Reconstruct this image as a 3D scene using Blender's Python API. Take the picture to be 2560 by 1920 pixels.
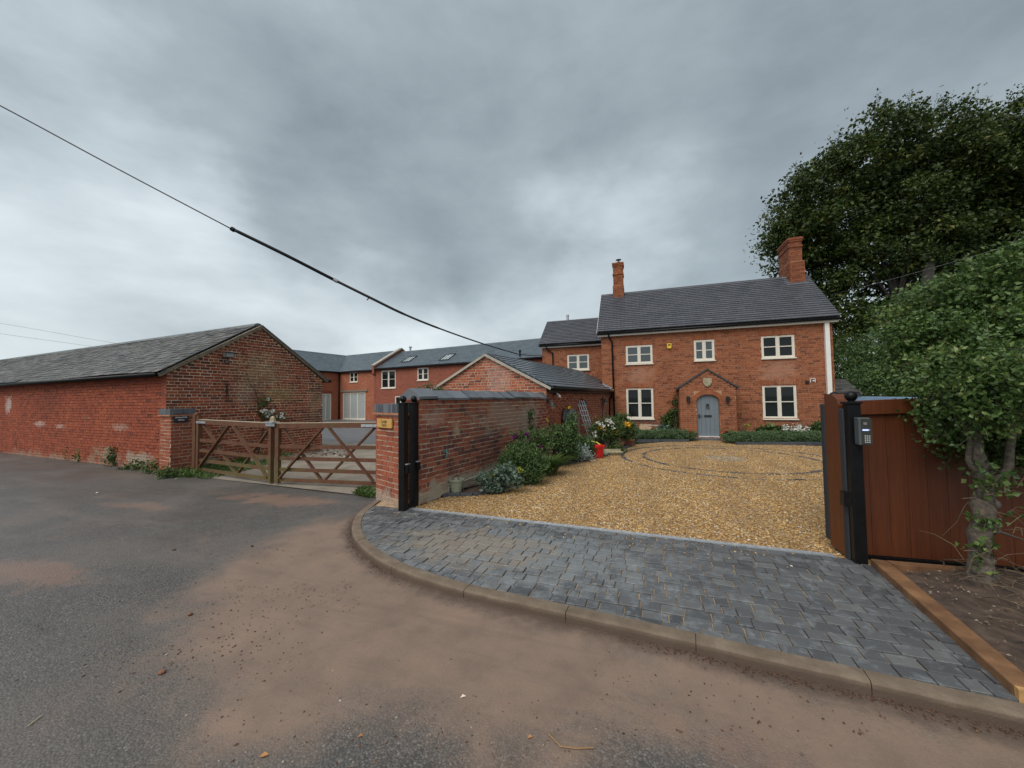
import bpy, math, random
import numpy as np
from mathutils import Matrix, Vector
for o in list(bpy.data.objects): bpy.data.objects.remove(o)
S = bpy.context.scene
COL = S.collection
random.seed(7)
RNG = np.random.default_rng(11)

# ------------------------------------------------------------------ camera
W0, H0, F0 = 2560., 1920., 930.
ROLL, HY, YAW, HC = .013, 997., math.radians(18.7), 1.65
PITCH = math.atan((HY - 960) / F0)
EYE = np.array([0, 0, HC])
def _basis():
    fw = np.array([-math.sin(YAW), math.cos(YAW), 0]); rt = np.array([math.cos(YAW), math.sin(YAW), 0]); up = np.array([0, 0, 1.])
    f = fw * math.cos(PITCH) + up * math.sin(PITCH); u = -fw * math.sin(PITCH) + up * math.cos(PITCH)
    return f, rt * math.cos(ROLL) - u * math.sin(ROLL), u * math.cos(ROLL) + rt * math.sin(ROLL)
CF, CR, CU = _basis()
def ray(x, y): return CF + CR * (x - W0 / 2) / F0 - CU * (y - H0 / 2) / F0
def G(x, y, z=0.):                       # photo point -> point on the level z
    d = ray(x, y); return EYE + d * ((z - HC) / d[2])
def PL(x, y, ax, v):                     # -> point on an axis-aligned plane
    d = ray(x, y); return EYE + d * ((v - EYE[ax]) / d[ax])
def VP(x, y, A, B):                      # -> point on the upright plane through plan points A, B
    A = np.array(A[:2], float); B = np.array(B[:2], float); n = np.array([-(B - A)[1], (B - A)[0]])
    d = ray(x, y); return EYE + d * ((n @ A) / (n @ d[:2]))
def DEP(x, y, D): return EYE + ray(x, y) * D      # -> point D metres ahead
def depth(p): return float((np.array(p) - EYE) @ CF)
def proj(p):
    q = np.array(p, float) - EYE; z = q @ CF
    return W0 / 2 + F0 * (q @ CR) / z, H0 / 2 - F0 * (q @ CU) / z
cam_d = bpy.data.cameras.new('camera'); cam = bpy.data.objects.new('camera', cam_d); COL.objects.link(cam)
cam_d.sensor_width = 36; cam_d.sensor_fit = 'HORIZONTAL'; cam_d.lens = 36 * F0 / W0
cam_d.clip_start = .05; cam_d.clip_end = 3000
M = Matrix.Identity(4)
for i in range(3): M[i][0], M[i][1], M[i][2], M[i][3] = CR[i], CU[i], -CF[i], EYE[i]
cam.matrix_world = M
S.camera = cam

# ------------------------------------------------------------------ world and sun (overcast)
world = bpy.data.worlds.new('World'); S.world = world; world.use_nodes = True
nt = world.node_tree; nt.nodes.clear()
def N(t, tree=None, **kw):
    n = (tree or nt).nodes.new(t)
    for k, v in kw.items(): setattr(n, k, v)
    return n
SUN_EL, SUN_AZ = math.radians(52), math.radians(200)     # azimuth from +Y clockwise
out = N('ShaderNodeOutputWorld'); mixs = N('ShaderNodeMixShader'); bg1 = N('ShaderNodeBackground'); bg2 = N('ShaderNodeBackground')
sky = N('ShaderNodeTexSky', sky_type='NISHITA'); sky.sun_disc = False; sky.sun_elevation = SUN_EL; sky.sun_rotation = SUN_AZ
sky.air_density = 1.2; sky.dust_density = 3
bg1.inputs[1].default_value = .08
nt.links.new(sky.outputs[0], bg1.inputs[0])
tc = N('ShaderNodeTexCoord')
sep = N('ShaderNodeSeparateXYZ'); nt.links.new(tc.outputs['Generated'], sep.inputs[0])
def math_n(op, a, b=None, tree=None, clamp=False):
    tr = tree or nt; m = N('ShaderNodeMath', tr, operation=op, use_clamp=clamp)
    for i, v in enumerate((a, b)):
        if v is None: continue
        if isinstance(v, (int, float)): m.inputs[i].default_value = v
        else: tr.links.new(v, m.inputs[i])
    return m.outputs[0]
comb = N('ShaderNodeVectorMath', operation='MULTIPLY'); nt.links.new(tc.outputs['Generated'], comb.inputs[0]); comb.inputs[1].default_value = (1, 1, 2.1)
def streak(t, p, rotz, sx, sy, off=(0, 0, 0)):
    mp = N('ShaderNodeMapping', t); mp.inputs['Rotation'].default_value = (0, 0, rotz); mp.inputs['Scale'].default_value = (sx, sy, 1); mp.inputs['Location'].default_value = off
    t.links.new(p, mp.inputs[0]); return noise(mp.outputs[0], 1., 6, .62, .3, tree=t)
def noise(vec, scale, detail, rough, dist=0., tree=None, off=None):
    tr = tree or nt
    n = N('ShaderNodeTexNoise', tr); n.inputs['Scale'].default_value = scale; n.inputs['Detail'].default_value = detail
    n.inputs['Roughness'].default_value = rough; n.inputs['Distortion'].default_value = dist
    if off is not None:
        mp = N('ShaderNodeMapping', tr); mp.inputs['Location'].default_value = off; tr.links.new(vec, mp.inputs[0]); vec = mp.outputs[0]
    if vec is not None: tr.links.new(vec, n.inputs['Vector'])
    return n.outputs[0]
n1 = noise(comb.outputs[0], 1.7, 5, .50, .25, off=(3.4, 1.2, .4))
n2 = noise(comb.outputs[0], 4.2, 8, .60, .15, off=(7.7, 2.2, .1))
v = math_n('ADD', math_n('ADD', math_n('MULTIPLY', n1, .78), math_n('MULTIPLY', n2, .24)), .01)
# brighter towards the horizon, like the underside of a cloud deck thinning out far away
hz = math_n('POWER', math_n('SUBTRACT', 1.0, math_n('MAXIMUM', sep.outputs[2], 0.0), clamp=True), 3.0)
v = math_n('ADD', v, math_n('MULTIPLY', hz, .14))
# cloud banks: dark and light masses of the deck, each a soft lobe in its own direction
def lobe(px, py, width, amt):
    global v
    d = ray(px, py); d = d / np.linalg.norm(d)
    dp = N('ShaderNodeVectorMath', operation='DOT_PRODUCT'); dp.inputs[1].default_value = tuple(d)
    wv = N('ShaderNodeVectorMath', operation='ADD')
    nz = N('ShaderNodeTexNoise'); nz.inputs['Scale'].default_value = 2.2; nz.inputs['Detail'].default_value = 5
    nt.links.new(tc.outputs['Generated'], nz.inputs['Vector'])
    sc = N('ShaderNodeVectorMath', operation='SCALE'); sc.inputs['Scale'].default_value = .5
    sb = N('ShaderNodeVectorMath', operation='SUBTRACT'); sb.inputs[1].default_value = (.5, .5, .5)
    nt.links.new(nz.outputs['Color'], sb.inputs[0]); nt.links.new(sb.outputs[0], sc.inputs[0])
    nt.links.new(tc.outputs['Generated'], wv.inputs[0]); nt.links.new(sc.outputs[0], wv.inputs[1])
    nm = N('ShaderNodeVectorMath', operation='NORMALIZE'); nt.links.new(wv.outputs[0], nm.inputs[0])
    nt.links.new(nm.outputs[0], dp.inputs[0])
    mr = N('ShaderNodeMapRange', interpolation_type='SMOOTHSTEP'); nt.links.new(dp.outputs['Value'], mr.inputs[0])
    mr.inputs[1].default_value = math.cos(width); mr.inputs[2].default_value = 1.0; mr.inputs[3].default_value = 0; mr.inputs[4].default_value = amt
    v = math_n('ADD', v, mr.outputs[0])
for a in ((700, 420, .30, -.09), (900, 600, .28, -.085), (1250, 420, .42, -.07), (560, 120, .40, -.04), (100, 330, .42, .08), (400, 470, .16, .07), (520, 560, .12, .05), (950, 800, .26, .08), (300, 740, .40, .06), (1420, 640, .28, .09), (1650, 600, .26, .06), (2100, 300, .5, -.03), (2450, 60, .5, -.05)):
    lobe(*a)
rmp = N('ShaderNodeValToRGB'); nt.links.new(v, rmp.inputs[0])
cr = rmp.color_ramp; cr.elements[0].position = .26; cr.elements[1].position = .86
cr.elements[0].color = (.118, .142, .160, 1); cr.elements[1].color = (.48, .53, .55, 1)
e = cr.elements.new(.50); e.color = (.212, .249, .270, 1)
nt.links.new(rmp.outputs[0], bg2.inputs[0]); bg2.inputs[1].default_value = 1.0
mixs.inputs[0].default_value = .93
nt.links.new(bg1.outputs[0], mixs.inputs[1]); nt.links.new(bg2.outputs[0], mixs.inputs[2]); nt.links.new(mixs.outputs[0], out.inputs[0])
sd = bpy.data.lights.new('sun', 'SUN'); sun = bpy.data.objects.new('sun', sd); COL.objects.link(sun)
sd.energy = 1.5; sd.angle = math.radians(50); sd.color = (1, .97, .92)
sv = Vector((math.sin(SUN_AZ) * math.cos(SUN_EL), math.cos(SUN_AZ) * math.cos(SUN_EL), math.sin(SUN_EL)))
sun.rotation_euler = sv.to_track_quat('Z', 'Y').to_euler()
vs = S.view_settings; vs.view_transform = 'Standard'; vs.look = 'None'; vs.gamma = 1; vs.use_curve_mapping = False; vs.exposure = 0.9
S.render.engine = 'CYCLES'; S.cycles.max_bounces = 5; S.cycles.diffuse_bounces = 3; S.cycles.glossy_bounces = 3; S.cycles.use_denoising = True

# ------------------------------------------------------------------ materials
def new_mat(name):
    m = bpy.data.materials.new(name); m.use_nodes = True
    t = m.node_tree; b = t.nodes['Principled BSDF']
    return m, t, b
def ramp(t, fac, cols):
    r = N('ShaderNodeValToRGB', t); t.links.new(fac, r.inputs[0]); c = r.color_ramp
    c.elements[0].position, c.elements[0].color = cols[0][0], (*cols[0][1], 1)
    c.elements[1].position, c.elements[1].color = cols[-1][0], (*cols[-1][1], 1)
    for p, k in cols[1:-1]:
        e = c.elements.new(p); e.color = (*k, 1)
    return r.outputs[0]
def mixc(t, f, a, b, mode='MIX'):
    m = N('ShaderNodeMix', t, data_type='RGBA', blend_type=mode)
    for i, vv in ((0, f), (6, a), (7, b)):
        if isinstance(vv, (int, float)): m.inputs[i].default_value = vv
        elif isinstance(vv, tuple): m.inputs[i].default_value = (*vv, 1)
        else: t.links.new(vv, m.inputs[i])
    return m.outputs[2]
def pos(t): return N('ShaderNodeNewGeometry', t).outputs['Position']
def maprange(t, x, a, b, c=0., d=1.):
    m = N('ShaderNodeMapRange', t, interpolation_type='SMOOTHSTEP'); t.links.new(x, m.inputs[0])
    for i, q in zip((1, 2, 3, 4), (a, b, c, d)): m.inputs[i].default_value = q
    return m.outputs[0]
def bump(t, b, h, strength, dist=.01):
    n = N('ShaderNodeBump', t); n.inputs['Strength'].default_value = strength; n.inputs['Distance'].default_value = dist
    t.links.new(h, n.inputs['Height']); t.links.new(n.outputs[0], b.inputs['Normal'])
def plain(name, col, rough=.6, var=.25, scale=6., metal=0., bmp=0., spec=None, col2=None):
    m, t, b = new_mat(name); p = pos(t)
    nz = noise(p, scale, 5, .6, tree=t)
    c2 = col2 or tuple(min(1, x * (1 + var)) for x in col); c1 = tuple(x * (1 - var) for x in col)
    t.links.new(ramp(t, nz, [(.3, c1), (.7, c2)]), b.inputs['Base Color'])
    b.inputs['Roughness'].default_value = rough; b.inputs['Metallic'].default_value = metal
    if spec is not None: b.inputs['Specular IOR Level'].default_value = spec
    if bmp: bump(t, b, noise(p, scale * 8, 4, .6, tree=t), bmp, .005)
    return m
def stain(t, c, where, rad, col, amt, nscale=3.):
    """a stain of its own shape on a wall: noisy ellipsoid round a point"""
    p = pos(t)
    sb = N('ShaderNodeVectorMath', t, operation='SUBTRACT'); t.links.new(p, sb.inputs[0]); sb.inputs[1].default_value = tuple(where)
    dv = N('ShaderNodeVectorMath', t, operation='DIVIDE'); t.links.new(sb.outputs[0], dv.inputs[0]); dv.inputs[1].default_value = tuple(rad)
    ln = N('ShaderNodeVectorMath', t, operation='LENGTH'); t.links.new(dv.outputs[0], ln.inputs[0])
    d = math_n('ADD', ln.outputs['Value'], math_n('MULTIPLY', math_n('SUBTRACT', noise(p, nscale, 5, .65, tree=t), .5, t), 2.6, t), t)
    d = math_n('ADD', d, math_n('MULTIPLY', math_n('SUBTRACT', noise(p, nscale * 9, 3, .7, tree=t), .5, t), .8, t), t)
    return mixc(t, maprange(t, d, .35, 1.1, amt, 0.), c, col)
def brick_mat(name, cols, stains=(), rough=.85, var=.5, mott=.35):
    m, t, b = new_mat(name); p = pos(t)
    a = N('ShaderNodeAttribute', t, attribute_name='tone')
    c = ramp(t, a.outputs['Fac'], cols)
    nz = noise(p, 5., 6, .6, tree=t)
    c = mixc(t, maprange(t, nz, .3, .75, 0, var), c, tuple(x * .62 for x in cols[len(cols) // 2][1]))
    c = mixc(t, maprange(t, noise(p, 38., 4, .7, tree=t), .45, .8, 0, .5), c, (.30, .20, .15))
    lo = noise(p, .8, 6, .62, .5, tree=t, off=(3, 8, 1)); c = mixc(t, maprange(t, lo, .50, .72, 0, mott), c, tuple(min(1, x * k_) for x, k_ in zip(cols[-2][1], (1.12, 1.15, 1.1)))); c = mixc(t, maprange(t, lo, .48, .30, 0, mott), c, tuple(x * .55 for x in cols[len(cols) // 2][1]))
    for s in stains: c = stain(t, c, *s)
    t.links.new(c, b.inputs['Base Color']); b.inputs['Roughness'].default_value = rough; b.inputs['Specular IOR Level'].default_value = .3
    bump(t, b, noise(p, 60., 5, .7, tree=t), .6, .006)
    return m
def tone_mat(name, cols, rough=.7, spec=.4, var=.25, nscale=4., col_n=None, bmp=.3, bs=50., trans=0., ruts=None):
    m, t, b = new_mat(name); p = pos(t)
    a = N('ShaderNodeAttribute', t, attribute_name='tone')
    c = ramp(t, a.outputs['Fac'], cols)
    if col_n: c = mixc(t, maprange(t, noise(p, nscale, 6, .65, tree=t), .45, .75, 0, var), c, col_n)
    if ruts: c = mixc(t, maprange(t, streak(t, p, *ruts[:3]), .42, .68, 0, .5), c, ruts[3])
    t.links.new(c, b.inputs['Base Color']); b.inputs['Roughness'].default_value = rough; b.inputs['Specular IOR Level'].default_value = spec
    if bmp: bump(t, b, noise(p, bs, 4, .6, tree=t), bmp, .004)
    if trans:
        tr = N('ShaderNodeBsdfTranslucent', t); t.links.new(c, tr.inputs[0]); mx = N('ShaderNodeMixShader', t); mx.inputs[0].default_value = trans
        t.links.new(b.outputs[0], mx.inputs[1]); t.links.new(tr.outputs[0], mx.inputs[2]); t.links.new(mx.outputs[0], t.nodes['Material Output'].inputs[0])
    return m

# ------------------------------------------------------------------ mesh helpers
def mesh_np(name, v, faces, mat=None, tone=None, smooth=False):
    """faces: int array n x k"""
    me = bpy.data.meshes.new(name); v = np.asarray(v, np.float32); f = np.asarray(faces, np.int32)
    k = f.shape[1]; n = len(f)
    me.vertices.add(len(v)); me.vertices.foreach_set('co', v.ravel())
    me.loops.add(n * k); me.loops.foreach_set('vertex_index', f.ravel())
    me.polygons.add(n); me.polygons.foreach_set('loop_start', np.arange(0, n * k, k, dtype=np.int32))
    me.polygons.foreach_set('loop_total', np.full(n, k, np.int32))
    me.polygons.foreach_set('use_smooth', np.full(n, bool(smooth)))
    if tone is not None:
        a = me.attributes.new('tone', 'FLOAT', 'POINT'); a.data.foreach_set('value', np.asarray(tone, np.float32))
    me.update(calc_edges=True)
    if mat: me.materials.append(mat)
    return me
class MB:
    def __init__(s): s.v = []; s.f = []; s.t = []; s.tone = .5
    def add(s, vs, fs):
        k = len(s.v); s.v += [tuple(map(float, p)) for p in vs]; s.t += [s.tone] * len(vs)
        s.f += [tuple(i + k for i in f) for f in fs]; return s
    def hexa(s, p):                         # 8 corners: bottom 0-3, top 4-7 (counter-clockwise)
        return s.add(p, [(3, 2, 1, 0), (4, 5, 6, 7), (0, 1, 5, 4), (1, 2, 6, 5), (2, 3, 7, 6), (3, 0, 4, 7)])
    def box(s, c, size, ax=None):           # centred box, ax = three unit axes
        c = np.array(c, float); X, Y, Z = ax if ax is not None else np.eye(3)
        X, Y, Z = (np.array(q, float) * d / 2 for q, d in zip((X, Y, Z), size))
        return s.hexa([c - X - Y - Z, c + X - Y - Z, c + X + Y - Z, c - X + Y - Z, c - X - Y + Z, c + X - Y + Z, c + X + Y + Z, c - X + Y + Z])
    def bar(s, a, b, w, h, up=(0, 0, 1)):   # beam from a to b
        a, b = np.array(a, float), np.array(b, float); X = b - a; L = np.linalg.norm(X); X = X / L
        Y = np.cross(up, X); Y = Y / np.linalg.norm(Y); Z = np.cross(X, Y)
        return s.box((a + b) / 2, (L, w, h), (X, Y, Z))
    def prism(s, poly, off):                # planar polygon swept by a vector
        n = len(poly); off = np.array(off, float); p = [np.array(q, float) for q in poly]
        return s.add(p + [q + off for q in p], [tuple(range(n))[::-1], tuple(range(n, 2 * n))] + [(i, (i + 1) % n, n + (i + 1) % n, n + i) for i in range(n)])
    def tube(s, pts, r, n=6, cap=True):
        pts = [np.array(p, float) for p in pts]; m = len(pts); rs = r if hasattr(r, '__len__') else [r] * m
        vs = []; prev = None
        for i, p in enumerate(pts):
            d = pts[min(i + 1, m - 1)] - pts[max(i - 1, 0)]; d = d / (np.linalg.norm(d) + 1e-9)
            if prev is None:
                a = np.array([0, 0, 1.]) if abs(d[2]) < .9 else np.array([1., 0, 0])
                X = np.cross(d, a)
            else: X = prev - d * (prev @ d)
            X = X / (np.linalg.norm(X) + 1e-9); prev = X; Y = np.cross(d, X)
            for j in range(n):
                q = 2 * math.pi * j / n; vs.append(p + rs[i] * (math.cos(q) * X + math.sin(q) * Y))
        fs = [(i * n + j, i * n + (j + 1) % n, (i + 1) * n + (j + 1) % n, (i + 1) * n + j) for i in range(m - 1) for j in range(n)]
        if cap: fs += [tuple(range(n))[::-1], tuple(range((m - 1) * n, m * n))]
        return s.add(vs, fs)
    def lathe(s, c, prof, n=16, axis=(0, 0, 1)):     # prof: (radius, height)
        c = np.array(c, float); Z = np.array(axis, float); Z /= np.linalg.norm(Z)
        X = np.cross(Z, [0, 1, 0] if abs(Z[1]) < .9 else [1, 0, 0]); X /= np.linalg.norm(X); Y = np.cross(Z, X)
        vs = [c + Z * h + r * (math.cos(2 * math.pi * j / n) * X + math.sin(2 * math.pi * j / n) * Y) for r, h in prof for j in range(n)]
        m = len(prof)
        fs = [(i * n + j, i * n + (j + 1) % n, (i + 1) * n + (j + 1) % n, (i + 1) * n + j) for i in range(m - 1) for j in range(n)]
        fs += [tuple(range(n))[::-1], tuple(range((m - 1) * n, m * n))]
        return s.add(vs, fs)
    def ball(s, c, r, n=12, m=8, sq=(1, 1, 1)):
        pr = [(max(1e-4, r * math.sin(math.pi * i / m)), -r * math.cos(math.pi * i / m) * sq[2]) for i in range(m + 1)]
        return s.lathe(c, pr, n)
    def build(s, name, mat, parent=None, smooth=False, bevel=0.):
        me = bpy.data.meshes.new(name); me.from_pydata(s.v, [], s.f)
        a = me.attributes.new('tone', 'FLOAT', 'POINT'); a.data.foreach_set('value', np.array(s.t, np.float32))
        if smooth: me.polygons.foreach_set('use_smooth', np.ones(len(me.polygons), bool))
        me.update(); me.materials.append(mat)
        o = put(name, me, parent)
        if bevel:
            md = o.modifiers.new('edge', 'BEVEL'); md.width = bevel; md.segments = 2; md.limit_method = 'ANGLE'
        return o
ROOT = {}
def put(name, me, parent=None, matrix=None):
    o = bpy.data.objects.new(name, me); COL.objects.link(o)
    if parent is not None:
        o.parent = parent
        if parent.name in ROOT: o.matrix_parent_inverse = ROOT[parent.name]
    if matrix is not None: o.matrix_basis = matrix
    return o
def thing(name, loc, label, cat, group=None):
    o = bpy.data.objects.new(name, None); COL.objects.link(o); o.location = tuple(map(float, loc)); o.empty_display_size = .2
    ROOT[o.name] = Matrix.Translation(-Vector(tuple(map(float, loc))))
    o['label'] = label; o['category'] = cat
    if group: o['group'] = group
    return o
def tag(o, label, cat, group=None):
    o['label'] = label; o['category'] = cat
    if group: o['group'] = group
    return o
def struct(o): o['kind'] = 'structure'; return o
def stuff(o, label=None):
    o['kind'] = 'stuff'
    if label: o['label'] = label
    return o

# unit pieces shared by bricks, tiles, pavers: x 0..1 along, y 0..1 outward, z 0..1 up
UNIT = {}
def unit(mat, tone, kind='brick'):
    k = (mat.name, round(tone * 11) / 11, kind)
    if k not in UNIT:
        b = MB(); b.tone = k[1]
        if kind == 'sett':                          # soft-edged paver
            q = .028
            lo = [(0, 0, 0), (1, 0, 0), (1, 0, 1), (0, 0, 1)]; mi = [(x, .93, z) for x, _, z in lo]
            hi = [(q + (1 - 2 * q) * x, 1., q + (1 - 2 * q) * z) for x, _, z in lo]
            b.add(lo + mi + hi, [(8, 9, 10, 11)[::-1]] + [(i, 4 + i, 4 + (i + 1) % 4, (i + 1) % 4) for i in range(4)] + [(4 + i, 8 + i, 8 + (i + 1) % 4, 4 + (i + 1) % 4) for i in range(4)])
        else: b.hexa([(0, 0, 0), (1, 0, 0), (1, 1, 0), (0, 1, 0), (0, 0, 1), (1, 0, 1), (1, 1, 1), (0, 1, 1)])
        me = bpy.data.meshes.new(kind); me.from_pydata(b.v, [], b.f); me.validate()
        a = me.attributes.new('tone', 'FLOAT', 'POINT'); a.data.foreach_set('value', np.array(b.t, np.float32))
        me.update(); me.materials.append(mat); UNIT[k] = me
    return UNIT[k]
def mat4(o, X, Y, Z):
    m = Matrix.Identity(4)
    for i in range(3): m[i][0], m[i][1], m[i][2], m[i][3] = X[i], Y[i], Z[i], o[i]
    return m
HEX_F = np.array([(3, 2, 1, 0), (4, 5, 6, 7), (0, 1, 5, 4), (1, 2, 6, 5), (2, 3, 7, 6), (3, 0, 4, 7)])
HEX_C = np.array([(0, 0, 0), (1, 0, 0), (1, 1, 0), (0, 1, 0), (0, 0, 1), (1, 0, 1), (1, 1, 1), (0, 1, 1)], float)
def pieces(lst, parent, name, rest, keep=300, kind='brick'):
    """lst of (origin, X, Y, Z, tone, material): the KEEP that show largest become objects, the others one joined mesh"""
    sc = []
    for i, (o, X, Y, Z, tn, mt) in enumerate(lst):
        c = o + (X + Y + Z) / 2; d = depth(c)
        if d < .3: sc.append(0); continue
        x, y = proj(c)
        if not (-20 < x < 2580 and -20 < y < 1940): sc.append(0); continue
        nrm = Y / np.linalg.norm(Y); vw = EYE - c; L = np.linalg.norm(vw)
        sc.append(np.linalg.norm(X) * np.linalg.norm(Z) * max(0, nrm @ vw / L) / L ** 2)
    order = np.argsort(-np.array(sc)); solo = set(order[:keep].tolist()) if keep else set()
    solo = {i for i in solo if sc[i] > 0}
    for i, (o, X, Y, Z, tn, mt) in enumerate(lst):          # keep every piece right-handed
        if np.dot(np.cross(X, Y), Z) < 0: lst[i] = (o + X, -X, Y, Z, tn, mt)
    js = {}
    for i, (o, X, Y, Z, tn, mt) in enumerate(lst):
        if i in solo: put(name, unit(mt, tn, kind), parent, mat4(o, X, Y, Z))
        else: js.setdefault(mt.name, []).append(i)
    for mn, idx in js.items():
        v = np.concatenate([lst[i][0] + HEX_C @ np.stack(lst[i][1:4]) for i in idx])
        f = (HEX_F[None] + 8 * np.arange(len(idx))[:, None, None]).reshape(-1, 4)
        stuff(put(rest, mesh_np(rest, v, f, bpy.data.materials[mn], np.repeat([lst[i][4] for i in idx], 8)), parent))
    return len(solo)
def spans(poly, z):
    xs = []
    for (a, za), (b, zb) in zip(poly, poly[1:] + poly[:1]):
        if (za <= z) != (zb <= z): xs.append(a + (b - a) * (z - za) / (zb - za))
    xs.sort(); return list(zip(xs[::2], xs[1::2]))
def lay_bricks(lst, O, u, n, poly, mat, holes=(), gauge=.083, L=.225, bond='garden', j=.010, seed=1, deep=.06, proud=.012, tones=None, rough=.003):
    """bricks over a wall face: O origin, u along, n outward; poly in (along, up); holes (s0, s1, z0, z1)"""
    r = random.Random(seed); O = np.array(O, float); u = np.array(u, float); n = np.array(n, float); Z = np.array([0, 0, 1.])
    z0 = min(p[1] for p in poly); z1 = max(p[1] for p in poly); k = 0; z = z0
    tones = tones or (lambda s, zz, hd, rr: min(1, max(0, rr.gauss(.47, .28))))
    while z < z1 - .02:
        zm = z + gauge * .5; h = gauge - j
        sp = spans(poly, min(zm, z1 - .01))
        for a0, b0, c0, d0 in holes:
            if c0 < zm < d0:
                ns = []
                for a, b in sp:
                    if b0 <= a or a0 >= b: ns.append((a, b)); continue
                    if a < a0: ns.append((a, a0))
                    if b > b0: ns.append((b0, b))
                sp = ns
        H = L / 2
        if bond == 'flemish': seq = [L, H]; start = -(L * .75 if k % 2 else 0)
        elif bond == 'stretch': seq = [L]; start = -(H if k % 2 else 0)
        else:
            seq = [H] if k % 4 == 3 else [L]; start = -((H if k % 2 else 0) if k % 4 != 3 else H / 2)
        smin = min(p[0] for p in poly); s = smin + start; i = 0
        while s < max(p[0] for p in poly):
            l = seq[i % len(seq)] * r.uniform(.96, 1.04); i += 1
            for a, b in sp:
                x0, x1 = max(s, a), min(s + l - j, b)
                if x1 - x0 > .03:
                    pr = proud + r.uniform(-rough, rough); tilt = r.gauss(0, .006); zz = r.gauss(0, rough * .6)
                    o = O + u * x0 + Z * (z + zz) - n * (deep - pr)
                    lst.append((o, (u + Z * tilt) * (x1 - x0), n * deep, (Z - u * tilt) * h * r.uniform(.95, 1.02), tones(x0, z, l < L * .7, r), mat))
            s += l
        z += gauge; k += 1
def core(b, O, u, n, poly, thick, holes=(), reveal=.1):
    """mortar body of a wall: solid for a plain polygon, cut into cells where there are openings"""
    O = np.array(O, float); u = np.array(u, float); n = np.array(n, float); Z = np.array([0, 0, 1.])
    P = lambda s, z, d=0.: O + u * s + Z * z - n * d
    if not holes: b.prism([P(*q) for q in poly], -n * thick); return
    s0, s1 = min(p[0] for p in poly), max(p[0] for p in poly); z0, z1 = min(p[1] for p in poly), max(p[1] for p in poly)
    S_ = sorted({s0, s1, *[q for h in holes for q in h[:2]]}); Z_ = sorted({z0, z1, *[q for h in holes for q in h[2:4]]})
    for a, c in zip(S_, S_[1:]):
        for d, e in zip(Z_, Z_[1:]):
            if any(h[0] <= (a + c) / 2 <= h[1] and h[2] <= (d + e) / 2 <= h[3] for h in holes): continue
            b.add([P(a, d), P(c, d), P(c, e), P(a, e)], [(0, 1, 2, 3)])
    for h in holes:
        a, c, d, e = h[:4]
        for (p, q), (p2, q2) in (((a, d), (a, e)), ((a, e), (c, e)), ((c, e), (c, d)), ((c, d), (a, d))):
            b.add([P(p, q), P(p2, q2), P(p2, q2, reveal), P(p, q, reveal)], [(0, 1, 2, 3)])
        b.add([P(a, d, reveal), P(c, d, reveal), P(c, e, reveal), P(a, e, reveal)], [(0, 1, 2, 3)])
    b.add([P(s0, z0), P(s1, z0), P(s1, z1), P(s0, z1), P(s0, z0, thick), P(s1, z0, thick), P(s1, z1, thick), P(s0, z1, thick)], [(0, 4, 5, 1), (1, 5, 6, 2), (2, 6, 7, 3), (3, 7, 4, 0), (7, 6, 5, 4)])
def lay_tiles(lst, O, e, up, n, width, slope, mat, tw=.3, gauge=.165, thick=.014, seed=1, clip=None, jit=.004, wob=.0, tones=None):
    """tiles over a roof slope: O lower corner, e along the eave, up the slope, n outward"""
    r = random.Random(seed); O, e, up, n = (np.array(q, float) for q in (O, e, up, n)); k = 0; s = 0.
    while s < slope - .02:
        Lt = min(gauge * 1.35, slope - s); x = -(tw / 2 if k % 2 else 0)
        while x < width:
            a, b = max(x, 0), min(x + tw - .006, width)
            if b - a > .03:
                cx, cs = (a + b) / 2, s + gauge / 2
                if clip is None or clip(cx, cs):
                    lift = thick * 1.1 + r.uniform(-jit, jit)
                    Yv = up * Lt - n * lift
                    nn = n * thick + up * (lift * thick / Lt)
                    o = O + e * a + up * (s + r.uniform(-jit, jit)) + n * (lift + r.gauss(0, wob))
                    t = tones(cx, cs, r) if tones else min(1, max(0, r.gauss(.5, .2)))
                    lst.append((o, e * (b - a) + n * r.gauss(0, wob), nn, Yv, t, mat))
            x += tw
        s += gauge; k += 1
def leaf_mesh(name, cen, size, mat, asp=.55, up=0., tone=None, axis=None, droop=0.):
    """one folded leaf per centre"""
    n = len(cen); a = axis if axis is not None else RNG.normal(size=(n, 3)); a = a / np.linalg.norm(a, axis=1, keepdims=True)
    a[:, 2] = a[:, 2] * (1 - abs(up)) + up; a = a / np.linalg.norm(a, axis=1, keepdims=True)
    b = RNG.normal(size=(n, 3)); b = b - a * (a * b).sum(1, keepdims=True); b = b / np.linalg.norm(b, axis=1, keepdims=True)
    c = np.cross(a, b); sz = (size * RNG.uniform(.65, 1.35, n))[:, None] if np.isscalar(size) else np.asarray(size)[:, None]
    p0 = cen; p2 = cen + a * sz; m = cen + a * sz * .45
    p1 = m + b * sz * asp * .5 + c * sz * .12; p3 = m - b * sz * asp * .5 + c * sz * .12
    v = np.stack([p0, p1, p2, p3], 1).reshape(-1, 3); f = np.arange(4 * n).reshape(n, 4)
    t = RNG.uniform(0, 1, n) if tone is None else tone
    return mesh_np(name, v, f, mat, np.repeat(t, 4))
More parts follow.
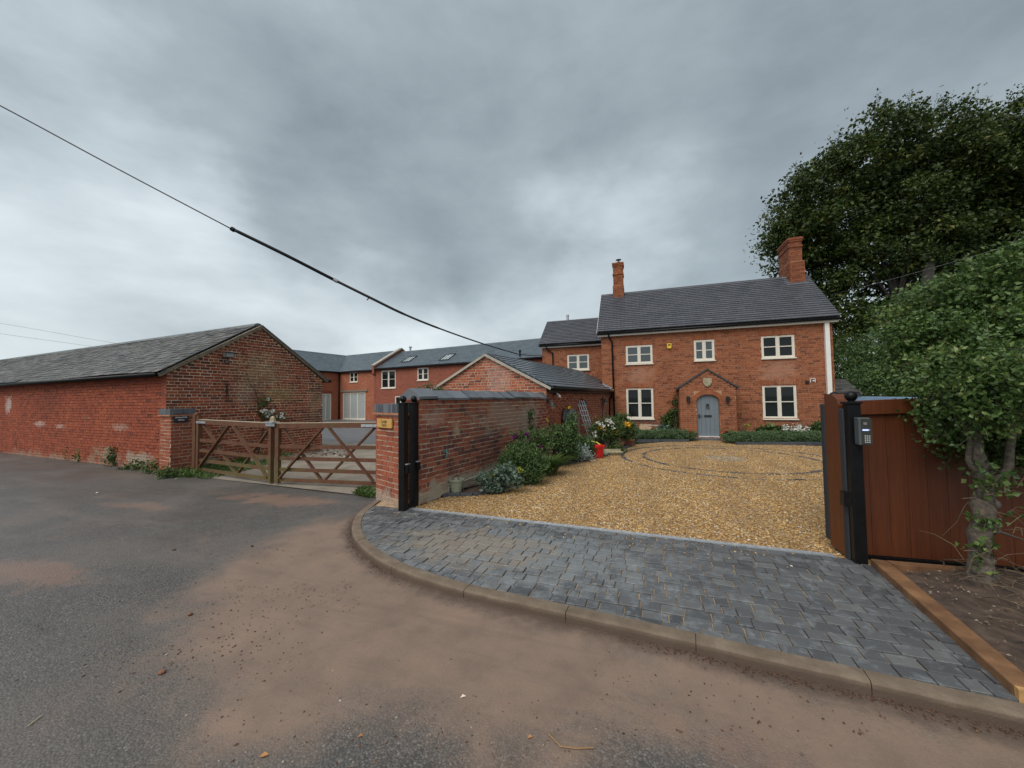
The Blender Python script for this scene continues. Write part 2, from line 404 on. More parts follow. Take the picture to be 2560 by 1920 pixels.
# ------------------------------------------------------------------ colours of the place
BR_H = [(0, (0.120, 0.036, 0.019)), (.25, (0.224, 0.064, 0.027)), (.5, (0.288, 0.088, 0.035)), (.75, (0.335, 0.110, 0.045)), (1, (0.267, 0.104, 0.056))]
BR_B = [(0, (0.051, 0.020, 0.018)), (.2, (0.111, 0.030, 0.021)), (.45, (0.230, 0.049, 0.024)), (.7, (0.306, 0.064, 0.027)), (.9, (0.348, 0.090, 0.036)), (1, (0.162, 0.082, 0.056))]
BR_W = [(0, (.07, .034, .036)), (.25, (.15, .050, .040)), (.5, (.29, .080, .045)), (.75, (.37, .105, .055)), (1, (.34, .19, .13))]
FG = math.radians(9.5)                                   # the farmyard is turned 9.5 degrees against the house
FU = np.array([math.sin(FG), math.cos(FG), 0.]); FV = np.array([-math.cos(FG), math.sin(FG), 0.]); Z3 = np.array([0, 0, 1.])
RZ = -.07                                                # road level
BC = np.array([-11.35, 6.13, RZ])                        # barn corner
def on_gable(x, y): return VP(x, y, BC, BC + FU)
BV_ = np.array([-math.cos(math.radians(4.5)), math.sin(math.radians(4.5)), 0])
def on_bside(x, y): return VP(x, y, BC, BC + BV_)
M_house = brick_mat('house_brick', BR_H, [((5.2, 17, 2.6), (.75, 1, .55), (.45, .28, .20), .35, 4), ((0.1, 17, 2.6), (.7, 1, .5), (.42, .26, .19), .35, 4), ((.3, 17, .4), (1.6, 1, .45), (.16, .07, .05), .75, 3)])
M_barn = brick_mat('barn_brick', BR_B, [
    (on_gable(655, 930), (2, .85, .65), (.31, .22, .12), .55, 5), (on_gable(612, 985), (2, .40, .42), (.30, .23, .17), .42, 9),
    (on_gable(700, 985), (2, .60, .34), (.32, .235, .085), .5, 7), (on_gable(790, 1010), (2, .35, .6), (.24, .17, .10), .5, 4),
    (np.array([-17, 7, -.15]), (9, 2, .30), (.30, .23, .165), .6, 2.2), (on_bside(22, 1012), (.35, 2, .38), (.52, .42, .38), .75, 9), (on_bside(100, 1060), (.5, 2, .10), (.5, .38, .34), .65, 9), (on_bside(150, 1066), (.4, 2, .08), (.5, .38, .34), .6, 9), (on_bside(300, 1068), (.55, 2, .12), (.42, .28, .22), .6, 9), (on_bside(345, 1150), (1.0, 2, .22), (.34, .30, .23), .8, 4), (on_bside(265, 1135), (.9, 2, .22), (.30, .25, .17), .7, 4), (on_bside(120, 1010), (1.5, 2, .5), (.13, .04, .025), .35, 3)])
M_wall = brick_mat('garden_wall_brick', BR_W, [
    ((-2.85, 7.9, 1.25), (1, 1.5, .42), (.30, .22, .165), .7, 4), ((-2.7, 8.9, 1.0), (1, .7, .8), (.31, .25, .20), .65, 3),
    ((-2.9, 6.8, .10), (1.5, 3.6, .26), (.37, .34, .26), .85, 2.5), ((-3.2, 5.5, 1.35), (1, .3, .2), (.40, .30, .26), .45, 8), ((-3.05, 6.1, 1.1), (1, .14, .14), (.42, .36, .22), .7, 8)])
M_gar = brick_mat('garage_brick', BR_B[2:4] and [(0, (.10, .04, .032)), (.3, (.24, .066, .036)), (.6, (.40, .10, .045)), (1, (.44, .15, .075))], [((-3.9, 10.2, 2.2), (.5, 1, .9), (.42, .25, .21), .5, 4)])
M_pier = brick_mat('pier_brick', [(0, (.15, .042, .027)), (.4, (.29, .072, .036)), (.8, (.36, .10, .048)), (1, (.30, .13, .085))], [((-4, 5.1, .0), (.8, .8, .20), (.36, .32, .25), .7, 4)])
M_mortar = plain('mortar', (.50, .41, .31), .95, .3, 5, bmp=.4)
M_mortar_h = plain('house_mortar', (.40, .225, .14), .95, .25, 5, bmp=.4)
M_mortar_s = plain('barn_side_mortar', (.27, .082, .040), .95, .35, 3, bmp=.4)
M_mortar_b = plain('barn_mortar', (.60, .47, .34), .95, .35, 3, bmp=.4)
M_slate = tone_mat('old_slate', [(0, (.040, .039, .038)), (.5, (.082, .079, .076)), (1, (.145, .138, .13))], .55, .4, .6, 1.3, (.10, .086, .06), .4, 30)
M_tile = tone_mat('roof_tile', [(0, (.060, .062, .072)), (1, (.098, .099, .112))], .42, .5, .2, 2., (.06, .06, .07), .15, 40)
M_bslate = tone_mat('blue_slate', [(0, (.062, .079, .094)), (1, (.115, .142, .163))], .30, .55, .3, 1.5, (.07, .085, .10), .2, 30)
M_blue = tone_mat('blue_engineering_brick', [(0, (.045, .050, .060)), (1, (.135, .148, .168))], .36, .5, .45, 5, (.19, .195, .20), .3, 60)
M_white = plain('white_paint', (.72, .70, .66), .45, .06)
M_cream = plain('cream_paint', (.66, .61, .52), .45, .06)
M_black = plain('black_paint', (.006, .006, .007), .38, .3, 12, spec=.22)
M_iron = plain('black_iron', (.020, .019, .019), .5, .3)
M_lead = plain('lead', (.20, .22, .24), .5, .2)
M_stone = plain('weathered_stone', (.17, .135, .095), .9, .35, 8, bmp=.4)
M_oak = plain('grey_oak', (.20, .16, .12), .85, .3, 14)
M_clay = plain('terracotta', (.42, .14, .075), .8, .25, 9)
m_, t_, b_ = new_mat('window_glass'); M_glass = m_
b_.inputs['Base Color'].default_value = (.012, .015, .016, 1); b_.inputs['Roughness'].default_value = .03; b_.inputs['IOR'].default_value = 1.42
m_, t_, b_ = new_mat('sky_lit_glass'); M_glass2 = m_
b_.inputs['Base Color'].default_value = (.03, .04, .045, 1); b_.inputs['Roughness'].default_value = .03; b_.inputs['IOR'].default_value = 2.1
m_, t_, b_ = new_mat('curtained_glass'); M_blind = m_
b_.inputs['Base Color'].default_value = (.36, .39, .38, 1); b_.inputs['Roughness'].default_value = .12; b_.inputs['IOR'].default_value = 1.8
M_galv = plain('galvanised_steel', (.48, .50, .52), .4, .2, 20, metal=.7)

# ------------------------------------------------------------------ ground
g = MB(); g.add([(-900, -900, -.16), (900, -900, -.16), (900, 900, -.16), (-900, 900, -.16)], [(0, 1, 2, 3)])
struct(g.build('ground', plain('field_grass', (.05, .075, .022), .95, .4, .3)))

KIN = [(952, 1251), (912, 1281), (902, 1304), (903, 1330), (932, 1365), (976, 1394), (1033, 1419), (1109, 1443), (1178, 1463), (1294, 1487), (1410, 1511), (1500, 1531), (1706, 1575), (1907, 1621), (2123, 1666), (2315, 1709), (2540, 1756)]
KI = np.array([G(*p)[:2] for p in KIN]); e_ = KI[-1] - KI[-3]; KI = np.vstack([KI, KI[-1] + e_ * 1.2, KI[-1] + e_ * 6])
def resample(P, step):
    P = np.asarray(P, float); d = np.r_[0, np.cumsum(np.linalg.norm(np.diff(P, axis=0), axis=1))]; q = np.linspace(0, d[-1], max(2, int(round(d[-1] / step)) + 1))
    return np.stack([np.interp(q, d, P[:, i]) for i in range(P.shape[1])], 1)
def smooth(P, it=3):
    for _ in range(it):
        Q = P.copy(); Q[1:-1] = (P[:-2] + 2 * P[1:-1] + P[2:]) / 4; P = Q
    return P
KI = smooth(resample(KI, .06), 14)
tn = np.gradient(KI, axis=0); tn /= np.linalg.norm(tn, axis=1, keepdims=True)
KN = np.stack([tn[:, 1], -tn[:, 0]], 1)
if KN[len(KN) // 2] @ np.array([0, -1]) < 0: KN = -KN     # towards the road
KW = .115
def dist_poly(P, Q):                                       # distance of points P to polyline Q
    d = np.full(len(P), 1e9)
    for i in range(0, len(Q)): d = np.minimum(d, np.hypot(P[:, 0] - Q[i, 0], P[:, 1] - Q[i, 1]))
    return d
def in_poly(P, Q):
    c = np.zeros(len(P), bool); n = len(Q)
    for i in range(n):
        a, b = Q[i], Q[(i + 1) % n]
        with np.errstate(divide='ignore', invalid='ignore'):
            x = a[0] + (P[:, 1] - a[1]) * (b[0] - a[0]) / (b[1] - a[1])
        c ^= ((a[1] > P[:, 1]) != (b[1] > P[:, 1])) & (P[:, 0] < x)
    return c
xs = np.r_[np.linspace(-70, -15, 12), np.arange(-14.5, 4.6, .07), np.linspace(5, 40, 8)]; ys = np.r_[np.linspace(-40, -2, 10), np.arange(-1.5, 7.0, .07), [9., 14.]]
XX, YY = np.meshgrid(xs, ys); P2 = np.stack([XX.ravel(), YY.ravel()], 1)
mudp = np.array([G(x, y, RZ)[:2] for x, y in ((905, 1285), (820, 1300), (700, 1340), (540, 1430), (450, 1540), (460, 1640), (500, 1740), (490, 1860), (640, 1890), (760, 1850), (850, 1810), (960, 1805), (1060, 1815), (1150, 1850), (1230, 1915), (1400, 1890), (1560, 1830), (1750, 1840), (1900, 1920), (2200, 2200), (2600, 2400), (2700, 1850), (2083, 1707), (1500, 1560), (1100, 1475), (900, 1370))])
ins = in_poly(P2, mudp); dm = dist_poly(P2, resample(np.vstack([mudp, mudp[:1]]), .08)); mud = np.where(ins, 1, -1) * dm
idx = np.arange(len(P2)).reshape(XX.shape)
qf = np.stack([idx[:-1, :-1], idx[:-1, 1:], idx[1:, 1:], idx[1:, :-1]], -1).reshape(-1, 4)
zr = RZ + .006 * np.sin(P2[:, 0] * 1.3) * np.cos(P2[:, 1] * 1.1)
dk = dist_poly(P2, KI + KN * KW)
m_, t, b = new_mat('wet_asphalt'); p = pos(t)
a = N('ShaderNodeAttribute', t, attribute_name='mud')
f = math_n('ADD', a.outputs['Fac'], math_n('MULTIPLY', math_n('SUBTRACT', noise(p, 2.2, 7, .65, .4, tree=t), .5, t), 1.1, t), t)
f = math_n('ADD', f, math_n('MULTIPLY', math_n('SUBTRACT', noise(p, 30, 4, .7, tree=t), .5, t), .25, t), t)
mudf = maprange(t, f, -.30, .30, 0, .90)
vo = N('ShaderNodeTexVoronoi', t); vo.inputs['Scale'].default_value = 88; t.links.new(p, vo.inputs['Vector']); sh = N('ShaderNodeSeparateColor', t); t.links.new(vo.outputs['Color'], sh.inputs[0])
asp = ramp(t, sh.outputs[0], [(0, (.052, .046, .041)), (.4, (.104, .094, .084)), (.75, (.140, .127, .113)), (.94, (.155, .142, .132)), (1, (.26, .23, .205))])
asp = mixc(t, maprange(t, vo.outputs['Distance'], .3, .7, 0, .7), asp, (.040, .037, .035))
asp = mixc(t, maprange(t, noise(p, 6., 5, .7, tree=t), .42, .7, 0, .4), asp, (.055, .051, .049))
asp = mixc(t, maprange(t, noise(p, .55, 6, .6, .5, tree=t), .42, .66, 0, .5), asp, (.135, .112, .098))
asp = mixc(t, maprange(t, noise(p, 1.1, 6, .68, .6, tree=t, off=(4, 9, 0)), .54, .80, 0, .55), asp, (.19, .125, .095))
muc = ramp(t, noise(p, 3.0, 8, .65, tree=t), [(.25, (.155, .104, .077)), (.5, (.215, .144, .104)), (.8, (.27, .178, .126))])
muc = mixc(t, maprange(t, noise(p, 75., 3, .7, tree=t), .55, .75, 0, .45), muc, (.105, .074, .056))
muc = mixc(t, maprange(t, noise(p, .9, 4, .6, tree=t, off=(1, 5, 2)), .52, .70, 0, .4), muc, (.28, .185, .13))
muc = mixc(t, maprange(t, noise(p, 210., 2, .8, tree=t), .50, .78, 0, .55), muc, (.10, .07, .052)); muc = mixc(t, maprange(t, noise(p, 150., 2, .8, tree=t, off=(3, 3, 3)), .66, .8, 0, .6), muc, (.36, .27, .21))
muc = mixc(t, maprange(t, streak(t, p, -.35, .7, 5.), .48, .70, 0, .5), muc, (.145, .098, .073)); muc = mixc(t, maprange(t, streak(t, p, .25, .6, 3.2, (5, 2, 0)), .52, .72, 0, .4), muc, (.29, .185, .135))
asp = mixc(t, maprange(t, streak(t, p, -.2, .35, 2.4, (1, 7, 0)), .50, .74, 0, .45), asp, (.165, .138, .122))
c = mixc(t, mudf, asp, muc)
for q, rd, amt in (((690, 1248), (1.5, .38, 1), .85), ((350, 1265), (.9, .22, 1), .6), ((70, 1430), (.9, .28, 1), .65), ((1830, 1860), (.35, .2, 1), .4)):
    c = stain(t, c, G(*q, RZ), rd, (.23, .135, .095), amt * .8, 2.5)
ka = N('ShaderNodeAttribute', t, attribute_name='kerb_side'); kd = math_n('ADD', ka.outputs['Fac'], math_n('MULTIPLY', math_n('SUBTRACT', noise(p, 7., 6, .7, tree=t), .5, t), .34, t), t)
c = mixc(t, maprange(t, kd, .0, .20, .85, 0.), c, (.078, .052, .038))      # wet dirt washed up along the kerb
w2 = noise(p, .7, 4, .55, .5, tree=t, off=(2, 1, 0))
t.links.new(c, b.inputs['Base Color']); t.links.new(mixc(t, mudf, maprange(t, w2, .35, .65, .40, .62), (.66, .66, .66)), b.inputs['Roughness'])
b.inputs['Specular IOR Level'].default_value = .5
hh = math_n('ADD', math_n('MULTIPLY', vo.outputs['Distance'], math_n('MULTIPLY', math_n('SUBTRACT', 1.12, mudf, t), -1.2, t), t), math_n('MULTIPLY', noise(p, 14., 4, .6, tree=t), .35, t), t)
bump(t, b, hh, .5, .006)
M_road = m_
me = mesh_np('road', np.c_[P2, zr], qf, M_road, smooth=True)
at_ = me.attributes.new('mud', 'FLOAT', 'POINT'); at_.data.foreach_set('value', np.clip(mud, -1, 1).astype(np.float32))
at2 = me.attributes.new('kerb_side', 'FLOAT', 'POINT'); at2.data.foreach_set('value', np.clip(dk, 0, 2).astype(np.float32))
struct(put('road', me))

# concrete yard beyond the five-bar gates
m_, t, b = new_mat('yard_concrete'); p = pos(t); M_conc = m_
c = ramp(t, noise(p, 1.3, 7, .68, .4, tree=t), [(.3, (.135, .11, .085)), (.5, (.22, .185, .145)), (.72, (.30, .255, .205))])
c = mixc(t, maprange(t, noise(p, 18., 5, .75, tree=t), .5, .75, 0, .6), c, (.115, .09, .065)); c = mixc(t, maprange(t, noise(p, 60., 3, .7, tree=t), .62, .75, 0, .7), c, (.38, .34, .28))
t.links.new(c, b.inputs['Base Color']); b.inputs['Roughness'].default_value = .75; bump(t, b, noise(p, 30., 5, .7, tree=t), .6, .01)
gA, gB = np.array([-10.8, 5.95]), np.array([-4.2, 5.62])
yd = MB(); yd.add([(*gA, -.055), (*(gB + [.0, -.1]), -.055), (-3.4, 9.9, -.055), (-5, 32, -.055), (-34, 32, -.055), (-34, 12, -.055), (-11.2, 9, -.055)], [(0, 1, 2, 3, 4, 5, 6)])
struct(yd.build('yard', M_conc))
ya = MB(); ya.add([(-9.6, 12.2, -.05), (-4.4, 10.9, -.05), (-6, 31, -.05), (-33, 31, -.05), (-33, 14.5, -.05)], [(0, 1, 2, 3, 4)])
struct(ya.build('yard_surface', plain('yard_asphalt', (.115, .115, .118), .5, .25, 2, bmp=.3)))

# gravel drive
GT = np.array([G(1005, 1268)[:2], G(2085, 1388)[:2]])
DE = [(1090, 1243), (1121, 1238), (1194, 1237), (1281, 1214), (1329, 1193), (1401, 1162), (1474, 1147), (1530, 1135), (1585, 1110), (1650, 1105), (1725, 1101), (1800, 1098), (1835, 1107), (1950, 1111), (2050, 1114)]
edge = [tuple(G(*q)[:2]) for q in DE] + [(8.5, 14.9), (14, 15.2), (14, 5.2), (3.2, 4.82), tuple(GT[1]), tuple(GT[0]), (-3.28, 5.15)]
M_drive = tone_mat('gravel_bed', [(0, (.16, .10, .05)), (1, (.3, .2, .1))], .9, .3)
m_, t, b = new_mat('gravel_fill'); p = pos(t); M_drive = m_
vo = N('ShaderNodeTexVoronoi', t); vo.inputs['Scale'].default_value = 42; t.links.new(p, vo.inputs['Vector'])
sh = N('ShaderNodeSeparateColor', t); t.links.new(vo.outputs['Color'], sh.inputs[0])
c = ramp(t, sh.outputs[0], [(0, (.18, .092, .032)), (.25, (.32, .175, .062)), (.6, (.46, .285, .115)), (.85, (.54, .39, .20)), (1, (.60, .51, .38))])
c = mixc(t, maprange(t, vo.outputs['Distance'], .25, .6, 0, .75), c, (.12, .07, .035))
c = mixc(t, maprange(t, noise(p, .8, 5, .6, tree=t), .4, .7, 0, .25), c, (.30, .19, .09))
t.links.new(c, b.inputs['Base Color']); b.inputs['Roughness'].default_value = .7; bump(t, b, vo.outputs['Distance'], -1., .02)
dr = MB(); dr.prism([(x, y, -.10) for x, y in edge[::-1]], (0, 0, .085)); struct(dr.build('drive', M_drive))
M_peb = tone_mat('gravel_stone', [(0, (.14, .075, .03)), (.25, (.31, .155, .045)), (.5, (.46, .265, .082)), (.8, (.59, .385, .14)), (.97, (.55, .46, .34)), (1, (.66, .61, .53))], .6, .4, bmp=0, var=.5, nscale=.55, col_n=(.23, .125, .045), ruts=(.12, 1.6, .22, (.20, .115, .05)))
E2 = np.array(edge); ne = 130000
pts = np.c_[RNG.uniform(-3.4, 7.5, ne), 4.7 + 11.8 * RNG.beta(1, 1.9, ne)]; pts = pts[in_poly(pts, E2)]
OCT = np.array([(1, 0, 0), (0, 1, 0), (-1, 0, 0), (0, -1, 0), (0, 0, 1), (0, 0, -1)], float); OF = np.array([(0, 1, 4), (1, 2, 4), (2, 3, 4), (3, 0, 4)])
def pebbles(name, pts, z, r0, r1, mat, tone=None, flat=.6):
    n = len(pts); r = RNG.uniform(r0, r1, n); an = RNG.uniform(0, 6.28, n); ca, sa = np.cos(an), np.sin(an)
    sx = r * RNG.uniform(.8, 1.5, n); sy = r * RNG.uniform(.6, 1., n); sz = r * flat * RNG.uniform(.7, 1.3, n)
    L = OCT[None, :5] * np.stack([sx, sy, sz], 1)[:, None] + RNG.normal(size=(n, 5, 3)) * r[:, None, None] * .18
    v = np.stack([L[..., 0] * ca[:, None] - L[..., 1] * sa[:, None] + pts[:, :1], L[..., 0] * sa[:, None] + L[..., 1] * ca[:, None] + pts[:, 1:2], L[..., 2] + np.reshape(z, (-1, 1))], -1)
    f = (OF[None] + 5 * np.arange(n)[:, None, None]).reshape(-1, 3)
    return put(name, mesh_np(name, v.reshape(-1, 3), f, mat, np.repeat(RNG.uniform(0, 1, n) if tone is None else tone, 5), smooth=False))
stuff(pebbles('gravel', pts, -.012 + RNG.uniform(-.004, .004, len(pts)), .008, .016, M_peb), 'golden pea gravel covering the drive')

# blue sett rings and centre disc in the gravel
M_sett = tone_mat('ring_sett', [(0, (.035, .037, .043)), (1, (.085, .088, .098))], .6, .4)
CC = G(1815, 1144.5)
ringo = thing('sett_ring', (CC[0], CC[1], 0), 'outer ring of dark setts laid in the golden gravel in front of the porch', 'paving ring', 'sett rings in the gravel')
ringi = thing('sett_ring', (CC[0], CC[1], 0), 'inner ring of dark setts laid round the stone disc in the gravel', 'paving ring', 'sett rings in the gravel')
for rt_, R_, n_ in ((ringo, abs(G(1556, 1134)[0] - CC[0]) * 1.0, 84), (ringi, abs(G(1607, 1135)[0] - CC[0]) * 1.0, 66)):
    for k in range(n_):
        a0 = 2 * math.pi * k / n_; X = np.array([-math.sin(a0), math.cos(a0), 0]); Yn = np.array([math.cos(a0), math.sin(a0), 0])
        l = 2 * math.pi * R_ / n_ - .012
        o = np.array([CC[0], CC[1], -.05]) + Yn * (R_ - .06) - X * l / 2
        put('sett', unit(M_sett, random.random(), 'sett'), rt_, mat4(o, X * l, Z3 * (.043 + random.uniform(-.008, .006)), Yn * .10))
dk_ = MB(); dk_.lathe((CC[0], CC[1], -.04), [(.50, 0), (.50, .022), (.48, .027)], 28)
tag(dk_.build('paving_disc', plain('disc_stone', (.20, .19, .155), .8, .25, 6, bmp=.4)), 'round grey stone disc set in the gravel inside both sett rings', 'paving disc')

# ------------------------------------------------------------------ kerb and block paving
m_, t, b = new_mat('kerb_concrete'); p = pos(t); M_kerb = m_
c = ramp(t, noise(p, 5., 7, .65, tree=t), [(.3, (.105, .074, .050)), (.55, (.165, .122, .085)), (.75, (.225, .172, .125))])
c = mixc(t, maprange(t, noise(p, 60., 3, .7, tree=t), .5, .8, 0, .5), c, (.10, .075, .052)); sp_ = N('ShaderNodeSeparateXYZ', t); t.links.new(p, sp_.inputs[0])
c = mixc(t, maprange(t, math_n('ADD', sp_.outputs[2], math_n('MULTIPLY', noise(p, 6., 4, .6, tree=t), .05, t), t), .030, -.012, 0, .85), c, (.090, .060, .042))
t.links.new(c, b.inputs['Base Color']); b.inputs['Roughness'].default_value = .85; bump(t, b, noise(p, 45., 5, .7, tree=t), .7, .006)
OUT = KI + KN * KW
kb = MB(); kb.add([(*q, -.10) for q in KI] + [(*q, -.10) for q in OUT] + [(*q, -.012) for q in OUT - KN * .02] + [(*q, -.012) for q in KI], [(i, i + 1, len(KI) + i + 1, len(KI) + i) for i in range(len(KI) - 1)] + [(len(KI) + i, len(KI) + i + 1, 2 * len(KI) + i + 1, 2 * len(KI) + i) for i in range(len(KI) - 1)] + [(2 * len(KI) + i, 2 * len(KI) + i + 1, 3 * len(KI) + i + 1, 3 * len(KI) + i) for i in range(len(KI) - 1)])
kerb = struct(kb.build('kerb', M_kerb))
seg = 15; i = 0
while i < len(KI) - 1:
    j = min(i + seg, len(KI) - 1); b = MB(); b.tone = random.random()
    prof = [(0, -.09), (KW, -.09), (KW, -.03), (KW - .003, -.008), (KW - .012, .003), (KW - .028, .006), (.004, .006)]
    rg = []
    for k in range(i, j + 1):
        q = KI[k]; tt = tn[k] * ((.0025 if k == i else 0) - (.0025 if k == j else 0)); dz = random.uniform(-.001, .001)
        rg.append([(q[0] + tt[0] + KN[k][0] * s, q[1] + tt[1] + KN[k][1] * s, z + dz) for s, z in prof])
    m = len(prof); b.add([p for r_ in rg for p in r_], [(a * m + c, a * m + (c + 1) % m, (a + 1) * m + (c + 1) % m, (a + 1) * m + c) for a in range(len(rg) - 1) for c in range(m)] + [tuple(range(m))[::-1], tuple(range((len(rg) - 1) * m, len(rg) * m))])
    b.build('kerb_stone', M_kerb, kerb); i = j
# paving bed
SL0, SL1 = G(2178, 1414), G(2560, 1764)                    # edge of the paving along the sleeper
sdir = (SL1 - SL0)[:2] / np.linalg.norm((SL1 - SL0)[:2])
sdn = np.array([-sdir[1], sdir[0]]); sdn = sdn if sdn[0] > 0 else -sdn
bed = [tuple(q) for q in KI if (q - SL0[:2]) @ sdn < .01 and q[1] > 2]
bed = [tuple(G(1003, 1270)[:2]), tuple(G(960, 1252)[:2])] + bed + [tuple(SL0[:2]), tuple(GT[1]), tuple(GT[0])]
bp = MB(); bp.prism([(x, y, -.08) for x, y in bed], (0, 0, .066))
pav = struct(bp.build('pavement', plain('jointing_sand', (.36, .25, .15), .95, .3, 8, bmp=.3)))
m_, t, b = new_mat('block_paver'); p = pos(t); M_pav = m_
a = N('ShaderNodeAttribute', t, attribute_name='tone')
c = ramp(t, a.outputs['Fac'], [(0, (.052, .054, .058)), (.5, (.092, .094, .098)), (.85, (.130, .129, .126)), (1, (.155, .145, .125))])
c = mixc(t, maprange(t, noise(p, 9., 6, .7, .6, tree=t), .48, .72, 0, .6), c, (.235, .25, .26))
c = stain(t, c, (-1.4, 3.9, 0), (2.0, .9, 1), (.26, .28, .29), .42, 5)
c = stain(t, c, (-1.9, 3.9, 0), (1.1, .6, 1), (.25, .19, .13), .55, 4)
c = mixc(t, maprange(t, noise(p, 130., 3, .7, tree=t), .5, .8, 0, .5), c, (.05, .05, .055))
t.links.new(c, b.inputs['Base Color']); b.inputs['Roughness'].default_value = .55; bump(t, b, noise(p, 70., 5, .7, tree=t), .7, .006)
bedA = np.array(bed); lst = []; cut = []; r = random.Random(5)
pu = (GT[1] - GT[0]) / np.linalg.norm(GT[1] - GT[0]); pn = np.array([pu[1], -pu[0]])      # along the threshold, towards the road
U3, N3 = np.array([*pu, 0]), np.array([*pn, 0]); row = 0; dd = .055
ext = bedA.mean(0)
while dd < 3.0:
    dep = .125; s = -1.2 - r.uniform(0, .2)
    while s < 6.2:
        l = r.choice((.10, .13, .16, .16, .19))
        c0 = GT[0] + pu * (s + l / 2) + pn * (dd + dep / 2)
        g_ = .0035 + r.uniform(0, .002); lo, hi, dlo, dhi = s + g_, s + l - g_, dd + g_, dd + dep - g_
        cs = np.array([GT[0] + pu * a_ + pn * b_ for a_, b_ in ((lo, dlo), (hi, dlo), (hi, dhi), (lo, dhi))])
        k_in = in_poly(cs, bedA).sum(); tone_ = min(1, max(0, r.gauss(.45, .17)))
        if k_in == 4:
            o = np.array([*(GT[0] + pu * lo + pn * dhi), -.05]); tl = r.gauss(0, .004)
            lst.append((o, U3 * (hi - lo) + Z3 * tl, Z3 * (.050 + r.gauss(0, .0018)), -N3 * (dhi - dlo) + Z3 * r.gauss(0, .002), tone_, M_pav))
        else: cut.append((cs, tone_))
        s += l
    dd += dep
def clip_convex(P, Q):
    """P cut down to the inside of the counter-clockwise polygon Q"""
    for a, b in zip(Q, np.roll(Q, -1, 0)):
        n_ = np.array([-(b - a)[1], (b - a)[0]]); R = []
        for i in range(len(P)):
            p0, p1 = P[i - 1], P[i]; d0, d1 = n_ @ (p0 - a), n_ @ (p1 - a)
            if (d0 >= 0) != (d1 >= 0): R.append(p0 + (p1 - p0) * (d0 / (d0 - d1)))
            if d1 >= 0: R.append(p1)
        P = R
        if len(P) < 3: return []
    return P
def hull(P):
    P = sorted(map(tuple, P)); H = []
    for seq in (P, P[::-1]):
        k = len(H)
        for p_ in seq:
            while len(H) >= k + 2 and (H[-1][0] - H[-2][0]) * (p_[1] - H[-2][1]) - (H[-1][1] - H[-2][1]) * (p_[0] - H[-2][0]) <= 0: H.pop()
            H.append(p_)
        H.pop()
    return np.array(H)
hullQ = hull(bed)
area = lambda P: .5 * sum(P[i - 1][0] * P[i][1] - P[i][0] * P[i - 1][1] for i in range(len(P)))
if area(hullQ) < 0: hullQ = hullQ[::-1]
for cs, tone_ in cut:                                       # blocks cut to the kerb, the piers and the sleeper
    if area(cs) < 0: cs = cs[::-1]
    P = clip_convex(list(cs), hullQ)
    if len(P) < 3 or area(P) < .0012: continue
    m = MB(); m.tone = tone_; h_ = random.gauss(0, .0015); m.prism([(x, y, -.05) for x, y in P], (0, 0, .05 + h_)); m.build('paver', M_pav, pav)
pieces(lst, pav, 'paver', 'paving', 240, 'sett')
th = MB(); a_, b_2 = np.array([*(GT[0] + pu * .02), -.035]), np.array([*(GT[1] - pu * .0), -.035])
th.bar(a_ + N3 * .022, b_2 + N3 * .022, .05, .07)
for s_ in (-.012, .056): th.bar(a_ + N3 * s_ + Z3 * .038, b_2 + N3 * s_ + Z3 * .038, .008, .012)
tag(th.build('gate_track', M_galv), 'straight pale metal gate track set between the gravel and the block paving', 'gate track')
# ------------------------------------------------------------------ building helpers
def sz(p, O, u): p = np.array(p) - np.array(O); return float(p @ np.array(u)), float(p[2])
def hole_px(x0, y0, x1, y1, O, u):
    O = np.array(O, float); u = np.array(u, float)
    a = sz(VP(x0, y0, O, O + u), O, u); b = sz(VP(x1, y1, O, O + u), O, u)
    return (min(a[0], b[0]), max(a[0], b[0]), min(a[1], b[1]), max(a[1], b[1]))
def window(parent, O, u, n, h, cols=2, rows=2, frame=M_cream, glass=M_glass, recess=.05, fw=.055, mull=.075, sill=True, label=None):
    O, u, n = (np.array(q, float) for q in (O, u, n)); a, b, c, d = h[:4]; b_ = MB()
    P = lambda s, z, q=0: O + u * s + Z3 * z - n * (recess - q)
    ax = (u, n, Z3); g_ = .003
    a, b, c, d = a + g_, b - g_, c + g_, d - g_
    for s in (a + fw / 2, b - fw / 2): b_.box(P(s, (c + d) / 2), (fw, .06, d - c), ax)
    for z in (c + fw / 2, d - fw / 2): b_.box(P((a + b) / 2, z), (b - a - 2 * fw, .058, fw), ax)
    cw = (b - a - 2 * fw - mull * (cols - 1)) / cols; ch = (d - c - 2 * fw)
    for i in range(1, cols): b_.box(P(a + fw + cw * i + mull * (i - .5), (c + d) / 2), (mull, .056, ch), ax)
    w = obj_w = b_
    bars = []
    sb = .028
    for i in range(cols):
        x0 = a + fw + i * (cw + mull)
        for s in (x0 + sb / 2, x0 + cw - sb / 2): b_.box(P(s, (c + d) / 2, -.004), (sb, .05, ch), ax)
        for z in (c + fw + sb / 2, d - fw - sb / 2): b_.box(P(x0 + cw / 2, z, -.004), (cw - 2 * sb, .048, sb), ax)
        for k in range(1, rows): b_.box(P(x0 + cw / 2, c + fw + ch * k / rows, -.006), (cw - 2 * sb, .04, .034), ax)
    w = b_.build('window', frame, parent)
    if label: w['label'] = label
    for i in range(cols):
        x0 = a + fw + i * (cw + mull)
        for k in range(rows):
            z0, z1 = c + fw + ch * k / rows, c + fw + ch * (k + 1) / rows
            q = MB(); q.box(P(x0 + cw / 2, (z0 + z1) / 2, -.018), (cw - .01, .008, z1 - z0 - .01), ax); q.build('pane', glass, w)
    if sill:
        q = MB(); q.box(P((a + b) / 2, c - .025, .055), (b - a + .06, .10, .045), ax); q.build('sill', frame, w)
    return w
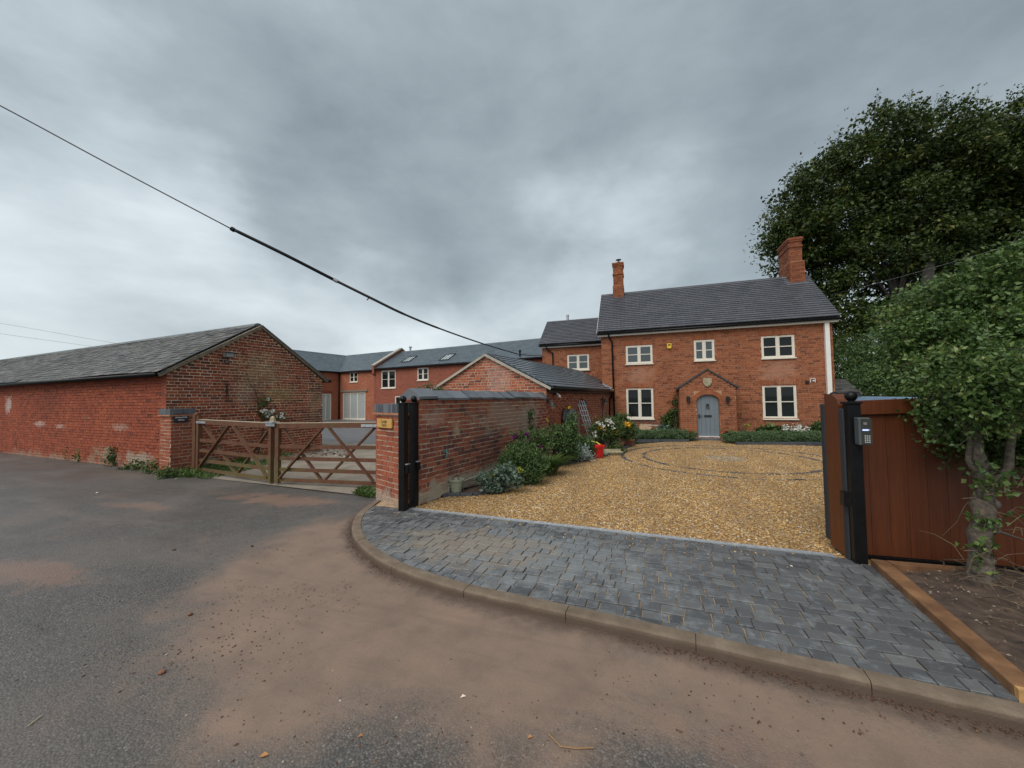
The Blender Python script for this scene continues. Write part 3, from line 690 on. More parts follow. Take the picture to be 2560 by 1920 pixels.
def gutter(parent, a, b, r=.055, name='gutter', mat=M_black):
    q = MB(); q.tube([a, b], r, 8); return q.build(name, mat, parent, smooth=True)
def downpipe(parent, pts, r=.035, name='downpipe', mat=M_black):
    q = MB(); q.tube(pts, r, 8); return q.build(name, mat, parent, smooth=True)
def soldier(lst, O, u, n, h, mat, hgt=.21, rise=.0, seed=3):
    r = random.Random(seed); a, b, d = h[0] - .08, h[1] + .08, h[3] + .012; k = int((b - a) / .078); w = (b - a) / k
    for i in range(k):
        x = a + w * i; q = (i + .5) / k * 2 - 1; z = d + rise * (1 - q * q)
        lst.append((np.array(O) + np.array(u) * x + Z3 * z - np.array(n) * .045, np.array(u) * (w - .012), np.array(n) * (.062 + r.uniform(-.003, .003)), Z3 * hgt, min(1, max(0, r.gauss(.55, .2))), mat))
def slope_deck(b, E0, E1, R0, R1, t=.05):
    E0, E1, R0, R1 = (np.array(q, float) for q in (E0, E1, R0, R1))
    b.hexa([E0 - Z3 * t, E1 - Z3 * t, R1 - Z3 * t, R0 - Z3 * t, E0, E1, R1, R0])
def ridge(parent, a, b, mat, L=.45, w=.13, h=.06, name='ridge_tile'):
    a, b = np.array(a, float), np.array(b, float); D = b - a; n = max(1, int(np.linalg.norm(D) / L)); X = D / np.linalg.norm(D); Y = np.cross(Z3, X)
    for i in range(n):
        p = a + D * i / n; q = a + D * (i + .985) / n; m = MB(); m.tone = random.random()
        pr = [Y * -w - Z3 * h, Y * -w * .5 + Z3 * h * .35, Z3 * h * .6, Y * w * .5 + Z3 * h * .35, Y * w - Z3 * h]
        k = 5; m.add([p + r_ for r_ in pr] + [q + r_ for r_ in pr], [(j, j + 1, k + j + 1, k + j) for j in range(4)] + [(0, 1, 2, 3, 4), (9, 8, 7, 6, 5)])
        m.build(name, mat, parent)
def chimney(parent, c, sx, sy, z0, z1, mat, bands=(), seed=1, pot=False, base=None, name='chimney'):
    """brick stack: body bricks on the faces that show, oversailing courses at the bands"""
    x, y = c; b = MB(); q = .012
    b.box((x, y, (z0 + z1) / 2), (sx, sy, z1 - z0)); st = b.build(name, M_mortar_h, parent); L = []
    for O, u, n, w in (((x - sx / 2, y - sy / 2, z0), (1, 0, 0), (0, -1, 0), sx), ((x - sx / 2, y + sy / 2, z0), (0, -1, 0), (-1, 0, 0), sy), ((x + sx / 2, y - sy / 2, z0), (0, 1, 0), (1, 0, 0), sy), ((x + sx / 2, y + sy / 2, z0), (-1, 0, 0), (0, 1, 0), sx)):
        lay_bricks(L, O, u, n, [(0, 0), (w, 0), (w, z1 - z0), (0, z1 - z0)], mat, bond='flemish', seed=seed, tones=lambda s, z, hd, r: min(1, max(0, r.gauss(.26, .2))))
        for zb, pr, hh in bands:
            u_, n_ = np.array(u, float), np.array(n, float); k = max(1, int((w + 2 * pr) / .22)); bw = (w + 2 * pr) / k
            for i in range(k): L.append((np.array(O, float) * (1, 1, 0) + Z3 * zb - u_ * pr + u_ * bw * i - n_ * .03, u_ * (bw - .01), n_ * (.03 + pr + .012), Z3 * hh, random.uniform(.05, .5), mat))
    pieces(L, st, 'brick', 'brickwork', 0)
    return st

# ------------------------------------------------------------------ the farmhouse
HX0, HX1, HYF = -1.5, 6.95, 17.
house = thing('farmhouse', (2.7, 19.4, 0), 'two storey red brick farmhouse with grey tiled roof, gabled porch and two tall chimneys', 'house')
O, u, n = np.array([HX0, HYF, 0.]), np.array([1., 0, 0]), np.array([0, -1., 0])
HW = {k: hole_px(*v, O, u) for k, v in dict(ul=(1564, 865, 1632, 908), um=(1734, 851, 1787, 900), ur=(1902, 840, 1988, 893), ll=(1565, 970, 1635, 1047), lr=(1905, 963, 1994, 1047)).items()}
PX0, PX1 = PL(1701, 1050, 1, 16.2)[0], PL(1842, 1050, 1, 16.2)[0]
poly = [(0, 0), (HX1 - HX0, 0), (HX1 - HX0, 4.45), (0, 4.45)]
b = MB(); core(b, O, u, n, poly, .3, list(HW.values()), .11)
for X in (HX0 + .15, HX1 - .15): b.prism([(X - .14, HYF + .3, 0), (X - .14, 21.8, 0), (X - .14, 21.8, 4.45), (X - .14, 19.4, 6.75), (X - .14, HYF + .3, 4.6)], (.28, 0, 0))
b.box((2.7, 21.75, 2.2), (8.3, .1, 4.4))
hw_ = b.build('wall', M_mortar_h, house)
HB = []
lay_bricks(HB, O, u, n, poly, M_house, list(HW.values()), bond='garden', seed=4, gauge=.078, j=.011, proud=.006, deep=.05, rough=.003)
for k, h in HW.items(): soldier(HB, O, u, n, h, M_house)
# side returns of the left gable, seen past the wing
lay_bricks(HB, (HX0, 21.8, 0), (0, -1, 0), (-1, 0, 0), [(0, 0), (4.8, 0), (4.8, 4.45), (2.4, 6.75), (0, 4.45)], M_house, bond='garden', seed=9, gauge=.078)
lay_bricks(HB, (HX1, 17, 0), (0, 1, 0), (1, 0, 0), [(0, 0), (4.8, 0), (4.8, 4.45), (2.4, 6.75), (0, 4.45)], M_house, bond='garden', seed=10, gauge=.078)
for k, h in HW.items(): window(house, O, u, n, h, 2, 2, recess=.035, glass=M_glass2 if k in ('ul', 'um') else M_glass)
# roof
EZ, RZh, RY = 4.52, 6.85, 19.4; EY = 16.78; VX0, VX1 = -1.66, 7.12
up = np.array([0, RY - EY, RZh - EZ]); SL = np.linalg.norm(up); up = up / SL; rn = np.array([0, -up[2], up[1]])
b = MB(); slope_deck(b, (VX0, EY, EZ), (VX1, EY, EZ), (VX0, RY, RZh), (VX1, RY, RZh)); slope_deck(b, (VX1, 2 * RY - EY, EZ), (VX0, 2 * RY - EY, EZ), (VX1, RY, RZh), (VX0, RY, RZh))
rf = b.build('roof', M_tile, house); T = []
lay_tiles(T, (VX0, EY - .03, EZ + .004), (1, 0, 0), up, rn, VX1 - VX0, SL, M_tile, .33, .165, .036, seed=2, jit=.0015)
pieces(T, rf, 'tile', 'tiling', 300)
ridge(rf, (VX0, RY, RZh + .02), (VX1, RY, RZh + .02), M_tile)
b = MB(); b.box(((VX0 + VX1) / 2, EY + .07, EZ - .115), (VX1 - VX0 - .04, .03, .11)); b.box(((VX0 + VX1) / 2, EY + .15, EZ - .16), (VX1 - VX0 - .06, .13, .02)); b.build('fascia', M_white, house)
gutter(house, (VX0, EY - .015, EZ - .055), (VX1, EY - .015, EZ - .055), .05)
for X, sgn in ((VX0, -1), (VX1, 1)):
    b = MB(); b.bar((X + sgn * .012, EY, EZ - .05), (X + sgn * .012, RY, RZh - .05), .02, .13); b.build('bargeboard', M_white, house)
xa = PL(1531, 900, 1, 16.93)[0]
downpipe(house, [(xa - .12, EY, EZ - .08), (xa - .12, 16.86, EZ - .2), (xa, 16.93, EZ - .42), (xa + .04, 16.93, 0.02)], .036)
b = MB(); xc = PL(2070, 900, 1, 16.93)[0]; b.box((xc, 16.93, 2.2), (.14, .12, 4.3)); b.build('corner_board', M_white, house)
# chimneys
xl0, xl1 = PL(1533, 745, 1, 19.1)[0], PL(1560, 745, 1, 19.1)[0]; zt = PL(1545, 656, 1, 19.1)[2]; zs = PL(1545, 714, 1, 19.1)[2]
c1 = chimney(house, ((xl0 + xl1) / 2, 19.4), xl1 - xl0 - .07, .62, 6.0, zt, M_house, ((zt - .1, .045, .085), (zt - .18, .025, .075), (zt - .62, .03, .075)), 3)
chimney(house, ((xl0 + xl1) / 2, 19.4), xl1 - xl0 - .015, .76, 5.9, zs, M_house, (), 4, name='chimney_base')
b = MB(); b.lathe(((xl0 + xl1) / 2 + .03, 19.35, zt), [(.10, 0), (.09, .10), (.02, .11), (.02, .19), (.13, .20), (.14, .215), (.02, .25)], 14); b.build('cowl', M_iron, c1, smooth=False)
b = MB(); b.box(((xl0 + xl1) / 2, 19.0, 6.50), (xl1 - xl0 + .2, .035, .16), (np.array([1, 0, 0]), rn, up)); b.build('flashing', M_lead, c1)
xr0, xr1 = PL(1975, 690, 1, 18.95)[0], PL(2010, 690, 1, 18.95)[0]; zt2 = PL(1990, 594, 1, 18.95)[2]; zs2 = PL(1990, 654, 1, 18.95)[2]
c2 = chimney(house, ((xr0 + xr1) / 2 - .02, 19.55), xr1 - xr0 - .05, 1.2, 6.0, zt2, M_house, ((zt2 - .09, .05, .085), (zt2 - .17, .03, .08), (zt2 - .42, .03, .075)), 6)
chimney(house, ((xr0 + xr1) / 2, 19.53), xr1 - xr0 + .03, 1.3, 5.9, zs2, M_house, (), 7, name='chimney_base')
b = MB(); b.box(((xr0 + xr1) / 2 - .02, 18.83, 6.42), (xr1 - xr0 + .24, .035, .18), (np.array([1, 0, 0]), rn, up)); b.box((xr0 - .09, 19.1, 6.66), (.2, .035, .6), (np.array([1, 0, 0]), rn, up)); b.build('flashing', M_lead, c2)
# porch
PY = 16.2; Op = np.array([PX0, PY, 0.]); pw = PX1 - PX0
dx0, dx1 = PL(1742.5, 1050, 1, PY)[0] - PX0, PL(1800, 1050, 1, PY)[0] - PX0; dt = PL(1770, 986, 1, PY)[2]; ds = PL(1770, 1003, 1, PY)[2]
pe = PL(1700, 972, 1, PY)[2]; pa = PL(1768, 926, 1, PY)[2]; mid = (PL(1768, 926, 1, PY)[0] - PX0)
dh = (dx0, dx1, 0.04, dt)
b = MB()
core(b, Op, u, n, [(0, 0), (pw, 0), (pw, dt + .001), (0, dt + .001)], .22, [dh], .14)
b.prism([(PX0, PY, dt + .002), (PX0 + pw, PY, dt + .002), (PX0 + pw, PY, pe), (PX0 + mid, PY, pa), (PX0, PY, pe)], (0, .22, 0))
for X in (PX0, PX1 - .22): b.box((X + .11, PY + .22 + .28, pe / 2), (.22, .56, pe))
pw_ = b.build('porch', M_mortar_h, house)
PB = []
def arch(s0, s1, zs, zt, N_=24): return [((s0 + s1) / 2 - math.cos(math.pi * i / N_) * (s1 - s0) / 2, zs + math.sin(math.pi * i / N_) * (zt - zs)) for i in range(N_ + 1)]
hl = [dh]
AW = .17
hl2 = [(dx0 - AW + .02, dx1 + AW - .02, ds, ds + (dt - ds) * .55 + AW * .35), (dx0 - AW * .5, dx1 + AW * .5, ds, dt + AW * .8)]
lay_bricks(PB, Op, u, n, [(0, 0), (pw, 0), (pw, pe), (mid, pa), (0, pe)], M_house, hl + hl2, bond='flemish', seed=8, gauge=.078, j=.012, proud=.006, tones=lambda s, z, hd, r: min(1, max(0, r.gauss(.36, .2))))
lay_bricks(PB, (PX0, HYF, 0), (0, -1, 0), (-1, 0, 0), [(0, 0), (.8, 0), (.8, pe), (0, pe)], M_house, bond='flemish', seed=12, gauge=.078)
nv = 17                                                   # voussoirs of the arch
for i in range(nv):
    t0, t1 = math.pi * (i + .06) / nv, math.pi * (i + .94) / nv; cx = (dx0 + dx1) / 2; rx, rz = (dx1 - dx0) / 2, dt - ds
    q = [Op + u * (cx - math.cos(a) * (rx + w)) + Z3 * (ds + math.sin(a) * (rz + w)) for a, w in ((t0, 0), (t1, 0), (t1, AW), (t0, AW))]
    m = MB(); m.tone = random.uniform(.35, .8); m.prism([x + n * .014 for x in q], -n * .05); m.build('voussoir', M_house, pw_)
b = MB(); a_ = arch(dx0, dx1, ds, dt)                      # spandrels between the arch and the square opening
for half in (a_[:13], a_[12:]):
    cxn = dx0 if half is not a_[12:] and half[0][0] < (dx0 + dx1) / 2 - .01 else dx1
    b.prism([Op + u * s + Z3 * z + n * .004 for s, z in half] + [Op + u * cxn + Z3 * (dt + .002) + n * .004], -n * .1)
b.build('spandrel', M_house, pw_)
b = MB()                                                   # moulded verge with kneelers
for sg, xe in ((-1, PX0), (1, PX1)):
    pts = [(PX0 + mid, pa + .05), (xe + sg * .02, pe + .06 - .0), (xe + sg * .16, pe + .035)]
    for (xa_, za_), (xb_, zb_) in zip(pts, pts[1:]): b.bar((xa_, PY + .22, za_), (xb_, PY + .22, zb_), .54, .055)
b.build('verge', plain('dark_verge_tile', (.06, .045, .04), .7, .3), pw_)
b = MB()
slope_deck(b, (PX0 - .08, PY + .02, pe - .01), (PX0 - .08, HYF - .02, pe - .01), (PX0 + mid, PY + .02, pa + .02), (PX0 + mid, HYF - .02, pa + .02), .04)
slope_deck(b, (PX1 + .08, HYF - .02, pe - .01), (PX1 + .08, PY + .02, pe - .01), (PX0 + mid, HYF - .02, pa + .02), (PX0 + mid, PY + .02, pa + .02), .04)
b.build('porch_roof', M_tile, pw_)
b = MB()                                                   # shield of arms, worn plain
sx, szv = PL(1768, 955, 1, PY)[0], PL(1768, 955, 1, PY)[2]; q = .15
b.prism([(sx - q, PY - .012, szv + q), (sx + q, PY - .012, szv + q), (sx + q, PY - .012, szv - .02), (sx + q * .6, PY - .012, szv - q * .9), (sx, PY - .012, szv - q * 1.25), (sx - q * .6, PY - .012, szv - q * .9), (sx - q, PY - .012, szv - .02)], (0, -.05, 0))
b.prism([(sx - q * .75, PY - .062, szv + q * .75), (sx - .01, PY - .062, szv + q * .75), (sx - .01, PY - .062, szv), (sx - q * .75, PY - .062, szv)], (0, -.012, 0))
b.prism([(sx + .01, PY - .062, szv - .01), (sx + q * .7, PY - .062, szv - .01), (sx + q * .4, PY - .062, szv - q * .8), (sx + .01, PY - .062, szv - q * 1.0)], (0, -.012, 0))
b.build('shield', plain('shield_stone', (.34, .30, .20), .9, .3, 20, bmp=.4), pw_)
b = MB()                                                   # door
dY = PY + .10
ap = arch(dx0 + .02, dx1 - .02, ds, dt - .015); b.prism([(PX0 + dx0 + .02, dY, .09), ] + [(PX0 + s, dY, z) for s, z in ap] + [(PX0 + dx1 - .02, dY, .09)], (0, .045, 0))
M_door = plain('grey_door', (.155, .185, .21), .45, .08, 20)
door = b.build('door', M_door, house)
b = MB()
for i in range(1, 5):
    s = dx0 + .02 + (dx1 - dx0 - .04) * i / 5; zt_ = ds + (dt - ds) * math.sqrt(max(0, 1 - ((s - (dx0 + dx1) / 2) / ((dx1 - dx0) / 2)) ** 2)) - .06
    b.box((PX0 + s, dY - .003, (.13 + zt_) / 2), (.008, .006, zt_ - .13))
b.build('groove', plain('door_groove', (.07, .085, .10), .6, .1), door)
cx = PX0 + (dx0 + dx1) / 2
b = MB(); b.lathe((cx, dY - .012, PL(1768, 1012, 1, dY)[2]), [(.001, -.02), (.05, -.02), (.05, .012), (.001, .012)], 14, (0, 1, 0)); b.tube([(cx + .045 * math.cos(a), dY - .03, PL(1768, 1018, 1, dY)[2] + .05 * math.sin(a)) for a in np.linspace(0, 2 * math.pi, 15)], .012, 6); b.build('knocker', M_iron, door)
lz = PL(1770, 1040, 1, dY)[2]; b = MB(); b.box((cx, dY - .012, lz), (.27, .02, .075)); lp = b.build('letterbox', M_iron, door); 
b = MB(); hx = PX0 + dx0 + .09; b.box((hx, dY - .01, lz - .01), (.045, .02, .17)); b.bar((hx, dY - .045, lz + .01), (hx + .11, dY - .045, lz + .012), .02, .02); b.box((hx, dY - .03, lz + .01), (.02, .03, .02)); b.build('handle', M_iron, door)
b = MB(); b.box((cx, dY - .03, .065), (dx1 - dx0 - .05, .10, .045)); b.build('threshold', M_white, door)
b = MB(); b.box((cx, PY - .22, .012), (dx1 - dx0 + .5, .45, .06)); b.build('doorstep', plain('step_stone', (.10, .10, .105), .7, .2, 8), pw_)
b = MB(); b.box((PX0 + .10, PY - .014, .16), (dx0 + .06 - .18, .03, .32)); 
b = MB()
for a0, a1 in ((-.015, dx0 - .03), (dx1 + .03, pw + .015)): b.box((PX0 + (a0 + a1) / 2, PY - .018, .17), (a1 - a0, .036, .30))
b.build('plinth', M_house, pw_)
for pxx in (1721, 1819.5):                                 # wall lanterns beside the door
    p = PL(pxx, 1000, 1, PY - .09); m = MB()
    m.box((p[0], PY - .012, p[2] + .03), (.05, .025, .14)); m.bar((p[0], PY - .02, p[2] + .12), (p[0], PY - .10, p[2] + .12), .018, .018)
    m.lathe((p[0], PY - .10, p[2] - .10), [(.045, 0), (.052, .01), (.075, .19), (.085, .20), (.03, .24), (.012, .26)], 6)
    q = tag(m.build('wall_lantern', M_iron), 'black lantern on the porch wall ' + ('next to the tall climbing plant' if pxx < 1760 else 'above the terracotta pot'), 'lantern', 'lanterns flanking the front door')
    m = MB(); m.lathe((p[0], PY - .10, p[2] - .07), [(.052, 0), (.070, .13)], 6); m.build('lantern_glass', plain('lantern_glass', (.35, .33, .27), .2, .1), q)
# small things on the facade
p = PL(1673, 863, 1, 16.95); m = MB(); m.box((p[0], 16.945, p[2]), (.17, .075, .15)); m.box((p[0], 16.94, p[2] - .105), (.15, .06, .06)); al = tag(m.build('alarm_box', plain('yellow_plastic', (.75, .48, .04), .4, .08)), 'small yellow alarm box high on the farmhouse front', 'alarm box')
m = MB(); m.box((p[0], 16.905, p[2] + .005), (.10, .006, .05)); m.build('badge', M_black, al)
p = PL(2018, 955, 1, 16.96); m = MB(); m.box((p[0], 16.965, p[2]), (.11, .05, .11)); q = tag(m.build('wall_vent', plain('vent_brown', (.03, .016, .012), .7)), 'dark brown square vent in the brick front near its corner', 'vent')
m = MB()
for k in range(3): m.box((p[0], 16.937, p[2] - .03 + .03 * k), (.09, .01, .008))
m.build('louvre', M_iron, q)
p = PL(2032, 951, 1, 16.96); m = MB(); w = .075
for a0, b0 in (((-w, -w), (-w, w)), ((-w, w), (w, w)), ((w, w), (w, -w))): m.bar((p[0] + a0[0], 16.97, p[2] + a0[1]), (p[0] + b0[0], 16.97, p[2] + b0[1]), .02, .02, (0, 1, 0))
m.box((p[0] + .02, 16.965, p[2] - .01), (.05, .04, .05)); tag(m.build('pipe_loop', M_white), 'small white pipe loop on the brick front beside the brown vent', 'pipe')
# lower wing of the farmhouse
WY = 19.; wx0, wx1 = -4.72, HX0 - .02; Ow = np.array([wx0, WY, 0.])
wh = hole_px(1418, 887, 1473, 924, Ow, u)
b = MB(); core(b, Ow, u, n, [(0, 0), (wx1 - wx0, 0), (wx1 - wx0, 4.36), (0, 4.36)], .3, [wh], .11); b.prism([(wx0 + .01, WY + .3, 0), (wx0 + .01, 22.8, 0), (wx0 + .01, 22.8, 4.36), (wx0 + .01, 20.9, 5.95), (wx0 + .01, WY + .3, 4.5)], (.28, 0, 0))
ww = b.build('wing_wall', M_mortar_h, house)
lay_bricks(HB, Ow, u, n, [(0, 1.6), (wx1 - wx0, 1.6), (wx1 - wx0, 4.36), (0, 4.36)], M_house, [wh], bond='garden', seed=15, gauge=.078, j=.011, proud=.006); soldier(HB, Ow, u, n, wh, M_house, rise=.07)
lay_bricks(HB, (wx0, 22.8, 0), (0, -1, 0), (-1, 0, 0), [(0, 0), (3.8, 0), (3.8, 4.36), (1.9, 5.95), (0, 4.36)], M_house, bond='garden', seed=16, gauge=.078)
pieces(HB, hw_, 'brick', 'brickwork', 300); pieces(PB, pw_, 'brick', 'brickwork', 300)
window(house, Ow, u, n, wh, 2, 2, recess=.035, glass=M_glass2, label='upper window with a slightly arched head in the lower wing')
wup = np.array([0, 20.9 - 18.8, 6.03 - 4.43]); wsl = np.linalg.norm(wup); wup /= wsl; wrn = np.array([0, -wup[2], wup[1]])
b = MB(); slope_deck(b, (wx0 - .14, 18.8, 4.43), (HX0 - .03, 18.8, 4.43), (wx0 - .14, 20.9, 6.03), (HX0 - .03, 20.9, 6.03)); slope_deck(b, (HX0 - .03, 23, 4.43), (wx0 - .14, 23, 4.43), (HX0 - .03, 20.9, 6.03), (wx0 - .14, 20.9, 6.03))
wr = b.build('wing_roof', M_tile, house); T = []
lay_tiles(T, (wx0 - .14, 18.77, 4.434), (1, 0, 0), wup, wrn, HX0 - wx0 + .11, wsl, M_tile, .33, .165, .036, seed=22, jit=.0015)
pieces(T, wr, 'tile', 'tiling', 300); ridge(wr, (wx0 - .14, 20.9, 6.05), (HX0 - .03, 20.9, 6.05), M_tile)
b = MB(); b.box(((wx0 + HX0) / 2 - .08, 18.87, 4.32), (HX0 - wx0 + .1, .03, .10)); b.build('fascia', M_white, house)
gutter(house, (wx0 - .14, 18.78, 4.38), (HX0 - .05, 18.78, 4.38), .05)
xw = PL(1382, 900, 1, 18.93)[0]; downpipe(house, [(xw - .32, 18.8, 4.34), (xw - .30, 18.86, 4.2), (xw, 18.93, 4.0), (xw, 18.93, 1.8)], .034)
b = MB(); p = PL(1419, 797, 1, 20.9); b.lathe((p[0], 20.9, 5.95), [(.075, 0), (.075, .33), (.085, .34), (.085, .42)], 12); b.build('flue', M_galv, house)

# ------------------------------------------------------------------ garage and garden wall
GC = np.array([-2.42, 10.13, 0.]); ga = math.radians(5); GUv = np.array([-math.cos(ga), math.sin(ga), 0]); GN = np.array([-math.sin(ga), -math.cos(ga), 0])
GS = np.array([-1.2, 17., 0]) - GC; GL = np.linalg.norm(GS); GS /= GL; GSN = np.array([GS[1], -GS[0], 0])
garage = thing('outbuilding', GC + GUv * 1.9 + GS * 3.4, 'low brick outbuilding with blue slate roof joined to the end of the garden wall', 'outbuilding')
gw = 3.77
b = MB(); b.prism([GC, GC + GUv * gw, GC + GUv * gw + Z3 * 1.96, GC + GUv * gw / 2 + Z3 * 2.93, GC + Z3 * 1.96], -GN * .25)
b.prism([GC - GN * .26 - GSN * .0, GC + GS * (GL - .02), GC + GS * (GL - .02) + Z3 * 1.93, GC - GN * .26 + Z3 * 1.93], -GSN * .25)
b.prism([GC + GUv * gw - GN * .26, GC + GUv * gw + GS * 8, GC + GUv * gw + GS * 8 + Z3 * 1.9, GC + GUv * gw - GN * .26 + Z3 * 1.9], -np.cross(Z3, GS) * .22)
gwall = b.build('wall', M_mortar, garage); L = []
lay_bricks(L, GC, GUv, GN, [(0, 1.2), (gw, 1.2), (gw, 1.96), (gw / 2, 2.93), (0, 1.96)], M_gar, bond='garden', seed=21, proud=.006, j=.015, gauge=.080)
lay_bricks(L, GC, GS, GSN, [(0, 0), (GL - .03, 0), (GL - .03, 1.9), (0, 1.9)], M_gar, bond='flemish', seed=22, proud=.006, gauge=.080, j=.014, tones=lambda s, z, hd, r: min(1, max(0, r.gauss(.2 if hd else .62, .17))))
pieces(L, gwall, 'brick', 'brickwork', 300)
ap0 = GC + GUv * gw / 2 + Z3 * 3.0 + GN * .06
E0 = GC + GSN * .16 + GN * .06 + Z3 * 1.97
upv = ap0 - E0; upv = upv - GS * (upv @ GS); gsl = np.linalg.norm(upv); upv /= gsl; gn_ = np.cross(upv, GS) * -1
if gn_[2] < 0: gn_ = -gn_
glen = 9.0
b = MB(); slope_deck(b, E0 - Z3 * .01, E0 + GS * (GL - .05), E0 + upv * gsl, E0 + upv * gsl + GS * glen, .04)
E1 = GC + GUv * (gw + .14) + GN * .06 + Z3 * 1.97
slope_deck(b, E1 + GS * glen, E1, ap0 + GS * glen, ap0, .04)
groof = b.build('roof', M_bslate, garage); T = []
def gclip(cx, cs):
    q = E0 + GS * cx + upv * cs
    return q[1] < 16.9 or (q[0] < -1.7 and q[1] < 18.85)
lay_tiles(T, E0 - upv * .04 + gn_ * .004, GS, upv, gn_, glen - .1, gsl, M_bslate, .34, .20, .026, seed=5, clip=gclip, jit=.002)
pieces(T, groof, 'slate', 'slating', 300)
ridge(groof, E0 + upv * gsl + Z3 * .015, E0 + upv * gsl + GS * 8.2 + Z3 * .015, M_bslate, .45, .11, .05)
b = MB(); b.bar(E0 + GN * .012 - Z3 * .06, ap0 + GN * .012 - Z3 * .03, .035, .07); b.bar(E1 + GN * .012 - Z3 * .06, ap0 + GN * .012 - Z3 * .03, .035, .07); b.build('bargeboard', plain('pale_verge', (.36, .32, .26), .7, .2), garage)
gutter(garage, E0 + GSN * .045 - Z3 * .045, E0 + GS * (GL - .12) + GSN * .045 - Z3 * .045, .05)
b = MB(); b.bar(E0 - Z3 * .10 - GSN * .06 + GS * .05, E0 + GS * (GL - .1) - Z3 * .10 - GSN * .06, .10, .12); b.build('soffit', M_black, garage)
downpipe(garage, [E0 + GS * (GL - .2) + GSN * .04 - Z3 * .06, E0 + GS * (GL - .12) - GSN * .05 - Z3 * .3, np.array([-1.22, 16.86, 1.55]), np.array([-1.20, 16.86, .05])], .038)
b = MB()
for k in range(7):                                         # stepped lead flashing where the roof meets the house
    q = np.array([-1.25 - .0, 16.955, 0]); xx = -1.28 - k * .0
b.bar((-1.12, 16.93, 2.02), (-1.50, 16.93, 2.22), .05, .16); b.build('flashing', M_lead, garage)
b = MB(); b.bar((-1.02, 16.86, 1.97), (-1.47, 16.86, 2.20), .10, .05); b.build('verge_cap', M_white, garage)

wallT = thing('garden_wall', (-3.1, 7.6, 0), 'tall weathered brick garden wall with sloping blue coping along the gravel drive', 'wall')
WS = np.array([-3.3, 5.14, 0.]); wd = GC - WS; wl = np.linalg.norm(wd); wd /= wl; wn = np.array([wd[1], -wd[0], 0])
b = MB(); b.prism([WS, GC - wd * .01, GC - wd * .01 + Z3 * 1.66, WS + Z3 * 1.64], -wn * .33); wb = b.build('wall', M_mortar, wallT); L = []
def wt(s, z, hd, r):
    dark = .22 if (.35 < z < 1.05 and s < 2.4) else .0
    return min(1, max(0, r.gauss(.55 - dark - (.12 if hd else 0), .2)))
lay_bricks(L, WS, wd, wn, [(0, 0), (wl, 0), (wl, 1.66), (0, 1.64)], M_wall, bond='flemish', seed=31, gauge=.079, j=.014, proud=.007, rough=.004, tones=wt)
lay_bricks(L, WS - wn * .33, wn, -wd, [(0, 0), (.33, 0), (.33, 1.62), (0, 1.62)], M_wall, bond='flemish', seed=32, gauge=.079)
pieces(L, wb, 'brick', 'brickwork', 300)
s = -.05; k = 0
while s < wl - .02:                                        # saddleback coping blocks
    l = min(.455, wl - s); m = MB(); m.tone = random.random(); z = 1.665 + random.uniform(-.010, .010) + (.015 if k == 0 else 0); ov = .05
    a = WS + wd * s; c = a + wd * (l - .012); ctr = -wn * .165
    tl = Z3 * random.gauss(0, .006)
    pr = [ctr - wn * (.165 + ov) - Z3 * .02, ctr + wn * (.165 + ov) - Z3 * .02, ctr + wn * (.165 + ov) + Z3 * .02, ctr + wn * .02 + Z3 * .155, ctr - wn * .02 + Z3 * .155, ctr - wn * (.165 + ov) + Z3 * .02]
    m.add([a + q + Z3 * z for q in pr] + [c + q + Z3 * z + tl for q in pr], [(0, 1, 2, 3, 4, 5), (11, 10, 9, 8, 7, 6)] + [(i, (i + 1) % 6, 6 + (i + 1) % 6, 6 + i) for i in range(6)])
    m.build('coping_stone', M_blue, wallT); s += l; k += 1

# ------------------------------------------------------------------ gate piers
def pier(th_, A, X, Y, lx, ly, h, mat, seed, gauge=.082):
    """square brick pier: A corner, X and Y horizontal axes of its faces"""
    A = np.array(A, float); b = MB(); b.prism([A, A + X * lx, A + X * lx + Y * ly, A + Y * ly], Z3 * h); c = b.build('core', M_mortar, th_); L = []
    for O_, u_, n_, w in ((A, X, -Y, lx), (A + X * lx, Y, X, ly), (A + X * lx + Y * ly, -X, Y, lx), (A + Y * ly, -Y, -X, ly)):
        lay_bricks(L, O_, u_, n_, [(0, 0), (w, 0), (w, h), (0, h)], mat, bond='flemish', seed=seed, gauge=gauge, j=.013, proud=.007, L=.23, rough=.003)
    pieces(L, c, 'brick', 'brickwork', 300)
    return c
lp0 = G(941, 1246); lpd = np.array([*(G(1003, 1267) - lp0)[:2], 0]); lw = np.linalg.norm(lpd); lpd /= lw; lpn = np.array([lpd[1], -lpd[0], 0])
ph = VP(941, 1035, lp0, lp0 + lpd)[2]
p1 = thing('gate_pier', lp0 + lpd * .3 - lpn * .3, 'brick gate pier with the wooden name sign, beside the black posts', 'gate pier', 'brick piers of the farmyard gate')
pier(p1, lp0 + Z3 * -.07, lpd, -lpn, lw, .58, ph + .07, M_pier, 41)
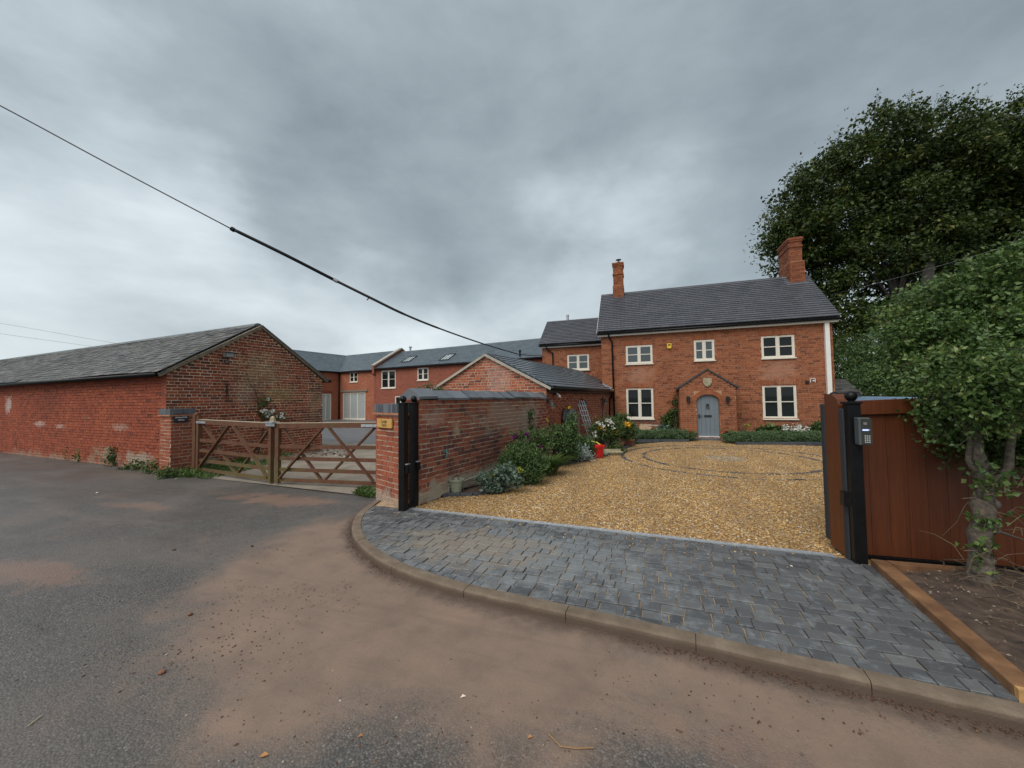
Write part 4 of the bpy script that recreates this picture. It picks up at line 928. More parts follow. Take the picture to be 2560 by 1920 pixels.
def pier_cap(th_, A, X, Y, lx, ly, h, vertical, tones=(0, 1)):
    A = np.array(A, float); ov = .03; c = th_
    m = MB(); cen = A + X * lx / 2 + Y * ly / 2; m.box(cen + Z3 * (h + .012), (lx + 2 * .05, ly + 2 * .05, .03), (X, Y, Z3)); m.build('tile_course', plain('creasing_tile', (.36, .15, .085), .85, .3, 12), th_)
    m = MB(); m.box(cen + Z3 * (h + .10), (lx + .02, ly + .02, .125), (X, Y, Z3)); m.build('cap_core', M_mortar, th_)
    w = .072 if vertical else .23
    for O_, u_, n_, l in ((A - X * .02 - Y * .02, X, -Y, lx + .04), (A + X * (lx + .02) - Y * .02, Y, X, ly + .04), (A + X * (lx + .02) + Y * (ly + .02), -X, Y, lx + .04), (A - X * .02 + Y * (ly + .02), -Y, -X, ly + .04)):
        k = max(1, round(l / w)); bw = l / k
        for i in range(k): put('cap_brick', unit(M_blue, random.uniform(*tones)), th_, mat4(O_ + u_ * (bw * i + .004) + Z3 * (h + .030) - n_ * .05, u_ * (bw - .008), n_ * (.062 + random.uniform(-.002, .003)), Z3 * .135))
    m = MB(); m.box(cen + Z3 * (h + .165), (lx + .03, ly + .03, .012), (X, Y, Z3)); m.build('cap_top', M_blue, th_)
pier_cap(p1, lp0, lpd, -lpn, lw, .58, ph, True)
sp0 = G(425, 1187, RZ); shh = VP(425, 1033, sp0, sp0 + FV)[2]
p2 = thing('gate_pier', sp0 + FU * .2 + FV * .3, 'brick gate pier with the slate sign at the barn corner', 'gate pier', 'brick piers of the farmyard gate')
FN = np.array([math.cos(FG), -math.sin(FG), 0])
pier(p2, sp0 + FV * .60, -FV, FU, .60, .44, shh - RZ, M_pier, 43); pier_cap(p2, sp0 + FV * .60 + Z3 * RZ, -FV, FU, .60, .44, shh - RZ, False, (.1, .5))

# signs
def text(body, size, loc, X, Zv, mat, parent, ext=.002, name='lettering', bold=0.):
    cu = bpy.data.curves.new(name, 'FONT'); cu.body = body; cu.size = size; cu.align_x = 'CENTER'; cu.align_y = 'CENTER'; cu.extrude = ext; cu.offset = bold; cu.space_line = .85
    o = bpy.data.objects.new(name, cu); COL.objects.link(o); X = np.array(X, float); Zv = np.array(Zv, float); Nn = np.cross(X, Zv)
    m = Matrix.Identity(4)
    for i in range(3): m[i][0], m[i][1], m[i][2], m[i][3] = X[i], Zv[i], Nn[i], loc[i]
    bpy.context.view_layer.update()
    dg = bpy.context.evaluated_depsgraph_get(); me = bpy.data.meshes.new_from_object(o.evaluated_get(dg)); bpy.data.objects.remove(o)
    me.materials.clear(); me.materials.append(mat)
    o = put(name, me, parent, m); return o
a = VP(945.5, 1046, lp0 + lpn * .02, lp0 + lpn * .02 + lpd); c = VP(982, 1071, lp0 + lpn * .02, lp0 + lpn * .02 + lpd); ctr = (a + c) / 2; sw, sh = np.linalg.norm((c - a)[:2]), abs(a[2] - c[2]) 
m = MB(); m.box(ctr + lpn * .008, (sw, .028, sh), (lpd, lpn, Z3)); sgn = tag(m.build('name_sign', plain('oak_sign', (.52, .30, .085), .5, .18, 18), bevel=.004), 'honey coloured wooden sign reading Lodge Farm on the pier by the black posts', 'sign')
M_ink = plain('burnt_lettering', (.07, .03, .015), .7, .2)
def serif(b, ch, x, h):                                    # light serifs under the plain built-in letters
    pass
text('Lodge', sh * .50, ctr + lpn * .0225 + Z3 * sh * .215, lpd, Z3, M_ink, sgn, .001, bold=.0012); text('Farm', sh * .50, ctr + lpn * .0225 - Z3 * sh * .20, lpd, Z3, M_ink, sgn, .001, bold=.0012)
spn = -np.array([FV[1], -FV[0], 0]) if (-np.array([FV[1], -FV[0], 0])) @ (EYE - sp0) > 0 else np.array([FV[1], -FV[0], 0])
q0 = sp0 + FN * .03; a = VP(434, 1034, q0, q0 + FU); c = VP(471, 1056, q0, q0 + FU); ctr = (a + c) / 2; sw, sh = np.linalg.norm((c - a)[:2]), abs(VP(434, 1056, q0, q0 + FU)[2] - a[2])
m = MB(); m.box(ctr, (sw, .022, sh), (FU, FN, Z3)); sg2 = tag(m.build('name_sign', plain('slate_sign', (.018, .022, .030), .35, .1, 10), bevel=.003), 'dark slate sign with pale lettering SWALLOWS on the pier at the barn corner', 'sign')
text('SWALLOWS', sh * .20, ctr + FN * .0125 + Z3 * sh * .07, FU, Z3, M_white, sg2, .001, bold=.0012)
m = MB(); m.box(ctr + FN * .0125 - Z3 * sh * .22, (sw * .42, .003, sh * .075), (FU, FN, Z3)); m.build('lettering', M_white, sg2)

# ------------------------------------------------------------------ the old barn
barn = thing('barn', BC + FU * 2.1 + FV * 5, 'long low old brick barn with a sagging slate roof and mossy gable', 'barn')
ez = on_gable(412, 932)[2]; bw = float((on_gable(806, 950) - BC) @ FU); azp = on_gable(652, 818); am = float((azp - BC) @ FU); az = azp[2]
ba = math.radians(4.5); BV = np.array([-math.cos(ba), math.sin(ba), 0]); BN = np.array([-math.sin(ba), -math.cos(ba), 0]); BL = 24.
eh, ah = ez - RZ - .04, az - RZ - .06
b = MB(); b.prism([BC, BC + FU * bw, BC + FU * bw + Z3 * eh, BC + FU * am + Z3 * ah, BC + Z3 * eh], -FN * .3)
bwall = b.build('gable_wall', M_mortar_b, barn); b = MB()
b.prism([BC - FN * .31, BC + BV * BL, BC + BV * BL + Z3 * eh, BC - FN * .31 + Z3 * eh], -BN * .3)
b.prism([BC + FU * bw - FN * .31, BC + FU * bw + BV * BL, BC + FU * bw + BV * BL + Z3 * eh, BC + FU * bw - FN * .31 + Z3 * eh], BN * .3)
bside = b.build('side_wall', M_mortar_s, barn); L = []

def bt(s, z, hd, r):
    t_ = r.gauss(.46, .24)
    if z < .95 + .25 * math.sin(s * 3): t_ = r.gauss(.60, .12)
    if s > bw - .55 and z > .9: t_ = r.choice((.05, .1, .9, .95, .3))
    return min(1, max(0, t_))
lay_bricks(L, BC, FU, FN, [(0, 0), (bw, 0), (bw, eh), (am, ah), (0, eh)], M_barn, bond='garden', seed=51, gauge=.082, j=.016, proud=.007, rough=.004, L=.235, tones=bt); pieces(L, bwall, 'brick', 'brickwork', 300); L = []
lay_bricks(L, BC, BV, BN, [(0, 0), (BL, 0), (BL, eh), (0, eh)], M_barn, bond='garden', seed=52, gauge=.080, j=.009, proud=.005, rough=.003, L=.235, tones=lambda s, z, hd, r: min(1, max(0, r.gauss(.58, .14))))
pieces(L, bside, 'brick', 'brickwork', 0)
bE0 = BC + BN * .17 + FN * .10 + Z3 * (ez - RZ + .0); bR0 = BC + FU * am + FN * .10 + Z3 * (az - RZ + .06)
bup = bR0 - bE0; bup -= BV * (bup @ BV); bsl = np.linalg.norm(bup); bup /= bsl; bn_ = np.cross(bup, BV); bn_ = bn_ if bn_[2] > 0 else -bn_
sag = lambda s: .05 * math.sin(s * .55) + .02 * math.sin(s * 1.9)
b = MB(); slope_deck(b, bE0, bE0 + BV * BL, bE0 + bup * bsl, bE0 + bup * bsl + BV * BL, .05)
bE1 = BC + FU * (bw + .18) + FN * .1 + Z3 * (ez - RZ)
slope_deck(b, bE1 + BV * BL, bE1, bR0 + BV * BL, bR0, .05)
broof = b.build('roof', M_slate, barn); T = []
lay_tiles(T, bE0 - bup * .05 + bn_ * .006, BV, bup, bn_, BL, bsl, M_slate, .27, .165, .013, seed=8, jit=.004, wob=.0025, tones=lambda x, s, r: min(1, max(0, r.gauss(.5, .27))))
for i, (o, X, Y, Zv, t_, m_) in enumerate(T): T[i] = (o + bn_ * (.02 + .02 * math.sin(float((o - bE0) @ BV) * .7)), X, Y, Zv, t_, m_)
pieces(T, broof, 'slate', 'slating', 300)
ridge(broof, bE0 + bup * bsl + Z3 * .03, bE0 + bup * bsl + BV * BL + Z3 * .03, plain('ridge_clay', (.13, .14, .14), .7, .3), .5, .15, .07)
b = MB()                                                   # stone verge along both rakes of the gable
for P0 in (bE0, bE1):
    k = 9
    for i in range(k):
        q0, q1 = P0 + (bR0 - P0) * i / k, P0 + (bR0 - P0) * (i + .97) / k
        b.bar(q0 - FN * .09 - Z3 * .06, q1 - FN * .09 - Z3 * (.06 + random.uniform(-.01, .01)), .16, .085)
b.build('verge', M_stone, barn)
gutter(barn, bE0 + BN * .05 - Z3 * .05 - FN * .1, bE0 + BV * BL + BN * .05 - Z3 * .05, .055)
b = MB(); b.tube([bE1 - BN * .0 + FU * .05 - Z3 * .05 + FN * .02, bE1 + FU * .05 - Z3 * .05 + BV * 10], .055, 8); b.build('gutter', M_black, barn, smooth=True)
b = MB(); p = on_gable(566.5, 975) + FN * .03                 # wrought iron wall tie
b.bar(p - Z3 * .17, p + Z3 * .17, .028, .028, FN)
for z in (-.17, -.02, .17): b.bar(p + Z3 * z - FU * .05, p + Z3 * z + FU * .05, .025, .03)
b.build('wall_tie', M_iron, barn)
p = on_gable(562, 889) + FN * .22                             # floodlight
m = MB(); m.box(p, (.22, .15, .13), (FU, FN, Z3)); m.box(p + Z3 * .072 + FN * .02, (.25, .2, .015), (FU, FN, Z3)); m.bar(p - Z3 * .05, p - Z3 * .16 - FN * .05, .03, .03, FN); m.bar(p - Z3 * .16 - FN * .05, p - Z3 * .19 - FN * .2, .03, .05); m.ball(p - Z3 * .20 - FN * .06, .045)
fl = tag(m.build('floodlight', plain('floodlight_grey', (.07, .07, .07), .5)), 'dark floodlight with sensor fixed high on the barn gable', 'floodlight')
m = MB(); m.box(p + FN * .077 - Z3 * .005, (.18, .006, .10), (FU, FN, Z3)); m.build('lens', plain('lamp_glass', (.22, .22, .21), .15, .1), fl)

# ------------------------------------------------------------------ the converted range at the back of the yard
rngb = thing('converted_barn', (-14, 27, 0), 'long brick barn conversion with slate roof, rooflights and cream windows behind the yard', 'barn conversion')
m_, t, b = new_mat('range_brick'); p = pos(t); M_range = m_
def brick_tex(t, b, vec, c1, c2, mort):
    bt_ = N('ShaderNodeTexBrick', t); bt_.inputs['Scale'].default_value = 1; bt_.inputs['Brick Width'].default_value = .235; bt_.inputs['Row Height'].default_value = .08; bt_.inputs['Mortar Size'].default_value = .006
    bt_.inputs['Color1'].default_value = (*c1, 1); bt_.inputs['Color2'].default_value = (*c2, 1); bt_.inputs['Mortar'].default_value = (*mort, 1); bt_.inputs['Bias'].default_value = -.1
    t.links.new(vec, bt_.inputs['Vector']); return bt_.outputs['Color']
def range_mat(name, U, c1, c2, mort):
    m, t, b = new_mat(name); p = pos(t)
    d1 = N('ShaderNodeVectorMath', t, operation='DOT_PRODUCT'); t.links.new(p, d1.inputs[0]); d1.inputs[1].default_value = tuple(U)
    sp_ = N('ShaderNodeSeparateXYZ', t); t.links.new(p, sp_.inputs[0]); cb = N('ShaderNodeCombineXYZ', t); t.links.new(d1.outputs['Value'], cb.inputs[0]); t.links.new(sp_.outputs[2], cb.inputs[1])
    c = brick_tex(t, b, cb.outputs[0], c1, c2, mort); c = mixc(t, maprange(t, noise(p, 1.4, 6, .65, tree=t), .35, .7, 0, .5), c, tuple(x * .6 for x in c1)); c = mixc(t, maprange(t, noise(p, 9, 4, .7, tree=t), .5, .8, 0, .45), c, (.34, .17, .10))
    t.links.new(c, b.inputs['Base Color']); b.inputs['Roughness'].default_value = .85; bump(t, b, noise(p, 25, 4, .6, tree=t), .5, .01); return m
RA0 = G(935, 1051, -.05); RU = -FV; RN = np.array([-math.sin(FG), -math.cos(FG), 0])
RZ0 = -.05
M_r1 = range_mat('range_brick_red', RU, (.29, .078, .042), (.20, .052, .032), (.26, .11, .07)); M_r2 = range_mat('range_brick_orange', RU, (.40, .12, .055), (.26, .07, .035), (.33, .17, .11)); M_r3 = range_mat('range_brick_side', FU, (.38, .11, .05), (.26, .07, .035), (.32, .16, .10))
re_z = VP(1000, 918, RA0, RA0 + RU)[2]; rl = 17.
Rp = lambda s, z, d=0.: RA0 + RU * s + Z3 * (z - RZ0) - RN * d
rhw = [hole_px(953, 927, 989, 970, RA0, RU), hole_px(1043, 920, 1071, 950, RA0, RU), hole_px(987, 990, 1016, 1052, RA0, RU)]
b = MB(); core(b, RA0, RU, RN, [(0, 0), (rl, 0), (rl, re_z - RZ0), (0, re_z - RZ0)], .3, rhw, .12); b.build('wall', M_r1, rngb)
for h, r_ in zip(rhw, (2, 2, 3)): window(rngb, RA0, RU, RN, h, 2, r_, recess=.05, fw=.07, mull=.10)
half = 3.0; rr_z = VP(1200, 862, RA0 - RN * half, RA0 - RN * half + RU)[2]
rup = Rp(0, rr_z, half) - Rp(0, re_z, -.15); rsl = np.linalg.norm(rup); rup /= rsl; rnn = np.cross(RU, rup); rnn = rnn if rnn[2] > 0 else -rnn
b = MB(); slope_deck(b, Rp(.2, re_z, -.15), Rp(rl, re_z, -.15), Rp(.2, rr_z, half), Rp(rl, rr_z, half)); slope_deck(b, Rp(rl, re_z, 2 * half + .15), Rp(.2, re_z, 2 * half + .15), Rp(rl, rr_z, half), Rp(.2, rr_z, half))
b.prism([Rp(rl - .3, 0, .3), Rp(rl - .3, 0, 6), Rp(rl - .3, re_z, 6), Rp(rl - .3, rr_z - .1, half), Rp(rl - .3, re_z, .3)], RU * .25)
rroof = b.build('roof', M_bslate, rngb); T = []
lay_tiles(T, Rp(.2, re_z + .005, -.18), RU, rup, rnn, rl - .2, rsl, M_bslate, .30, .21, .018, seed=61, jit=.002); pieces(T, rroof, 'slate', 'slating', 0)
ridge(rroof, Rp(.2, rr_z + .03, half), Rp(rl, rr_z + .03, half), M_bslate, .6)
gutter(rngb, Rp(.25, re_z - .06, -.2), Rp(rl, re_z - .06, -.2), .06)
for (x0, y0, x1, y1) in ((1010, 908, 1037, 891), (1106, 904, 1132, 885)):   # rooflights
    def on_roof(x, y):
        d = ray(x, y); O_ = Rp(0, re_z, -.15); return EYE + d * (((O_ - EYE) @ rnn) / (d @ rnn))
    q0, q1 = on_roof(x0, y0), on_roof(x1, y1); c = (q0 + q1) / 2 + rnn * .05; w = .85; hgt = 1.15
    m = MB()
    for sg in (-1, 1): m.box(c + RU * sg * w / 2, (.07, hgt, .09), (RU, rup, rnn)); m.box(c + rup * sg * hgt / 2, (w + .07, .07, .085), (RU, rup, rnn))
    for sg in (-.17, .17): m.box(c + RU * sg * w, (.025, hgt - .1, .07), (RU, rup, rnn))
    rl_ = m.build('rooflight', M_black, rngb)
    for sg in (-1, 0, 1):
        m = MB(); m.box(c + RU * sg * w * .33, (w * .30, hgt - .09, .02), (RU, rup, rnn)); m.build('pane', bpy.data.materials.get('skylight_glass') or plain('skylight_glass', (.42, .47, .47), .12, .1, 2), rl_)
m = MB(); q = on_roof(1300, 893); m.tube([q, q + Z3 * .42], .06, 8); m.lathe(q + Z3 * .38, [(.10, 0), (.10, .08), (.03, .13)], 10); m.build('vent_pipe', M_black, rngb)
m = MB(); q = Rp(0, 0, half); q = VP(1026, 872, Rp(0, 0, half), Rp(1, 0, half)); m.tube([q - Z3 * .2, q + Z3 * .12], .09, 8); m.lathe(q + Z3 * .12, [(.16, 0), (.16, .05), (.05, .12)], 10); m.build('vent_pipe', M_galv, rngb)
# parapet gable with stone coping at the end of the long roof
m = MB(); pz = .32
m.prism([Rp(0, 0), Rp(0, 0, 6), Rp(0, re_z + pz, 6.2), Rp(0, rr_z + pz, half), Rp(0, re_z + pz - .12, -.22), Rp(0, re_z - .42, -.22), Rp(0, re_z - .62, -.02)], RU * .22); m.build('parapet', M_r1, rngb)
m = MB()
for k in range(6):
    a0, a1 = Rp(.11, re_z + pz - .06, -.25), Rp(.11, rr_z + pz + .05, half); m.bar(a0 + (a1 - a0) * k / 6, a0 + (a1 - a0) * (k + .975) / 6, .40, .11)
m.bar(Rp(.11, rr_z + pz + .05, half), Rp(.11, re_z + pz, 6.2), .34, .09); m.build('coping', plain('coping_stone', (.36, .32, .27), .9, .25, 6), rngb)
# the corner block, its roof a little lower
CA = RA0 - RN * .35; cl = float((VP(848, 1050, CA, CA + RU) - CA) @ RU); ce_z = VP(900, 927, CA, CA + RU)[2]
cR = VP(890, 888, CA - RN * half, CA - RN * half + RU)[2]
Cp = lambda s, z, d=0.: CA + RU * s + Z3 * (z - RZ0) - RN * d
chs = [hole_px(874, 931, 894, 955, CA, RU), hole_px(857, 982, 913, 1049, CA, RU)]
b = MB(); core(b, CA, RU, RN, [(cl, 0), (-.02, 0), (-.02, ce_z - RZ0), (cl, ce_z - RZ0)], .3, chs, .12); b.build('corner_wall', M_r2, rngb)
window(rngb, CA, RU, RN, chs[0], 2, 2, recess=.05, fw=.06, mull=.08); window(rngb, CA, RU, RN, chs[1], 3, 1, glass=M_blind, recess=.05, fw=.06, mull=.06, label='wide full height window of three tall pale panes')
m = MB(); m.box(Cp((chs[1][0] + chs[1][1]) / 2, chs[1][3] + RZ0 + .14, -.02), (chs[1][1] - chs[1][0] + .6, .1, .17), (RU, RN, Z3)); m.build('lintel', M_oak, rngb)
# the side range running towards the viewer, meeting the corner block in a valley
KK = Cp(cl, 0); KK[2] = RZ0; sl_len = 9.0; SU = -FU; SN = FN
se = VP(800, 926, KK, KK + SU)[2]
Sp = lambda s, z, d=0.: KK + SU * s + Z3 * (z - RZ0) - SN * d
shs = [hole_px(802, 984, 828, 1051, KK, SU)]
b = MB(); core(b, KK, SU, SN, [(-.02, 0), (sl_len, 0), (sl_len, se - RZ0), (-.02, se - RZ0)], .3, shs, .12); b.build('side_wall', M_r3, rngb)
window(rngb, KK, SU, SN, shs[0], 2, 1, glass=M_blind, recess=.05, fw=.06, mull=.06, label='tall arched door height window of pale panes by the old barn')
m = MB(); a0, a1 = shs[0][0] - .1, shs[0][1] + .1
for i in range(12):
    q = (i + .5) / 12; m.box(Sp(a0 + (a1 - a0) * q, shs[0][3] + RZ0 + .1 + .10 * math.sin(math.pi * q), -.012), ((a1 - a0) / 12 - .015, .04, .2), (SU, SN, Z3))
m.build('arch', M_r1, rngb)
b = MB(); zr_ = cR
slope_deck(b, Cp(0, ce_z, -.15), Cp(cl - half, zr_, half), Cp(0, zr_, half), Cp(cl - half, zr_, half))
V0, V1 = Cp(cl + .12, ce_z, -.15), Cp(cl - half, zr_, half)            # valley line
b2 = MB(); b2.add([Cp(0, ce_z, -.15), V0, V1, Cp(0, zr_, half)], [(0, 1, 2, 3)]); b2.add([V0, Sp(sl_len, ce_z, -.15), Sp(sl_len, zr_, half), V1], [(0, 1, 2, 3)])
b2.add([Cp(0, ce_z, -.15) - Z3 * .05, V0 - Z3 * .05, V1 - Z3 * .05, Cp(0, zr_, half) - Z3 * .05], [(3, 2, 1, 0)]); b2.add([V0 - Z3 * .05, Sp(sl_len, ce_z, -.15) - Z3 * .05, Sp(sl_len, zr_, half) - Z3 * .05, V1 - Z3 * .05], [(3, 2, 1, 0)])
b2.add([Sp(sl_len, zr_, half), V1, Cp(cl - 2 * half, ce_z, 2 * half), Sp(sl_len, ce_z, 2 * half)], [(0, 1, 2, 3)]); b2.add([V1, Cp(0, zr_, half), Cp(0, ce_z, 2 * half), Cp(cl - 2 * half, ce_z, 2 * half)], [(0, 1, 2, 3)])
cr_ = b2.build('corner_roof', M_bslate, rngb); T = []
cup = Cp(0, zr_, half) - Cp(0, ce_z, -.15); csl = np.linalg.norm(cup); cup /= csl; cnn = np.cross(RU, cup); cnn = cnn if cnn[2] > 0 else -cnn
lay_tiles(T, Cp(cl - half, ce_z + .005, -.18), RU, cup, cnn, half - cl - .02, csl, M_bslate, .30, .21, .018, seed=63, clip=lambda x, s: x > (half + .12) * (1 - s / csl), jit=.002)
sup = Sp(0, zr_, half) - Sp(0, ce_z, -.15); sup -= SU * (sup @ SU); ssl = np.linalg.norm(sup); sup /= ssl; snn = np.cross(SU, sup); snn = snn if snn[2] > 0 else -snn
lay_tiles(T, Sp(-half, ce_z + .005, -.18), SU, sup, snn, sl_len + half, ssl, M_bslate, .30, .21, .018, seed=64, clip=lambda x, s: x > (half + .15) * (1 - s / ssl), jit=.002)
pieces(T, cr_, 'slate', 'slating', 0)
m = MB(); m.bar(V0 + Z3 * .03, V1 + Z3 * .03, .16, .02); m.build('valley_lead', M_lead, rngb)
ridge(cr_, V1 + Z3 * .04, Cp(0, zr_ + .04, half), M_bslate, .6); ridge(cr_, V1 + Z3 * .04, Sp(sl_len, zr_ + .04, half), M_bslate, .6)
gutter(rngb, Cp(cl, ce_z - .06, -.19), Cp(0, ce_z - .06, -.19), .06); gutter(rngb, Sp(.1, ce_z - .06, -.19), Sp(sl_len, ce_z - .06, -.19), .06)
downpipe(rngb, [Cp(cl + .12, ce_z - .1, -.12), Cp(cl + .12, RZ0 + .02, -.12)], .05)
# ------------------------------------------------------------------ five-bar gates
m_, t, b = new_mat('gate_timber'); p = pos(t); M_gate = m_
c = ramp(t, noise(p, 7., 6, .6, tree=t), [(.3, (.085, .031, .013)), (.7, (.135, .054, .025))])
c = mixc(t, maprange(t, noise(p, 2.6, 5, .65, tree=t), .50, .70, 0, .55), c, (.095, .075, .022))
c = stain(t, c, G(640, 1195, .1), (1.6, .6, .5), (.105, .092, .026), .55, 4); c = stain(t, c, G(560, 1180, .1), (1.6, .6, .4), (.10, .088, .024), .5, 4)
t.links.new(c, b.inputs['Base Color']); b.inputs['Roughness'].default_value = .75; bump(t, b, noise(p, 40, 4, .6, tree=t), .4, .005)
M_pale = plain('worn_timber_top', (.42, .34, .24), .8, .2, 20)
Lh = G(493, 1184, RZ); Mh = G(683, 1212, RZ); Rh = G(940, 1224, RZ); Rh = Rh + (Rh - Mh) * .05
def five_bar(A, B, label, ztA, ztB, z0):
    """A hinge end, B meeting end"""
    A, B = np.array(A, float), np.array(B, float); X = B - A; X[2] = 0; L = np.linalg.norm(X); X /= L; Nn = np.array([X[1], -X[0], 0])
    if Nn @ (EYE - A) < 0: Nn = -Nn
    gt = thing('five_bar_gate', A + X * .05, label, 'gate', 'pair of five-bar farm gates'); P = lambda s, z, d=0.: np.array([A[0], A[1], 0]) + X * s + Z3 * z + Nn * d
    zt = lambda s: ztA + (ztB - ztA) * s / L
    H = ztA - z0
    m = MB(); m.box(P(.05, (z0 + ztA + .10) / 2), (.095, .085, ztA + .10 - z0), (X, Nn, Z3)); m.build('hanging_stile', M_gate, gt)
    m = MB(); m.box(P(L - .05, (z0 - .03 + ztB) / 2), (.085, .08, ztB - z0 + .03), (X, Nn, Z3)); m.build('meeting_stile', M_gate, gt)
    m = MB(); m.bar(P(.1, zt(0) - .05), P(L - .1, zt(L) - .05), .07, .10); m.build('top_rail', M_gate, gt)
    m = MB(); m.bar(P(.1, zt(0) + .004), P(L - .02, zt(L) + .004), .075, .010); m.build('rail_cap', M_pale, gt)
    for fr in (.60, .40, .21, .035):
        m = MB(); m.bar(P(.09, z0 + (zt(0) - z0) * fr), P(L - .09, z0 + (zt(L) - z0) * fr), .028, .072); m.build('rail', M_gate, gt)
    for s0, zz0, s1, zz1, d in ((L * .47, zt(L * .47) - .10, .16, z0 + .10, .032), (L * .53, zt(L * .53) - .10, L - .12, z0 + .08, .032), (.16, zt(0) - .10, L * .53, z0 + .06, -.032), (L - .14, zt(L) - .10, L * .56, z0 + .06, -.032)):
        m = MB(); m.bar(P(s0, zz0, d), P(s1, zz1, d), .030, .070, Nn if abs(Nn @ Z3) < .9 else Z3)
        m.build('brace', M_gate, gt)
    m = MB(); m.box(P(.20, ztA - .06, .042), (.44, .010, .055), (X, Nn, Z3)); 
    for s in (.08, .34): m.ball(P(s, ztA - .06, .048), .014, 8, 4)
    m.build('hinge_strap', M_galv, gt)
    return gt, P, L, X, Nn
zA, zB, zC = VP(500, 1049, Lh, Mh)[2], VP(680, 1058, Lh, Mh)[2], VP(930, 1056, Mh, Rh)[2]
g1, P1, L1, X1, N1 = five_bar(Lh, Mh - (Mh - Lh) / np.linalg.norm(Mh - Lh) * .03, 'mossy five-bar gate leaf hung from the post at the pier with the slate sign', zA, zB, .0)
g2, P2_, L2, X2, N2 = five_bar(Rh, Mh + (Rh - Mh) / np.linalg.norm(Rh - Mh) * .06, 'brown five-bar gate leaf hung from the pier with the Lodge Farm sign', zC, zB, .0)
m = MB(); m.box(P1(L1 - .02, zB + .02, .02), (.30, .15, .03), (X1, N1, Z3)); m.box(P1(L1, zB - .03, .062), (.30, .012, .06), (X1, N1, Z3)); m.build('latch_plate', M_galv, g1)
m = MB()
for k in range(4): m.tube([P1(L1 - .06 + .04 * k, zB + .03, .03), P1(L1 - .05 + .03 * k, zB + .12, .02), P1(L1 + .02 - .02 * k, zB + .14, .0), P1(L1 + .04 - .03 * k, zB + .03, -.03)], .011, 6)
tag(m.build('rope_loop', plain('old_rope', (.42, .34, .23), .9, .3, 30)), 'frayed rope loop tying both gate leaves together at the top', 'rope')
gp = thing('gate_post', P1(-.06, RZ), 'brown timber hanging post between the gate leaf and the pier with the slate sign', 'post')
m = MB(); q = P1(-.07, 0); m.box((q[0], q[1], (zA + .12 + RZ) / 2), (.13, .12, zA + .12 - RZ), (X1, N1, Z3)); m.lathe((q[0], q[1], zA + .12), [(.062, 0), (.055, .03), (.03, .055), (.001, .06)], 10); m.build('post', M_gate, gp)

# ------------------------------------------------------------------ black posts with ball finials
def black_post(pxl, pxr, yb, ytop, yball, label, group, z0=0., deep=.115, hooks=True, turn=0., h=None):
    q0, q1 = G(pxl, yb, z0), G(pxr, yb, z0); c = (q0 + q1) / 2; w = .105
    th_ = thing('gate_post', (c[0], c[1], z0), label, 'post', group); c = c + np.array([0, w / 2, 0])
    X, Y = np.array([math.cos(turn), math.sin(turn), 0]), np.array([-math.sin(turn), math.cos(turn), 0])
    zt = h or VP((pxl + pxr) / 2, ytop, c, c + CR)[2]
    m = MB(); m.box((c[0], c[1], (zt + z0) / 2), (w, w, zt - z0), (X, Y, Z3)); m.build('post', M_black, th_, bevel=.006)
    m = MB(); m.box((c[0], c[1], zt + .01), (w + .025, w + .025, .022), (X, Y, Z3)); m.build('cap', M_black, th_, bevel=.004)
    m = MB(); m.lathe((c[0], c[1], zt + .02), [(.03, 0), (.025, .012)], 12); m.ball((c[0], c[1], zt + .02 + .055), .051, 18, 12); m.build('ball_finial', M_black, th_, smooth=True)
    if hooks:
        m = MB(); m.box(c + X * (w / 2 + .02) + Z3 * (.62 - 0), (.04, .06, .13), (X, Y, Z3)); m.build('catch', M_black, th_); m = MB(); m.box(c + X * (w / 2 + .02) + Z3 * .69, (.05, .07, .012), (X, Y, Z3)); m.build('catch_plate', M_galv, th_)
    return c, zt
c1_, z1_ = black_post(995, 1011, 1278, 1010, 1001, 'black square post with ball top right beside the Lodge Farm pier', 'black posts of the drive gate')
c2_, z2_ = black_post(1023.5, 1038, 1266, 1010, 1001, 'black square post with ball top standing against the end of the garden wall', 'black posts of the drive gate', h=z1_)
m = MB(); m.bar(np.array([*c1_[:2], .03]), np.array([*c2_[:2], .03]), .10, .03); tag(m.build('foot_plate', M_black), 'black foot plate joining both posts at the garden wall', 'plate')

# ------------------------------------------------------------------ sliding timber gate on the right
m_, t, b = new_mat('stained_timber'); p = pos(t); M_wood = m_
a = N('ShaderNodeAttribute', t, attribute_name='tone')
mp = N('ShaderNodeMapping', t); mp.inputs['Scale'].default_value = (14, 14, .6); t.links.new(p, mp.inputs[0])
c = ramp(t, a.outputs['Fac'], [(0, (.090, .021, .005)), (1, (.130, .034, .008))])
c = mixc(t, maprange(t, noise(mp.outputs[0], 2.5, 6, .65, .6, tree=t), .35, .75, 0, .6), c, (.050, .012, .0035))
t.links.new(c, b.inputs['Base Color']); b.inputs['Roughness'].default_value = .5; bump(t, b, noise(mp.outputs[0], 6, 4, .6, tree=t), .3, .004)
f0 = G(2113, 1392); f1 = G(2420, 1418); gx = (f1 - f0); gx[2] = 0; gx /= np.linalg.norm(gx); gnm = np.array([gx[1], -gx[0], 0])
fe = G(2079, 1383); th_k = .26
K0 = np.array([f0[0], f0[1], 0.]); lg = thing('sliding_gate', K0 + gx * 1.0, 'wide red brown boarded timber gate slid open behind the black keypad post', 'gate')
Pg = lambda s, z, d=0.: K0 + gx * s + Z3 * z + gnm * d
zt0 = VP(2125, 1003, K0, K0 + gx)[2]; zt1 = VP(2330, 994, K0, K0 + gx)[2]; sA = float((VP(2125, 1003, K0, K0 + gx) - K0) @ gx); sB = float((VP(2330, 994, K0, K0 + gx) - K0) @ gx)
